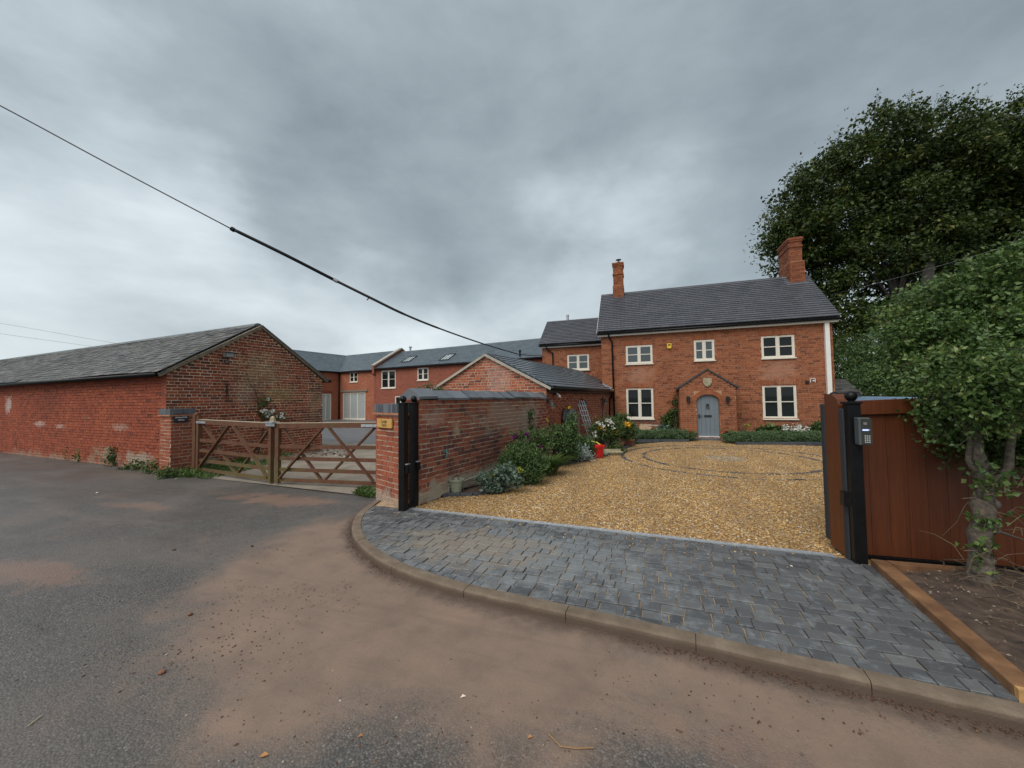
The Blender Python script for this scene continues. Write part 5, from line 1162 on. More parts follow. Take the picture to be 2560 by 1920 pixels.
slp = (zt1 - zt0) / max(.1, sB - sA); ztop = lambda s: zt0 + .0 + slp * max(0, s - sA) * .9
nb = 18; bwid = .155
for i in range(nb):
    s0, s1 = .10 + i * bwid, .10 + (i + 1) * bwid - .003; m = MB(); m.tone = random.random()
    m.hexa([Pg(s0, .03, -.06), Pg(s1, .03, -.06), Pg(s1, .03, -.035), Pg(s0, .03, -.035), Pg(s0, ztop(s0) - .13, -.06), Pg(s1, ztop(s1) - .13, -.06), Pg(s1, ztop(s1) - .13, -.035), Pg(s0, ztop(s0) - .13, -.035)]); m.build('board', M_wood, lg)
m = MB(); m.tone = .8
for i in range(10):
    s0, s1 = .1 + i * .28, .1 + (i + 1) * .28
    m.hexa([Pg(s0, ztop(s0) - .14, -.10), Pg(s1, ztop(s1) - .14, -.10), Pg(s1, ztop(s1) - .14, -.0), Pg(s0, ztop(s0) - .14, 0), Pg(s0, ztop(s0), -.10), Pg(s1, ztop(s1), -.10), Pg(s1, ztop(s1), 0), Pg(s0, ztop(s0), 0)])
m.build('top_rail', M_wood, lg)
m = MB(); m.box(Pg(1.5, .012, -.05), (2.8, .09, .024), (gx, gnm, Z3)); m.build('bottom_rail', M_black, lg)
m = MB()                                                   # end post with raised shoulder
ze = VP(2085, 985, K0, K0 + gnm)[2]; zsh = zt0
m.tone = .9
m.prism([Pg(0, .02, 0), Pg(0, .02, -th_k), Pg(0, ze, -th_k), Pg(0, ze, -th_k * .45), Pg(0, zsh + .02, -.02), Pg(0, zsh - .04, 0)], gx * .105); m.build('end_post', M_wood, lg)
zb0 = VP(2115, 1022, K0, K0 + gnm)[2]; zb1 = VP(2062, 1010, K0, K0 + gnm)[2]
for d, zt_, zbm in ((.045, zb0, .0), (-th_k - .05, zb1, .07)):
    m = MB(); m.box(Pg(.03, (zt_ + zbm) / 2, d), (.075, .08, zt_ - zbm), (gx, gnm, Z3)); m.build('safety_edge', plain('rubber', (.022, .024, .030), .7, .1) if d > 0 else bpy.data.materials['rubber'], lg, bevel=.012)
c3_, z3_ = black_post(2140, 2170, 1411, 1009, 998, 'black square keypad post with ball top in front of the red brown timber gate', 'black posts of the drive gate', hooks=False, turn=.0)
black_post(2103, 2117, 1366, 1002, 995, 'black square post with ball top standing behind the red brown timber gate', 'black posts of the drive gate', hooks=False, h=z3_)
m = MB(); q = np.array([c3_[0] - .10, c3_[1] - .03, .62]); m.box(q, (.05, .08, .14)); tag(m.build('gate_catch', M_black), 'small black catch low on the keypad post', 'catch')
# keypad
kp = np.array([c3_[0], c3_[1] - .125 / 2, 0]); a_, c_ = PL(2143, 1044, 1, kp[1] - .07), PL(2177, 1113, 1, kp[1] - .07)
kc = (a_ + c_) / 2; kw, kh = abs(c_[0] - a_[0]), abs(a_[2] - c_[2]); kc[1] = kp[1] - .045
kpd = thing('keypad', kc, 'grey entry intercom with keypad and lit name strip on the black gate post', 'intercom')
m = MB(); m.box(kc, (kw, .085, kh)); m.build('case', plain('case_grey', (.07, .08, .082), .35, .1), kpd, bevel=.008)
m = MB(); m.box(kc + np.array([.012, -.045, 0]), (kw * .82, .01, kh * .90)); m.build('face_plate', plain('face_dark', (.035, .037, .032), .4, .1), kpd)
for i in range(4):
    for j in range(3):
        m = MB(); m.box(kc + np.array([.012 + (j - 1) * kw * .17, -.052, -kh * .16 - i * kh * .075]), (kw * .10, .006, kh * .045)); m.build('key', plain('key_pale', (.42, .42, .40), .4, .1) if i + j == 0 else bpy.data.materials['key_pale'], kpd)
m = MB(); m.box(kc + np.array([.0, -.052, kh * .055]), (kw * .48, .005, kh * .055))
m_, t, b = new_mat('lit_strip'); b.inputs['Base Color'].default_value = (.4, .5, .8, 1); b.inputs['Emission Color'].default_value = (.5, .62, 1, 1); b.inputs['Emission Strength'].default_value = .45; m.build('name_strip', m_, kpd)
m = MB()
for k in range(3): m.box(kc + np.array([.0, -.052, kh * (.26 + .03 * k)]), (kw * .28, .004, kh * .012))
m.build('speaker_grille', bpy.data.materials['key_pale'], kpd); m = MB(); m.ball(kc + np.array([kw * .33, -.05, kh * .055]), .006, 8, 6); m.build('call_button', bpy.data.materials['key_pale'], kpd)

# sleeper edging and soil bed
M_slp = plain('sleeper_timber', (.15, .066, .026), .8, .35, 5, bmp=.5, col2=(.24, .12, .052))
sq = thing('sleeper', SL0 + np.array([.06, -.8, 0]), 'long new brown timber sleeper edging the block paving and the soil bed', 'sleeper')
sx = np.array([*sdir, 0]); sy = np.array([-sdir[1], sdir[0], 0]); sy = sy if sy[0] > 0 else -sy
m = MB(); m.bar(SL0 - sx * .02 + sy * .065 - Z3 * .008, SL0 + sx * 1.72 + sy * .065 - Z3 * .010, .125, .14, Z3); m.build('timber', M_slp, sq, bevel=.008)
m = MB(); m.bar(SL0 + sx * 1.725 + sy * .065 - Z3 * .010, SL0 + sx * 1.755 + sy * .065 - Z3 * .010, .122, .137, Z3); m.build('cut_end', plain('fresh_end_grain', (.46, .26, .10), .8, .2, 30), sq)
m = MB(); m.bar(SL0 + sx * .05 + sy * .12 + Z3 * .02, SL0 + sx * .05 + gx * .75 + sy * .1 + Z3 * .02, .10, .10, Z3); tag(m.build('sleeper', M_slp), 'short brown timber sleeper lying along the foot of the timber gate', 'sleeper')
M_soil = plain('dark_soil', (.045, .028, .020), .95, .5, 9, bmp=.8, col2=(.10, .065, .045))
B0 = SL0 + sy * .12; xs_ = np.arange(0, 6.2, .07); ys_ = np.arange(0, 3.4, .07); A_, B_ = np.meshgrid(xs_, ys_)
# bed between the gate line and the sleeper: parametrised from the corner
P3 = B0[None, :2] + (A_.ravel()[:, None]) * gx[None, :2] + (B_.ravel()[:, None]) * sx[None, :2]
zz = .02 + .03 * np.sin(P3[:, 0] * 4) * np.cos(P3[:, 1] * 5) + RNG.normal(0, .008, len(P3)) + .05 * np.clip(A_.ravel(), 0, 1)
ii = np.arange(len(P3)).reshape(A_.shape); qf = np.stack([ii[:-1, :-1], ii[:-1, 1:], ii[1:, 1:], ii[1:, :-1]], -1).reshape(-1, 4)
struct(put('soil_bed', mesh_np('soil_bed', np.c_[P3, zz], qf, M_soil, smooth=True)))
M_stn = tone_mat('mixed_stone', [(0, (.07, .04, .026)), (.5, (.14, .092, .062)), (.85, (.22, .17, .13)), (1, (.40, .36, .31))], .8, .3, bmp=0)
k = 900; q = B0[None, :2] + RNG.uniform(0, 2.2, k)[:, None] * gx[None, :2] + RNG.uniform(0, 2.2, k)[:, None] * sx[None, :2]
stuff(pebbles('bed_gravel', q, .05 + RNG.uniform(-.01, .012, k), .005, .013, M_stn, flat=.9), 'loose stones and clods on the dark soil bed')
M_twig = plain('dry_twig', (.12, .085, .052), .9, .4, 12)
M_bark = plain('hawthorn_bark', (.075, .058, .043), .95, .5, 30, bmp=1., col2=(.20, .165, .13))
m = MB(); r = random.Random(3)
for i in range(330):
    c = B0 + gx * r.uniform(.35, 2.3) + sx * r.uniform(.02, 1.2); c[2] = r.uniform(.05, .14); a = r.uniform(0, 6.28); l = r.uniform(.06, .30); d = np.array([math.cos(a), math.sin(a), r.uniform(-.2, .35)])
    m.tube([c, c + d * l * .5 + np.array([r.gauss(0, .02), r.gauss(0, .02), .02]), c + d * l], [.0035, .003, .0015], 4, False)
stuff(m.build('twig_litter', M_twig), 'dry twigs and dead stems lying on the soil bed')

# ------------------------------------------------------------------ foliage
def leafm(name, cols, rough=.5, trans=.25, spec=.4): return tone_mat(name, cols, rough, spec, bmp=0, trans=trans)
ML_tree = leafm('tree_leaf', [(0, (.011, .022, .004)), (.5, (.036, .063, .010)), (.85, (.076, .104, .016)), (1, (.14, .135, .022))], .55, .22)
ML_haw = leafm('hawthorn_leaf', [(0, (.022, .050, .011)), (.5, (.070, .128, .030)), (.85, (.135, .200, .052)), (1, (.23, .26, .09))], .42, .25)
ML_dark = leafm('dark_leaf', [(0, (.030, .062, .020)), (.6, (.075, .135, .040)), (1, (.14, .21, .06))], .5, .2)
ML_mid = leafm('mid_leaf', [(0, (.035, .065, .018)), (.7, (.075, .125, .032)), (1, (.13, .17, .045))], .5, .25)
ML_grass = leafm('grass_leaf', [(0, (.045, .085, .018)), (1, (.12, .19, .04))], .5, .3)
ML_lav = leafm('lavender_leaf', [(0, (.050, .090, .036)), (1, (.135, .205, .092))], .7, .2)
ML_silver = leafm('silver_leaf', [(0, (.24, .28, .26)), (1, (.52, .57, .55))], .7, .15)
ML_grey = leafm('glaucous_leaf', [(0, (.06, .095, .065)), (1, (.16, .22, .16))], .6, .2)
ML_yel = leafm('lime_leaf', [(0, (.16, .19, .03)), (1, (.42, .42, .07))], .6, .3)
MF_white = leafm('white_petal', [(0, (.62, .60, .54)), (1, (.82, .80, .74))], .6, .2)
MF_purple = leafm('purple_petal', [(0, (.10, .010, .085)), (1, (.26, .03, .21))], .6, .2)
MF_yellow = leafm('yellow_petal', [(0, (.62, .28, .01)), (1, (.80, .50, .03))], .6, .2)
MF_pink = leafm('pink_petal', [(0, (.5, .22, .22)), (1, (.7, .45, .42))], .6, .2)
MF_red = leafm('red_petal', [(0, (.55, .02, .015)), (1, (.75, .06, .03))], .6, .2)
MF_blue = leafm('violet_petal', [(0, (.14, .10, .40)), (1, (.25, .2, .6))], .6, .2)
def cloud(blobs, n, clumps, spread, shell=.55):
    """leaf centres in clumps spread through ellipsoidal masses: (centre, radii)"""
    vol = np.array([np.prod(np.atleast_1d(b[1]) * np.ones(3)) ** (2 / 3) for b in blobs]); pr = vol / vol.sum()
    ch = RNG.choice(len(blobs), clumps, p=pr); d = RNG.normal(size=(clumps, 3)); d /= np.linalg.norm(d, axis=1, keepdims=True)
    rad = RNG.uniform(shell ** 3, 1, clumps) ** (1 / 3)
    cen = np.array([blobs[i][0] for i in ch]) + d * rad[:, None] * np.array([np.atleast_1d(blobs[i][1]) * np.ones(3) for i in ch])
    k = RNG.integers(0, clumps, n); sp_ = spread * RNG.uniform(.5, 1.5, clumps)[k]
    pts = cen[k] + RNG.normal(size=(n, 3)) * sp_[:, None] * np.array([1, 1, .6])
    tone = np.clip(RNG.uniform(0, 1, clumps)[k] * .55 + RNG.uniform(0, .5, n), 0, 1)
    return pts, tone, cen
def limbs(b, base, cens, r0, k, seed, taper=.25):
    r = random.Random(seed); cs = [cens[i] for i in r.sample(range(len(cens)), min(k, len(cens)))]
    for c in cs:
        m1 = base + (c - base) * .45 + np.array([r.gauss(0, .04), r.gauss(0, .04), abs(r.gauss(.1, .05))]) * np.linalg.norm(c - base)
        b.tube([base, m1, c], [r0, r0 * .6, r0 * taper * .4], 6, False)

# the big tree behind the farmhouse
tb = PL(2235, 905, 1, 26.5); tb[2] = 0
BT = [(1962, 610, 46, 25.5), (1985, 560, 60, 25), (2035, 500, 75, 25), (2100, 440, 85, 25), (2080, 560, 110, 25.5), (2190, 380, 100, 25), (2200, 500, 130, 26), (2310, 365, 95, 25), (2330, 450, 150, 26), (2440, 350, 85, 25), (2460, 430, 160, 26), (2590, 375, 130, 25), (2600, 480, 180, 25.5), (1985, 650, 48, 26), (2060, 690, 75, 26), (2150, 650, 120, 26), (2290, 620, 130, 26), (2430, 600, 130, 26), (2560, 640, 130, 25.5), (2720, 520, 220, 25), (2330, 760, 120, 26), (2480, 760, 120, 26), (2080, 770, 62, 25.5), (2110, 850, 60, 25), (2600, 780, 130, 25), (2135, 800, 60, 25), (2220, 790, 80, 26.5), (2120, 900, 45, 24.5)]
BT = [(DEP(x, y, D), np.array([1, 1, .85]) * r_ * D / F0) for x, y, r_, D in BT]
pts_, tn_, cen_ = cloud(BT, 190000, 1750, .40, .25)
tree = thing('tree', tb, 'huge dark leafy tree rising behind the farmhouse chimney', 'tree')
put('crown', leaf_mesh('crown', pts_, .21 * RNG.uniform(.55, 1.6, len(pts_)), ML_tree, .62, tone=tn_, up=-.15), tree)
b = MB(); tr_top = DEP(2240, 640, 26.3)
b.tube([tb - Z3 * .2, tb * .7 + tr_top * .3 + np.array([.15, 0, 0]), tr_top], [.62, .5, .34], 10); M_tbark = plain('tree_bark', (.022, .019, .015), .95, .4, 4, bmp=.8)
b.tube([tb + np.array([1.3, .4, -.2]), tb + np.array([1.5, .3, 5]), DEP(2330, 560, 26)], [.45, .36, .2], 9)
limbs(b, tr_top * .65 + tb * .35, cen_, .11, 20, 5); b.build('trunk', M_tbark, tree, smooth=True)
tc_ = np.array([DEP(2300, 620, 26)])[0]; dd_ = np.array([(c - tc_) / 1. for c in cen_]); rank = np.argsort(-np.array([np.hypot(*(np.array(proj(c)) - (2330, 640))) if proj(c)[0] < 2620 else 0 for c in cen_]))[:330]
b = MB(); spp = []
for c_ in cen_[rank]:
    d_ = (c_ - tc_); d_ /= np.linalg.norm(d_); d_ = d_ + np.array([.25, 0, .55]) * RNG.uniform(0, 1) + RNG.normal(0, .35, 3); d_ /= np.linalg.norm(d_); l_ = RNG.uniform(.4, 1.25); e1 = c_ + d_ * l_
    b.tube([c_ - d_ * .3, (c_ + e1) / 2 + RNG.normal(0, .05, 3), e1], [.018, .012, .005], 4, False); k_ = 34; spp.append(c_ + (e1 - c_) * RNG.uniform(.1, 1.05, k_)[:, None] + RNG.normal(0, .11, (k_, 3)))
b.build('twig', M_tbark, tree); put('crown', leaf_mesh('crown', np.vstack(spp), .16, ML_tree, .6), tree)
# wispy shoots on the windward edge
sh_p = []; b = MB(); r = random.Random(8)
for (x, y, dx, dy) in ((1995, 440, -14, -30), (2065, 418, -16, -26), (2092, 380, -16, -30), (2155, 345, 6, -30), (2222, 285, 0, -40), (2290, 265, 4, -34), (2350, 262, 0, -40), (2395, 270, 26, -30), (2450, 270, 26, -25), (2520, 255, 18, -45), (2552, 245, 10, -50), (1915, 610, -20, -6), (1925, 660, -14, 20), (1955, 550, -22, -10), (1985, 490, -24, -8)):
    a, c = DEP(x + 10, y + 26, 25.2), DEP(x + dx * .6, y + dy * .6, 25.2); b.tube([a, (a + c) / 2 + np.array([.1, 0, .1]), c], [.03, .02, .008], 4, False)
    k = 60; t_ = RNG.uniform(.1, 1.05, k)[:, None]; sh_p.append(a + (c - a) * t_ + RNG.normal(size=(k, 3)) * .18)
b.build('twig', M_tbark, tree); put('crown', leaf_mesh('crown', np.vstack(sh_p), .17, ML_tree, .6), tree)

# darker trees and bushes beyond the timber gate
def bush(name, label, cat, blobs, n, clumps, spread, size, mat, base=None, asp=.6, group=None, stem=None, shell=.4, up=0., seed=1, stems=14):
    blobs = [(np.array(c, float), np.array(r_, float) * np.ones(3)) for c, r_ in blobs]
    bs = np.array(base if base is not None else [blobs[0][0][0], blobs[0][0][1], 0], float)
    th_ = thing(name, bs, label, cat, group); p_, t_, c_ = cloud(blobs, n, clumps, spread, shell); p_[:, 2] = np.maximum(p_[:, 2], bs[2] + .01)
    put('foliage', leaf_mesh('foliage', p_, size, mat, asp, tone=t_, up=up), th_)
    if stems:
        b = MB(); limbs(b, bs, c_, stem or max(.006, .02 * float(blobs[0][1].mean())), stems, seed); b.build('stem', M_twig, th_)
    return th_, c_
bush('bush', 'dark hedge-like bush between the farmhouse corner and the slate shed', 'bush', [(DEP(2115, 900, 23), (1.5, 1.2, 1.7)), (DEP(2150, 940, 22), (1.6, 1.2, 1.2))], 9000, 260, .22, .13, ML_tree, stems=8)
bush('bush', 'broad dark bush beyond the blue cover, under the huge tree', 'bush', [(DEP(2230, 900, 18), (2.0, 1.4, 1.7)), (DEP(2320, 930, 17), (2.0, 1.2, 1.3)), (DEP(2190, 960, 17), (1.4, 1.2, .9))], 16000, 420, .22, .13, ML_dark, stems=10)
bush('bush', 'dark thicket at the edge of the view behind the hawthorn', 'bush', [(DEP(2480, 880, 15), (2.6, 1.6, 2.4)), (DEP(2680, 850, 14), (3, 1.6, 3))], 15000, 420, .24, .13, ML_tree, stems=10)

# slate-roofed shed and the pale blue cover behind the gate
shd = thing('shed', PL(2120, 1000, 1, 20), 'low dark shed with a slate roof between the farmhouse corner and the bushes', 'shed')
a, c = PL(2090, 960, 1, 20.6), PL(2160, 980, 1, 20); sx0, sx1 = PL(2080, 980, 1, 20)[0], PL(2158, 984, 1, 20)[0]; sz0 = PL(2120, 983, 1, 20)[2]; sz1 = PL(2120, 949, 1, 21.2)[2]
m = MB(); slope_deck(m, (sx0, 20, sz0), (sx1, 20, sz0), (sx0, 21.2, sz1), (sx1 - .25, 21.2, sz1)); sr = m.build('roof', M_slate, shd)
T = []; upz = np.array([0, 1.2, sz1 - sz0]); ls = np.linalg.norm(upz); upz /= ls; lay_tiles(T, (sx0, 19.97, sz0 + .01), (1, 0, 0), upz, np.array([0, -upz[2], upz[1]]), sx1 - sx0 - .1, ls, plain('dark_slate', (.02, .019, .02), .7, .4) and M_slate, .25, .14, .015, seed=3); pieces(T, sr, 'slate', 'slating', 0)
m = MB(); m.box(((sx0 + sx1) / 2, 20.7, sz0 / 2 - .02), (sx1 - sx0 - .2, 1.1, sz0)); m.build('wall', plain('shed_brick', (.16, .06, .04), .9), shd)
cv = thing('cover', PL(2220, 1040, 1, 8.2) * np.array([1, 1, 0]), 'pale blue flat cover showing over the top rail of the timber gate', 'cover')
x0, x1 = PL(2124, 998, 1, 10.0)[0], PL(2300, 993, 1, 8.2)[0]; zc0 = PL(2200, 994, 1, 8.2)[2]
m = MB(); m.hexa([(x0, 8.2, zc0 - .3), (x1, 8.2, zc0 - .3), (x1, 10, zc0 - .3), (x0, 10, zc0 - .3), (x0, 8.2, zc0), (x1, 8.2, zc0), (x1 - .1, 9.9, zc0 + .02), (x0 + .1, 9.9, zc0 + .02)]); m.build('sheet', plain('blue_sheet', (.20, .31, .45), .4, .15, 3), cv, bevel=.03)
m = MB(); m.box(((x0 + x1) / 2, 9.1, (zc0 - .3) / 2), (x1 - x0 - .1, 1.6, zc0 - .3)); m.build('frame', M_iron, cv)
m = MB(); m.box(((x0 + x1) / 2, 10.0, zc0 + .045), (x1 - x0, .06, .05)); m.build('edge_bar', M_iron, cv)

# hawthorn beside the sleeper bed
hb = G(2447, 1452, .05); D0 = depth(hb)
haw = thing('small_tree', hb, 'gnarled hawthorn with ivy on its trunk in front of the timber gate', 'small tree')
hp = lambda x, y, D=None: DEP(x, y, D or D0)
b = MB(); b.tube([hb - Z3 * .05, hp(2452, 1420), hp(2450, 1370), hp(2448, 1330), hp(2462, 1300), hp(2456, 1262), hp(2462, 1225), hp(2456, 1180), hp(2440, 1130), hp(2435, 1060), hp(2450, 960)], [.105, .080, .064, .074, .060, .078, .055, .060, .046, .036, .02], 11, False)
for (x_, y_, r_) in ((2436, 1352, .045), (2468, 1318, .05), (2446, 1290, .045), (2470, 1258, .05), (2448, 1236, .04), (2462, 1398, .04), (2436, 1425, .045), (2468, 1436, .045)): b.ball(hp(x_, y_) - CF * .03, r_, 8, 6)
b.tube([hp(2455, 1240), hp(2470, 1212), hp(2500, 1198), hp(2520, 1172), hp(2524, 1120), hp(2540, 1040), hp(2560, 900)], [.055, .045, .04, .034, .028, .02, .01], 8, False)
b.tube([hp(2452, 1190), hp(2432, 1170), hp(2420, 1150), hp(2425, 1100), hp(2390, 1010)], [.03, .025, .02, .018, .01], 6, False)
b.tube([hp(2466, 1300), hp(2500, 1330), hp(2560, 1350)], [.02, .012, .006], 5, False)
HBL = [(2250, 815, 44, 3.9), (2310, 780, 75, 3.9), (2400, 745, 85, 3.8), (2500, 715, 90, 3.7), (2590, 690, 110, 3.6), (2262, 885, 42, 3.75), (2345, 872, 82, 3.7), (2430, 870, 110, 3.6), (2540, 850, 120, 3.5), (2310, 962, 32, 3.6), (2385, 985, 72, 3.5), (2460, 1000, 100, 3.5), (2560, 1000, 110, 3.4), (2400, 1070, 50, 3.5), (2390, 1120, 26, 3.5), (2490, 1080, 50, 3.5), (2560, 1110, 70, 3.3), (2640, 850, 160, 3.5), (2660, 1050, 120, 3.4), (2350, 1060, 38, 3.4), (2430, 930, 95, 3.05), (2540, 960, 110, 2.95), (2480, 1010, 80, 3.0)]
HBL = [(DEP(x, y, D), r_ * D / F0 * np.array([1, 1.2, .95])) for x, y, r_, D in HBL]
pts_, tn_, cen_ = cloud(HBL, 50000, 1050, .066, .15)
put('crown', leaf_mesh('crown', pts_, .038 * RNG.uniform(.6, 1.5, len(pts_)), ML_haw, .72, tone=tn_), haw)
limbs(b, hp(2446, 1060), cen_, .009, 10, 4); limbs(b, hp(2535, 1040), cen_[np.argsort(-cen_[:, 0])[:600]], .008, 8, 9)
hc = np.mean(cen_, 0); ed = cen_[np.argsort(-np.linalg.norm(cen_ - hc, axis=1))[:420]]; sp1 = []                # sprigs standing out of the crown
for c_ in ed[::3]:
    d_ = (c_ - hc) / np.linalg.norm(c_ - hc) + RNG.normal(0, .45, 3); d_ /= np.linalg.norm(d_); l_ = RNG.uniform(.10, .26); e0, e1 = c_ - d_ * .12, c_ + d_ * l_
    if proj(e1)[0] < 2115: continue
    b.tube([e0, (e0 + e1) / 2 + RNG.normal(0, .012, 3), e1], [.0035, .003, .0015], 4, False); k_ = 14; sp1.append(e0 + (e1 - e0) * RNG.uniform(.3, 1.05, k_)[:, None] + RNG.normal(0, .018, (k_, 3)))
put('crown', leaf_mesh('crown', np.vstack(sp1), .036, ML_haw, .75), haw); b.build('trunk', M_bark, haw, smooth=True)
IV = [(hp(2425, 1165), .10), (hp(2440, 1215), .10), (hp(2436, 1320), .09), (hp(2420, 1350), .06), (hp(2410, 1290), .05), (hp(2470, 1190), .09), (hp(2455, 1300), .06), (hp(2500, 1280), .06), (hp(2425, 1395), .05)]
IV = [(c - CF * .08, np.ones(3) * r_) for c, r_ in IV]; p_, t_, _ = cloud(IV, 230, 50, .035, .2); put('ivy', leaf_mesh('ivy', p_, .045, ML_haw, .85, tone=t_), haw)
b = MB(); r = random.Random(12)                            # dead stems hanging round the trunk
for i in range(20):
    a = hp(r.uniform(2400, 2560), r.uniform(1180, 1420), D0 * r.uniform(.88, 1.05)); c = a + np.array([r.uniform(-.25, .35), r.uniform(-.15, .15), r.uniform(-.35, .2)]); c[2] = max(c[2], .06)
    b.tube([a, a * .7 + c * .3 + np.array([r.gauss(0, .03), 0, .05]), a * .3 + c * .7 + np.array([r.gauss(0, .03), 0, .04]), c], [.003, .0025, .002, .001], 4, False)
b.build('dead_stem', M_twig, haw)
# ------------------------------------------------------------------ overhead cables
def curve_px(P, k=8):
    """photo points with depths -> a smooth line in space"""
    q = [DEP(*p) for p in P]; out = []
    for i in range(len(q) - 1):
        a, b = q[i], q[i + 1]; p0 = q[i - 1] if i else a * 2 - b; p3 = q[i + 2] if i + 2 < len(q) else b * 2 - a
        for t in np.linspace(0, 1, k, endpoint=False): out.append(.5 * (2 * a + (b - p0) * t + (2 * p0 - 5 * a + 4 * b - p3) * t ** 2 + (3 * a - p0 - 3 * b + p3) * t ** 3))
    return out + [q[-1]]
wa = np.array([wx0 + .02, 18.95, 0]); wa[2] = VP(1353, 889, wa, wa + CR)[2]
cab = thing('overhead_cable', wa, 'thick black overhead service cable sagging down to the farmhouse wing', 'cable')
m = MB(); m.tube(curve_px([(-420, 65, 8.4), (-200, 165, 8.8), (0, 264, 9.2), (290, 420, 9.9), (580, 573, 10.6)]), .017, 6, True); m.build('cable', M_iron, cab, smooth=True)
m = MB(); m.tube(curve_px([(578, 571, 10.6), (715, 638, 11.0), (838, 701, 11.5)]), .048, 8); m.tube(curve_px([(578, 571, 10.6), (586, 576, 10.62)]), .062, 8); m.build('sleeve', M_black, cab, smooth=True)
m = MB(); m.tube(curve_px([(838, 701, 11.5), (925, 744, 11.9), (1005, 783, 12.6), (1090, 818, 13.4), (1200, 857, 15.0), (1290, 884, 17.0)]), [.042] * 17 + [.036] * 8 + [.028] * 8 + [.024] * 8, 8); m.build('sleeve', M_iron, cab, smooth=True)
m = MB(); m.tube(curve_px([(1290, 884, 17.0), (1325, 889, 18.2)]) + [wa], .018, 6); m.build('cable', M_iron, cab, smooth=True)
m = MB(); m.tube(curve_px([(834, 698, 11.48), (844, 704, 11.52)]), .06, 8); m.build('clip', M_galv, cab)
m = MB(); q = DEP(921, 746, 11.9); m.bar(q - Z3 * .06 - CR * .05, q + Z3 * .03 + CR * .03, .02, .03); m.build('tape', plain('orange_tape', (.45, .10, .02), .6), cab)
for (y0, y1, lab) in ((808, 860, 'upper thin wire crossing the sky behind the barn roof'), (834, 876, 'lower thin wire crossing the sky behind the barn roof')):
    m = MB(); m.tube(curve_px([(-300, y0 - 44, 44), (0, y0, 44), (300, y1, 46), (620, y1 + 48, 50)]), .012, 4); tag(m.build('overhead_wire', M_iron), lab, 'wire')
m = MB(); m.tube(curve_px([(2045, 745, 26), (2200, 706, 23), (2400, 650, 19), (2640, 580, 16)]), .010, 4); tag(m.build('overhead_wire', M_galv), 'faint pale wire running from the farmhouse roof across the dark tree', 'wire')

# ------------------------------------------------------------------ fittings on the outbuilding wall
def on_side(x, y, off=0.): q = GC + GSN * off; return VP(x, y, q, q + GS)
for (x, y, lab) in ((1381, 1010, 'black wall lamp on the outbuilding nearest the garden wall'), (1464, 1007, 'black wall lamp on the outbuilding behind the ladder'), (1513, 1003, 'black wall lamp on the outbuilding at the far corner by the grey pipe')):
    q = on_side(x, y, .16); m = MB(); w0 = q - GSN * .16 + Z3 * .08; m.box(w0 + GSN * .012, (.09, .024, .12), (GS, GSN, Z3)); m.tube([w0, w0 + GSN * .10 + Z3 * .02, q + Z3 * .06], .014, 6)
    m.lathe(q - Z3 * .05, [(.10, 0), (.085, .03), (.05, .075), (.03, .12), (.015, .13)], 12); lm = tag(m.build('wall_lamp', M_iron), lab, 'wall lamp', 'wall lamps on the outbuilding')
    m = MB(); m.lathe(q - Z3 * .13, [(.03, 0), (.05, .02), (.055, .085)], 10); m.build('glass', bpy.data.materials['lantern_glass'], lm)
q = on_side(1395, 985, .13); m = MB(); m.box(q - GSN * .12, (.08, .03, .08), (GS, GSN, Z3)); m.bar(q - GSN * .11, q - GSN * .02, .03, .03); cmr = tag(m.build('camera_bracket', M_iron), 'white security camera on a black bracket under the outbuilding eaves', 'camera')
m = MB(); m.lathe(q - GS * .05, [(.035, -.02), (.038, .12), (.03, .16)], 10, GSN * .5 - GS * .3 - Z3 * .4); m.build('camera_body', M_white, cmr)
m = MB(); q0, q1 = on_side(1509, 988, .05), on_side(1508, 1058, .05); q1[2] = .3; q0[2] = 1.72; m.tube([q1, q0], .03, 8); 
for f in (.2, .5, .8): m.box(q1 + (q0 - q1) * f - GSN * .02, (.11, .06, .03), (GS, GSN, Z3))
tag(m.build('grey_pipe', plain('grey_pipe', (.16, .17, .18), .6)), 'grey vertical pipe on the outbuilding wall close to the farmhouse', 'pipe')
hr = on_side(1424, 1045, .18); m = MB(); m.lathe(hr - GSN * .14, [(.25, 0), (.29, .03), (.29, .08), (.20, .10), (.20, .20), (.29, .22), (.29, .27), (.22, .29)], 20, GSN); hrl = tag(m.build('hose_reel', plain('reel_grey', (.085, .09, .095), .55)), 'dark grey hose reel case with yellow handle hung on the outbuilding wall', 'hose reel')
m = MB(); m.tube([hr + Z3 * .28 - GS * .09, hr + Z3 * .34 - GS * .06, hr + Z3 * .34 + GS * .06, hr + Z3 * .28 + GS * .09], .022, 6); m.tube([hr + GSN * .13 + GS * .1 + Z3 * .1, hr + GSN * .14 + GS * .14, hr + GSN * .13 + GS * .1 - Z3 * .12], .02, 6); m.build('handle', plain('yellow_handle', (.75, .48, .02), .5), hrl)
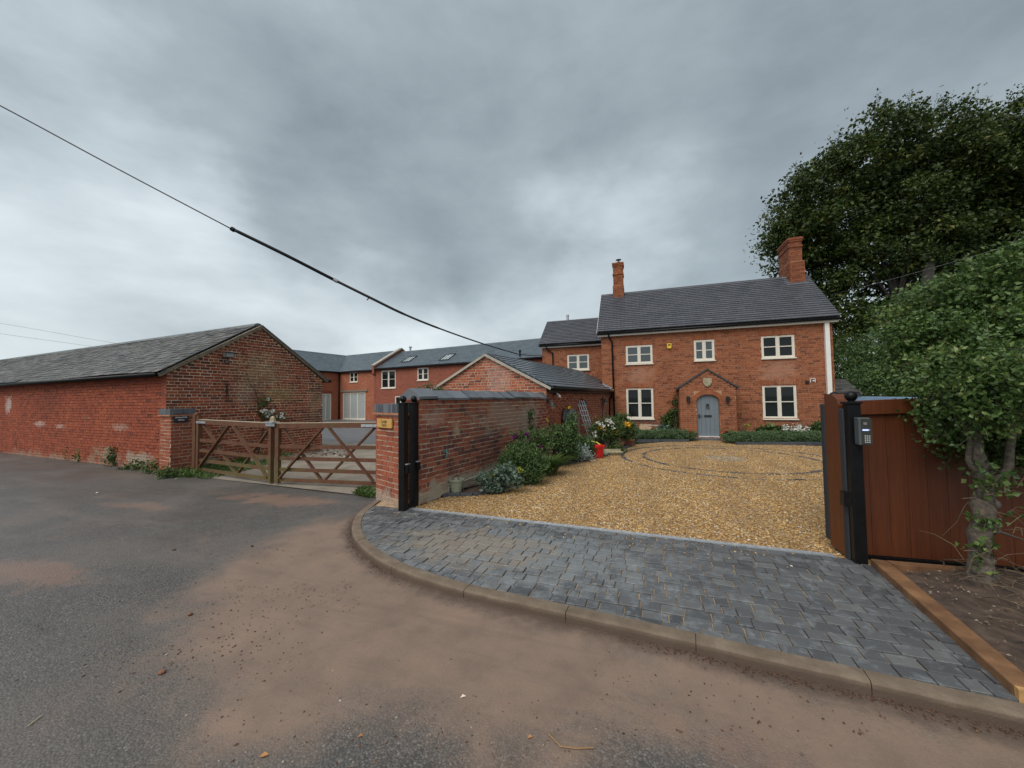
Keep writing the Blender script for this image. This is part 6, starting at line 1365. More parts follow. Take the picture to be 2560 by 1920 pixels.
# aluminium ladder leaning on the outbuilding wall
lt = on_side(1450, 1001, .06); lb = on_side(1484, 1100, .45); lb[2] = .12; ld = thing('ladder', lb, 'folded aluminium ladder with red feet leaning on the outbuilding wall', 'ladder'); M_alu = plain('aluminium', (.50, .54, .58), .35, .12, 9, metal=.6)
side = np.array([CR[0], CR[1], 0.]); side /= np.linalg.norm(side); lx = lt - lb; hn = np.cross(side, lx); hn /= np.linalg.norm(hn)
for k, o_ in enumerate((-.12, -.04, .05, .13)):
    m = MB(); m.bar(lb + side * o_, lt + side * o_ * .9, .025, .05, hn); m.build('rail', M_alu, ld)
    m = MB(); m.box(lb + side * o_ - lx / np.linalg.norm(lx) * .03, (.05, .07, .06)); m.build('foot', plain('red_rubber', (.42, .03, .02), .6) if k == 0 else bpy.data.materials['red_rubber'], ld)
for k in range(8):
    f = .07 + .115 * k; m = MB(); m.bar(lb + lx * f - side * .12, lb + lx * f + side * .12, .03, .025, hn); m.build('rung', M_alu if k not in (1, 2) else (bpy.data.materials.get('blue_strap') or plain('blue_strap', (.12, .36, .48), .6)), ld)
m = MB(); a, c = on_side(1363, 1042, .06), on_side(1392, 1090, .25); m.tube([c - Z3 * .5 + GSN * .1, c, a], .014, 6); br = tag(m.build('broom_handle', M_black), 'black broom handle with a yellow band leaning on the wall above the bed', 'broom handle')
m = MB(); m.tube([a + (c - a) * .06, a + (c - a) * .28], .017, 6); m.build('band', bpy.data.materials['yellow_handle'], br)
# old boards and panel standing behind the bed
for (x, y0, y1, w, lab) in ((1447, 1060, 1150, .22, 'weathered grey board standing upright against the outbuilding wall'),):
    q = on_side(x, 1080, .10); m = MB(); m.box((q[0], q[1], .62), (w, .03, 1.15), (GS, GSN, Z3)); tag(m.build('board', plain('grey_board', (.20, .14, .11), .9, .4, 14)), lab, 'board')

# ------------------------------------------------------------------ planting along the wall
struct_b = MB(); be = [tuple(G(*q)[:2]) for q in DE[:9]]; 
poly_b = be + [(-1.25, 16.9)] + [tuple((GC + GS * s + GSN * .02)[:2]) for s in (6, 3, 0)] + [tuple((WS + wd * s + wn * .02)[:2]) for s in (4, 2, .5)]
struct_b.prism([(x, y, -.1) for x, y in poly_b[::-1]], (0, 0, .125)); struct(struct_b.build('flower_bed', M_soil))
edg = MB()
ek = resample(np.array(be), .215)
for a, c in zip(ek, ek[1:]):
    X = np.array([*(c - a), 0]); l = np.linalg.norm(X); X /= l; Y = np.array([-X[1], X[0], 0]); k = put('edging_block', unit(M_blue, random.uniform(.05, .45), 'sett'), None, mat4(np.array([*a, -.06]) - Y * .05 + X * .004, X * (l - .008), Z3 * (.085 + random.uniform(-.004, .006)), Y * .10)) if False else None
    edg.tone = random.random() * .4; edg.box((*((a + c) / 2), -.01), (l - .01, .10, .10), (X, Y, Z3))
M_edge = plain('edging_block', (.055, .058, .066), .6, .35, 6)
et = thing('bed_edging', (*be[0], 0), 'dark block edging along the curve of the flower bed by the garden wall', 'edging')
r = random.Random(2)
for a, c in zip(ek, ek[1:]):
    X = np.array([*(c - a), 0]); l = np.linalg.norm(X); X /= l; Y = np.array([-X[1], X[0], 0]); m = MB(); m.box((*((a + c) / 2), -.005 + r.uniform(-.006, .006)), (l - .012, .10, .085), (X, Y, Z3)); m.build('block', M_edge, et, bevel=.006)
def rad(x, y, rpx, z=0.): return rpx * depth(G(x, y, z)) / F0
def ctr(x, ybase, ymid, back=0.):
    g_ = G(x, ybase, .03); d = depth(g_) + back; return DEP(x, ymid, d)
def pbush(name, label, cat, lst, n, cl, spread, size, mat, base, flowers=None, **kw):
    """lst of (x, y, r) at the depth of the ground point under base"""
    g_ = G(*base, .03); d = depth(g_); bl = [(DEP(x, y, d + kw.get('back', 0)), r_ * d / F0 * np.array([1, .8, 1])) for x, y, r_ in lst]
    kw.pop('back', None); th_, c_ = bush(name, label, cat, bl, n, cl, spread, size, mat, base=g_, **kw)
    for f in flowers or ():
        bx, nf, sf, fm, fs = f[:5]; fb = [(DEP(x, y, d - .05), r_ * d / F0 * np.ones(3)) for x, y, r_ in bx]; p_, t_, _ = cloud(fb, nf, max(3, nf // sf), fs * .55, 0)
        put('blossom', leaf_mesh('blossom', p_, fs, fm, .9, tone=t_), th_)
    return th_
pbush('shrub', 'bushy dark green shrub filling the bed at the foot of the garden wall', 'shrub', [(1280, 1158, 36), (1308, 1138, 34), (1265, 1180, 30), (1330, 1168, 38), (1300, 1190, 28), (1288, 1132, 24)], 9500, 560, .05, .058, ML_dark, (1300, 1205), asp=.34, shell=.15)
pbush('flowering_plant', 'tall plant with purple flower spikes rising above the dark green shrub', 'plant', [(1300, 1105, 26), (1335, 1095, 26), (1350, 1120, 22)], 1100, 120, .035, .07, ML_mid, (1330, 1190), flowers=[([(1318, 1085, 7), (1322, 1100, 6), (1312, 1108, 6), (1290, 1090, 6), (1347, 1112, 8), (1343, 1126, 7), (1308, 1120, 5)], 640, 50, MF_purple, .032)], asp=.4)
pbush('shrub', 'loose rose bush with pale pink blooms behind the purple spikes', 'shrub', [(1375, 1090, 28), (1400, 1082, 26), (1360, 1110, 22), (1395, 1110, 26)], 2400, 260, .05, .06, ML_dark, (1385, 1165), flowers=[([(1362, 1118, 12), (1375, 1125, 9), (1357, 1132, 5)], 110, 12, MF_pink, .04)], asp=.55)
pbush('shrub', 'tall narrow dark shrub in front of the hose reel', 'shrub', [(1424, 1085, 15), (1428, 1062, 12), (1430, 1042, 7), (1418, 1110, 20), (1430, 1130, 18)], 2600, 260, .045, .07, ML_dark, (1428, 1155), asp=.45)
# lady's mantle with lime flowers, nearest in the bed
pbush('plant', 'grey green mound plant with lime flower heads, nearest the stick and pail', 'plant', [(1240, 1200, 22), (1262, 1185, 24), (1225, 1212, 16), (1280, 1195, 22), (1245, 1218, 14)], 1000, 200, .045, .07, ML_grey, (1245, 1226), flowers=[([(1229, 1189, 8), (1296, 1172, 9), (1262, 1200, 4)], 300, 60, ML_yel, .028)], asp=.95)
pbush('plant', 'low silvery green rosette plant beside the lime flowered mound at the bed edge', 'plant', [(1205, 1195, 12), (1222, 1205, 16), (1235, 1224, 14)], 300, 70, .04, .075, ML_grey, (1222, 1228), asp=.5)
def blades(name, label, cat, base, n, L, spread, mat, width=.018, fan=.9, flowers=None, group=None, z=.03):
    g_ = G(*base, z); th_ = thing(name, g_, label, cat, group); V_, F_, T_ = [], [], []; 
    for i in range(n):
        a = RNG.uniform(0, 6.28); o = g_ + np.array([math.cos(a), math.sin(a), 0]) * spread * RNG.uniform(0, 1); l = L * RNG.uniform(.55, 1.15); d = np.array([math.cos(a), math.sin(a), 0]) * fan * RNG.uniform(.2, 1); s_ = np.array([-math.sin(a), math.cos(a), 0]) * width / 2
        k = len(V_); tt = RNG.uniform(0, 1)
        for f, w in ((0, 1), (.4, 1), (.75, .7), (1, .1)):
            c = o + d * l * f ** 1.4 + Z3 * l * (f - .48 * f ** 2.2 * min(1.3, fan)); V_ += [c - s_ * w, c + s_ * w]; T_ += [tt, tt]
        F_ += [(k + 2 * j, k + 2 * j + 1, k + 2 * j + 3, k + 2 * j + 2) for j in range(3)]
    put('leaf_blade', mesh_np('leaf_blade', V_, F_, mat, T_), th_); return th_
blades('grass_plant', 'arching fresh green grass-like clump spilling over the gravel from the bed', 'plant', (1368, 1182), 420, .62, .20, ML_grass, .022, .95)
pbush('plant', 'feathery grey leaved plant behind the arching green clump', 'plant', [(1395, 1125, 20), (1378, 1118, 16), (1410, 1140, 18)], 700, 120, .05, .08, ML_mid, (1395, 1160), asp=.3)
pbush('silver_plant', 'pale silver leaved plant spreading at the bed edge next to the red bucket', 'plant', [(1440, 1128, 15), (1455, 1135, 16), (1425, 1122, 13), (1472, 1142, 12), (1448, 1142, 12)], 620, 150, .05, .11, ML_silver, (1452, 1150), asp=.26, up=.3)
pbush('shrub', 'leafy low plant between the silver plant and the red bucket', 'shrub', [(1468, 1110, 20), (1450, 1105, 16), (1480, 1125, 14)], 900, 130, .05, .085, ML_dark, (1468, 1142), asp=.45)
pbush('flowering_plant', 'large clump of white daisies in front of the outbuilding corner', 'plant', [(1500, 1070, 22), (1525, 1062, 20), (1540, 1075, 18), (1485, 1082, 14)], 1700, 200, .07, .085, ML_mid, (1515, 1128), flowers=[([(1495, 1060, 10), (1515, 1056, 10), (1528, 1064, 9), (1508, 1068, 9), (1480, 1056, 3), (1487, 1085, 6), (1522, 1052, 6)], 150, 4, MF_white, .055)], asp=.4, back=.2)
pbush('tall_plant', 'tall sunflower-like leafy plant against the farmhouse corner', 'plant', [(1545, 1062, 14), (1552, 1050, 10), (1555, 1080, 14), (1570, 1078, 12)], 620, 90, .09, .17, ML_mid, (1552, 1118), flowers=[([(1555, 1060, 5), (1569, 1061, 4), (1564, 1075, 4)], 34, 8, MF_yellow, .09)], asp=.45, back=.3)
# black tub of yellow flowers
def pot(name, label, cat, base, r0, r1, h, mat, rim=True, group=None, z=0., soil=True, handle=None):
    g_ = G(*base, z); th_ = thing(name, g_, label, cat, group); m = MB(); w = .012
    pr = [(r0, 0), (r1, h * .88)] + ([(r1 + .015, h * .88), (r1 + .018, h)] if rim else [(r1, h)]) + [(r1 - w, h), (r0 - w, h * .35)]
    m.lathe(g_, pr, 20); m.build('body', mat, th_, smooth=False)
    if soil: m = MB(); m.lathe(g_ + Z3 * h * .8, [(r1 - w * 1.2, 0), (r1 - w * 1.2, .01)], 16); m.build('soil', M_soil, th_)
    return th_, g_
tb_, tg = pot('planter', 'large black tub planted with yellow daisies behind the red bucket', 'planter', (1512, 1126), .27, .31, .36, plain('black_plastic', (.022, .024, .026), .5))
pbush('flowering_plant', 'yellow daisies growing in the large black tub', 'plant', [(1510, 1082, 15), (1498, 1090, 12), (1525, 1090, 12)], 800, 110, .06, .11, ML_mid, (1512, 1126), flowers=[([(1503, 1075, 9), (1508, 1070, 7), (1525, 1082, 8), (1530, 1078, 6), (1506, 1086, 4), (1495, 1076, 5), (1532, 1087, 3)], 130, 6, MF_yellow, .075)], asp=.35)
bk, bg = pot('bucket', 'bright red plastic bucket standing on the gravel by the silver plant', 'bucket', (1493, 1143), .155, .20, .33, plain('red_plastic', (.62, .012, .016), .35, .08), soil=False)
m = MB(); hd = np.array([CR[0], CR[1], 0]); m.tube([bg + hd * .20 * math.cos(a) + Z3 * (.31 - .10 * math.sin(a)) - np.array([CF[0], CF[1], 0]) * .16 * math.sin(a) for a in np.linspace(0, math.pi, 9)], .006, 5); m.build('handle', M_white, bk)
m = MB(); hz_ = G(1512, 1130, .0); m.tube([DEP(1478, 1103, depth(bg) + .3), DEP(1492, 1106, depth(bg) + .25), DEP(1502, 1113, depth(bg) + .2), DEP(1509, 1122, depth(bg) + .15)], .018, 6); tag(m.build('hose', plain('yellow_hose', (.66, .60, .05), .5)), 'short yellow hose end arching over the red bucket', 'hose')
m = MB(); q = G(1528, 1136); m.box(q + Z3 * .07, (.62, .26, .05), (hd, np.array([-hd[1], hd[0], 0]), Z3)); m.box(q + Z3 * .03, (.55, .2, .06), (hd, np.array([-hd[1], hd[0], 0]), Z3)); m.box(q + Z3 * .11 + np.array([-hd[1], hd[0], 0]) * .12, (.62, .03, .06), (hd, np.array([-hd[1], hd[0], 0]), Z3)); tag(m.build('stone_trough', plain('buff_stone', (.30, .26, .16), .9, .3, 12), bevel=.01), 'low buff stone trough on the gravel beside the black tub', 'trough')
m = MB(); q = G(1510, 1139); m.ball(q + Z3 * .06, .11, 10, 7, (1, 1, .6)); tag(m.build('stone', plain('pale_stone', (.33, .31, .25), .9, .3, 9), smooth=True), 'rounded pale stone lying beside the red bucket', 'stone')
# terracotta troughs
def trough(x, y, w, h, lab, zz=0., flowers=None):
    q = G(x, y, zz); th_ = thing('trough', q, lab, 'trough', 'terracotta troughs at the hedge end'); X, Y = np.array([1., 0, 0]), np.array([0, 1., 0]); m = MB()
    m.hexa([q + X * a * w * .46 + Y * b * .09 for a, b in ((-1, -1), (1, -1), (1, 1), (-1, 1))] + [q + X * a * w * .5 + Y * b * .11 + Z3 * h for a, b in ((-1, -1), (1, -1), (1, 1), (-1, 1))]); m.box(q + Z3 * (h - .02), (w + .03, .25, .05)); m.build('body', M_clay, th_)
    p_, t_, _ = cloud([(q + Z3 * (h + .03), np.array([w * .45, .1, .05]))], 160, 30, .04, 0); put('foliage', leaf_mesh('foliage', p_, .07, ML_mid, .5, tone=t_), th_)
trough(1566, 1113, .50, .20, 'terracotta trough with low leaves at the end of the clipped hedge'); trough(1548, 1117, .3, .17, 'smaller terracotta trough half hidden by leaves beside the black tub'); 
q = G(1565, 1102); m = MB(); m.box(q + Z3 * .26, (.38, .2, .16)); tag(m.build('clay_block', M_clay, bevel=.01), 'plain terracotta block raised behind the front trough', 'planter')
pbush('plant', 'low green plant between the stone trough and the terracotta trough', 'plant', [(1540, 1115, 10), (1548, 1122, 7), (1530, 1118, 6)], 300, 50, .05, .09, ML_mid, (1541, 1128), asp=.4)
m = MB(); q = PL(1612, 1072, 1, 16.3); ax_ = (np.array([.93, .1, -.30]), np.array([0, -.9, .4]), np.array([.3, .35, .88])); m.box((q[0], 16.3, q[2]), (.50, .06, .30), ax_); tag(m.build('cardboard_box', plain('cardboard', (.40, .27, .17), .85, .12, 12)), 'flattened cardboard box leaning behind the clipped hedge under the window', 'box')
m = MB(); m.bar((PL(1610, 1063, 1, 16.6)[0], 16.6, PL(1610, 1062, 1, 16.6)[2]), (PL(1645, 1064, 1, 16.6)[0], 16.6, PL(1645, 1064, 1, 16.6)[2]), .12, .05); tag(m.build('plank', plain('pale_plank', (.48, .36, .29), .8)), 'pale offcut plank lying behind the cardboard box', 'plank')
# clipped lavender-like hedges before the house
def hedge(x0, x1, yb, yt, lab, n):
    a, c = G(x0, yb), G(x1, yb); h = VP((x0 + x1) / 2, yt, a, c)[2]; k = max(4, int(np.linalg.norm(c - a) / .34)); bl = []
    for i in range(k + 1):
        q = a + (c - a) * (i / k); bl.append((np.array([q[0], q[1] + .42 + random.uniform(-.04, .04), h * .50]), np.array([.30, .40, h * .50 * random.uniform(.92, 1.06)])))
    bush('hedge', lab, 'hedge', bl, n, n // 9, .045, .075, ML_lav, base=(a + c) / 2, asp=.3, group='low hedges before the farmhouse', up=.35, shell=.8, stems=0)
    m = MB(); m.bar(a + Z3 * .02 - np.array([0, .06, 0]), c + Z3 * .02 - np.array([0, .06, 0]), .10, .11); tag(m.build('edging', M_edge), 'dark block edging at the foot of the ' + lab.split(' hedge')[0] + ' hedge', 'edging')
hedge(1592, 1722, 1103, 1078, 'shorter clipped green hedge under the window by the cardboard box', 9500)
hedge(1838, 2110, 1110, 1083, 'longer clipped green hedge stretching to the timber gate', 16000)
pbush('climbing_plant', 'tall climbing plant on the window side of the porch above the shorter hedge', 'climber', [(1683, 1060, 15), (1688, 1030, 12), (1692, 1005, 7), (1670, 1050, 14), (1692, 1075, 14), (1695, 985, 4)], 1700, 170, .09, .13, ML_mid, (1685, 1092), asp=.5, back=.5)
pbush('climbing_plant', 'climbing plant with a few pale blooms between the porch and the big window', 'climber', [(1853, 1060, 14), (1850, 1030, 11), (1848, 1005, 6), (1866, 1050, 10), (1872, 1070, 8), (1855, 1078, 14)], 1400, 150, .09, .12, ML_dark, (1855, 1095), asp=.5, back=.9, flowers=[([(1870, 1062, 7), (1865, 1068, 4)], 26, 4, ML_yel, .08)])
pbush('flowering_plant', 'drift of small white flowers behind the longer hedge below the window', 'plant', [(1990, 1074, 14), (1970, 1076, 10), (2012, 1074, 12), (1958, 1072, 8)], 620, 90, .08, .09, ML_grey, (1990, 1098), flowers=[([(1985, 1069, 14), (2008, 1072, 12), (1965, 1070, 9), (1995, 1078, 10)], 330, 4, MF_white, .05)], asp=.4, back=.5)
pbush('plant', 'broad leaved green plant behind the longer hedge, nearer the porch', 'plant', [(1905, 1078, 9), (1925, 1076, 9), (1945, 1078, 9)], 300, 50, .08, .16, ML_mid, (1925, 1098), asp=.7, back=.4)
pbush('shrub', 'bright green bush behind the longer hedge next to the timber gate', 'shrub', [(2045, 1068, 14), (2058, 1072, 14), (2034, 1080, 9)], 900, 100, .08, .12, ML_mid, (2048, 1098), asp=.6, back=.4)
pbush('shrub', 'dark twiggy shrub under the window behind the shorter hedge', 'shrub', [(1570, 1065, 11), (1580, 1072, 12), (1590, 1080, 9)], 900, 100, .07, .09, ML_dark, (1582, 1096), asp=.4, back=.5)
pbush('plant', 'bushy plant beside the cardboard box at the foot of the climber', 'plant', [(1660, 1072, 9), (1650, 1078, 8)], 300, 40, .07, .12, ML_grey, (1655, 1096), asp=.5, back=.4)
pt, pg = pot('flower_pot', 'terracotta pot with red geraniums beside the grey front door', 'flower pot', (1813, 1102), .13, .17, .30, M_clay)
pbush('geranium', 'red geraniums growing in the terracotta pot by the door', 'plant', [(1814, 1082, 6), (1820, 1080, 4)], 150, 30, .04, .07, ML_mid, (1813, 1102), flowers=[([(1822, 1076, 3), (1812, 1079, 3), (1830, 1079, 2)], 60, 15, MF_red, .04)], asp=.9)
pbush('geranium', 'small red flowers at the other side of the doorstep, by the hedge end', 'plant', [(1724, 1082, 4)], 60, 12, .04, .06, ML_mid, (1724, 1100), flowers=[([(1724, 1078, 3)], 30, 10, MF_red, .04)], asp=.9)
# things by the garden wall
pl_, pg = pot('pail', 'pale green metal pail standing at the foot of the garden wall', 'pail', (1141, 1231), .085, .125, .235, plain('pale_green_metal', (.28, .30, .22), .5, .15), z=.02, soil=False)
m = MB(); a, c = G(1160, 1228, .03), on_side(1126, 1151, 0); c = VP(1124, 1151, WS + wn * .03, WS + wn * .03 + wd); m.tube([a, (a + c) / 2 + np.array([.01, 0, 0]), c], .009, 6); tag(m.build('stick', plain('rusty_stick', (.13, .075, .055), .8)), 'thin rusty stick leaning on the garden wall beside the pail', 'stick')
m = MB(); q = VP(1115, 1136, WS + wn * .04, WS + wn * .04 + wd); m.tube([q + Z3 * .08, q + Z3 * .02 + wn * .03, q - Z3 * .06, q - Z3 * .03 + wd * .05, q + Z3 * .05 + wd * .04], .012, 6); m.box(q + Z3 * .05 - wn * .03, (.05, .03, .05), (wd, wn, Z3)); tag(m.build('tap', plain('verdigris', (.10, .19, .18), .6)), 'small verdigris tap fixed low on the garden wall', 'tap')
m = MB(); pts = [VP(x, y, WS + wn * .03, WS + wn * .03 + wd) for x, y in ((1122, 1212), (1150, 1206), (1185, 1193), (1215, 1180), (1245, 1166))]; m.tube(pts, .010, 6); tag(m.build('water_pipe', plain('pipe_grey', (.38, .36, .30), .7)), 'thin pale pipe running low along the garden wall', 'pipe')
m = MB(); q = G(1122, 1232, .03); c = VP(1129, 1214, WS + wn * .03, WS + wn * .03 + wd); m.tube([q, q + Z3 * .09, c], .012, 6); tag(m.build('pipe_end', plain('pipe_grey2', (.30, .28, .22), .7)), 'short bent pipe end between the pail and the garden wall', 'pipe')
g_ = G(1329, 1120); 
for (x, y0, y1, lab) in ((1328, 1035, 1090, 'tall thin climber stem on the garden wall above the purple flowers'),):
    q = VP(x, y1, WS + wn * .06, WS + wn * .06 + wd); q2 = VP(x, y0, WS + wn * .06, WS + wn * .06 + wd); th_ = thing('climbing_plant', q, lab, 'climber'); m = MB(); m.tube([q - Z3 * .5, q, q2], .008, 5); m.build('stem', M_twig, th_)
    p_, t_, _ = cloud([(q2 * .5 + q * .5, np.array([.06, .06, .38])), (q2, np.array([.08, .06, .08]))], 150, 30, .03, 0); put('foliage', leaf_mesh('foliage', p_, .07, ML_mid, .6, tone=t_), th_)
# straggling plant on top of the garden wall's far side
q = DEP(1078, 968, depth(WS) * 1.55); th_ = thing('straggly_plant', (q[0], q[1], 0), 'straggly dry climber showing above the coping before the outbuilding gable', 'plant'); m = MB(); r = random.Random(4)
for i in range(16):
    a = DEP(r.uniform(1050, 1110), 1010, depth(q)); c = DEP(r.uniform(1030, 1118), r.uniform(945, 985), depth(q)); m.tube([np.array([q[0], q[1], .02]) if i < 3 else a, (a + c) / 2 + np.array([0, 0, .06]), c], [.012, .009, .003], 4, False)
m.build('stem', M_twig, th_); p_, t_, _ = cloud([(DEP(x, y, depth(q)), np.ones(3) * .12) for x, y in ((1072, 972), (1095, 978), (1062, 982), (1108, 985), (1085, 990))], 420, 60, .05, 0); put('foliage', leaf_mesh('foliage', p_, .055, ML_mid, .6, tone=t_), th_)

# ------------------------------------------------------------------ climbing rose and weeds by the barn
rb = on_gable(634, 1140) + FN * .15; rb[2] = RZ; rose = thing('climbing_rose', rb, 'sparse climbing rose with white blooms on the barn gable behind the gate', 'climber')
m = MB(); og = lambda x, y: on_gable(x, y) + FN * .10
m.tube([rb, og(648, 1100), og(655, 1060), og(648, 1030), og(640, 1000), og(633, 975), og(622, 962)], [.03, .028, .024, .02, .016, .012, .006], 6); m.tube([og(655, 1060), og(662, 1030), og(680, 1010)], .008, 5); m.tube([og(640, 1000), og(652, 985), og(664, 975)], .007, 5); m.tube([og(633, 975), og(645, 955), og(640, 930)], .005, 5); m.tube([og(622, 962), og(612, 935), og(618, 905)], .005, 5); m.tube([og(655, 1000), og(690, 985), og(712, 995)], .005, 5); m.build('stem', plain('rose_stem', (.045, .032, .024), .9), rose)
p_, t_, _ = cloud([(og(x, y), np.ones(3) * r_) for x, y, r_ in ((655, 1005, .13), (650, 1015, .08), (668, 1000, .08), (675, 1045, .12), (655, 1035, .14), (700, 1045, .1))], 260, 60, .05, 0); put('foliage', leaf_mesh('foliage', p_, .075, ML_mid, .7, tone=t_), rose)
for (x, y) in ((661, 998), (649, 1027), (656, 1026), (656, 1033), (665, 1029), (667, 1034), (675, 1027), (659, 1042), (684, 1041), (697, 1036), (698, 1041), (701, 1044), (695, 1043)):
    c = og(x, y) + FN * .06; p_ = c + RNG.normal(size=(18, 3)) * .014; put('bloom', leaf_mesh('bloom', p_, .055, MF_white, 1.1), rose)
m = MB(); q = og(694, 1048) + FN * .5
def weed(x, y, h, lab, n=160, mat=None, w=.16, size=.085):
    g_ = G(x, y + 9, RZ); hh_ = h * depth(g_) / F0
    th_ = thing('weed', g_, lab, 'weed', 'weeds along the barn foot'); p_, t_, c_ = cloud([(g_ + Z3 * hh_ * .3, np.array([w, w * .8, hh_ * .35])), (g_ + Z3 * hh_ * .65, np.array([w * .7, w * .6, hh_ * .4]))], n, max(8, n // 6), .05, 0); p_[:, 2] = np.maximum(p_[:, 2], RZ + .01)
    put('foliage', leaf_mesh('foliage', p_, size, mat or ML_mid, .5, tone=t_), th_); m = MB(); limbs(m, g_, c_, .012, 7, int(x)); m.build('stem', M_twig, th_)
weed(98, 1124, 34, 'bright green weed clump at the barn foot, the first from the picture edge', 190); weed(122, 1128, 22, 'smaller weed next to the bright green clump at the barn foot', 90); weed(178, 1140, 40, 'tall nettle-like weed at the middle of the barn wall', 200, ML_dark); weed(205, 1144, 36, 'second tall weed close beside the nettle-like weed', 170, ML_dark)
weed(283, 1156, 46, 'tall leafy weed growing from the pale plinth of the barn', 230, ML_mid, .2); weed(316, 1165, 14, 'tiny weed between the tall leafy weed and the gate pier', 50); weed(343, 1166, 26, 'short weed on the plinth a little before the gate pier', 90); weed(376, 1174, 28, 'thistle-like weed beside the gate pier corner', 110, ML_dark); weed(412, 1186, 34, 'weed growing against the front of the slate sign pier', 120)
def tufts(name, label, poly_px, n, L, mat, z=RZ):
    A_ = np.array([G(x, y, z)[:2] for x, y in poly_px]); lo, hi = A_.min(0), A_.max(0); q = RNG.uniform(lo, hi, (n * 4, 2)); q = q[in_poly(q, A_)][:n]; k = len(q)
    a = RNG.uniform(0, 6.28, k); l = L * RNG.uniform(.4, 1.2, k); d = np.stack([np.cos(a), np.sin(a), RNG.uniform(.5, 1.6, k)], 1); d /= np.linalg.norm(d, axis=1, keepdims=True)
    s_ = np.stack([-np.sin(a), np.cos(a), np.zeros(k)], 1) * .008; o = np.c_[q, np.full(k, z)]; v = np.stack([o - s_, o + s_, o + d * l[:, None] * .6 + s_ * .7, o + d * l[:, None] + np.array([0, 0, -.02])], 1).reshape(-1, 3)
    stuff(put(name, mesh_np(name, v, np.arange(4 * k).reshape(k, 4), mat, np.repeat(RNG.uniform(0, 1, k), 4))), label)
tufts('grass', 'green grass growing under the mossy gate leaf', [(455, 1192), (520, 1198), (580, 1187), (640, 1172), (675, 1160), (660, 1140), (560, 1150), (490, 1165)], 5200, .15, ML_grass)
tufts('grass', 'grass tuft at the foot of the Lodge Farm pier', [(885, 1236), (925, 1246), (940, 1240), (935, 1222), (900, 1224)], 1100, .14, ML_grass)
tufts('verge_litter', 'dead grass and moss along the foot of the barn wall', [(0, 1116), (120, 1138), (260, 1165), (420, 1196), (425, 1188), (260, 1152), (120, 1126), (0, 1108)], 2600, .05, leafm('verge_leaf', [(0, (.05, .04, .02)), (.6, (.11, .10, .04)), (1, (.10, .14, .04))]))
p_, t_, c_ = cloud([(G(x, y, RZ) + Z3 * .06, np.array([.35, .3, .10])) for x, y in ((450, 1188), (470, 1190), (540, 1172), (640, 1152), (615, 1158), (700, 1145))], 1500, 150, .06, 0); stuff(put('undergrowth', leaf_mesh('undergrowth', np.maximum(p_, [-99, -99, RZ + .01]), .07, ML_grass, .6, tone=t_)), 'leafy undergrowth at the barn gable behind the gate')
# rubble by the gable
k = 150; q = np.array([G(RNG.uniform(700, 880), RNG.uniform(1120, 1145), RZ)[:2] for _ in range(k)]); stuff(pebbles('rubble', q, RZ + .02, .02, .07, M_stn), 'stones and rubble lying at the corner of the barn gable')
for (x, y, s_) in ((518, 1168, .28), (640, 1158, .2)):
    m = MB(); q = G(x, y, RZ); m.ball(q + Z3 * s_ * .4, s_, 9, 6, (1, 1, .55)); tag(m.build('stone', M_stone), 'big rough stone at the barn foot behind the gate, ' + ('near the hanging post' if x < 600 else 'nearer the middle of the gates'), 'stone')

# ------------------------------------------------------------------ litter on the road
def scat(n, xr, yr, z=RZ):
    return np.array([G(RNG.uniform(*xr), RNG.uniform(*yr), z)[:2] for _ in range(n)])
dirt = tone_mat('dirt_clod', [(0, (.045, .026, .020)), (.7, (.095, .05, .034)), (1, (.17, .085, .05))], .9, .2, bmp=0)
L_ = [scat(160, (560, 900), (1460, 1530)), scat(120, (420, 760), (1540, 1700)), scat(260, (880, 2300), (1560, 1850)), scat(200, (200, 700), (1350, 1700)), scat(150, (100, 1200), (1280, 1400))]
k_ = KI[RNG.integers(0, len(KI) - 20, 2600)] + KN[RNG.integers(0, len(KI) - 20, 1)] * 0
ix = RNG.integers(0, len(KI) - 10, 3200); k_ = KI[ix] + KN[ix] * (KW + np.abs(RNG.normal(0, .035, len(ix))))[:, None] + RNG.normal(0, .02, (len(ix), 2))
al = np.vstack(L_ + [k_]); stuff(pebbles('dirt', al, RZ + .001, .002, .0075, dirt, flat=.7), 'dark clods of dirt on the road and along the kerb')
q = np.vstack([scat(260, (0, 900), (1240, 1800)), scat(120, (500, 1500), (1780, 1915)), scat(60, (900, 2400), (1600, 1900))]); stuff(pebbles('grit', q, RZ + .002, .003, .009, M_stn), 'loose pale grit scattered on the asphalt')
def one(name, label, cat, x, y, size, mat, kind='stone'):
    q = G(x, y, RZ); m = MB()
    if kind == 'stone': m.ball(q + Z3 * size * .4, size, 8, 6, (1, 1, .55))
    elif kind == 'leaf': m.add([q + Z3 * .003, q + np.array([size * .8, size * .1, .010]), q + np.array([size * 1.4, size * .9, .006]), q + np.array([size * .4, size * .8, .014]), q + np.array([size * .7, size * .5, .005])], [(0, 1, 4), (1, 2, 4), (2, 3, 4), (3, 0, 4)])
    tag(m.build(name, mat), label, cat)
M_dleaf = plain('dead_leaf', (.36, .17, .06), .8, .3, 30); M_pl = plain('pale_petal', (.62, .52, .42), .7)
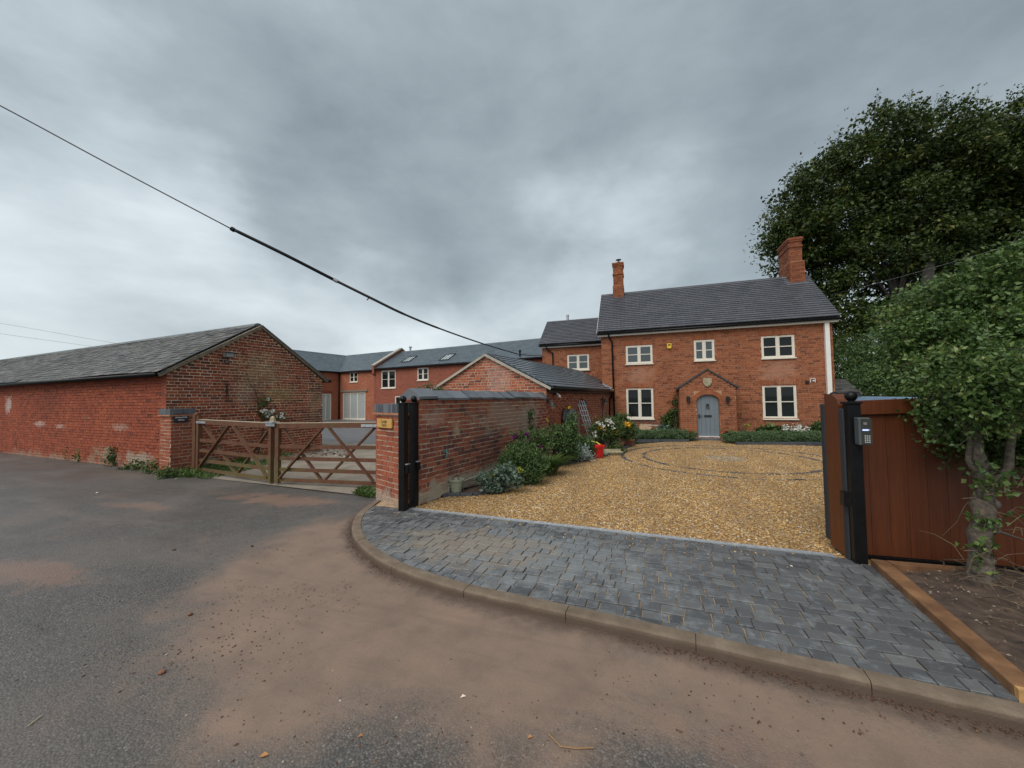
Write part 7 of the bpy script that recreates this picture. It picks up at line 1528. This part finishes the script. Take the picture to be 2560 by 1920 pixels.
one('fallen_leaf', 'pale curled fallen leaf alone in the middle of the muddy road', 'leaf', 1150, 1746, .022, M_pl, 'leaf'); one('fallen_leaf', 'orange dead leaf on the dark asphalt at the bottom edge', 'leaf', 893, 1845, .018, M_dleaf, 'leaf'); one('fallen_leaf', 'brown dead leaf near the mud edge below the kerb', 'leaf', 1318, 1848, .018, M_dleaf, 'leaf'); one('fallen_leaf', 'tan crumpled leaf lower down on the dark asphalt, near the picture bottom', 'leaf', 646, 1895, .03, M_dleaf, 'leaf')
one('fallen_leaf', 'yellow fallen leaf lying on the dark block paving near the kerb', 'leaf', 1857, 1582, .016, plain('yellow_leaf', (.55, .33, .04), .7), 'leaf')
one('stone', 'small pale stone on the asphalt before the five-bar gates', 'stone', 243, 1233, .022, M_pl); one('stone', 'reddish stone on the asphalt midway between the barn and the kerb', 'stone', 435, 1376, .018, dirt); one('stone', 'brown clod on the mud lying beyond the reddish stone', 'stone', 630, 1366, .016, dirt)
one('clod', 'flat reddish clod of earth pressed on the asphalt', 'clod', 405, 1683, .022, plain('red_clod', (.19, .085, .05), .9)); one('clod', 'red earth clod beside the line of wheel marks', 'clod', 475, 1537, .018, bpy.data.materials['red_clod'])
m = MB(); m.tube([G(1372, 1838, RZ) + Z3 * .006, G(1402, 1872, RZ) + Z3 * .012, G(1440, 1874, RZ) + Z3 * .006, G(1484, 1875, RZ) + Z3 * .012], .0035, 5); tag(m.build('twig', plain('road_twig', (.26, .15, .07), .8)), 'bent thin twig lying on the road at the mud edge', 'twig')
m = MB(); m.tube([G(70, 1818, RZ) + Z3 * .008, G(104, 1792, RZ) + Z3 * .008], .0035, 4); tag(m.build('straw', plain('straw', (.42, .40, .25), .8)), 'single pale straw lying on the dark asphalt', 'straw')
k = 160; q = [G(1003 + RNG.normal(0, 8), 1284 + RNG.normal(0, 3))[:2] for _ in range(8)]; stuff(pebbles('stray_gravel', np.array(q + [tuple(GT[0] + pu * RNG.uniform(.1, 5) + pn * RNG.uniform(.03, .5)) for _ in range(k)]), .002, .007, .014, M_peb), 'a few stray gravel stones on the block paving')
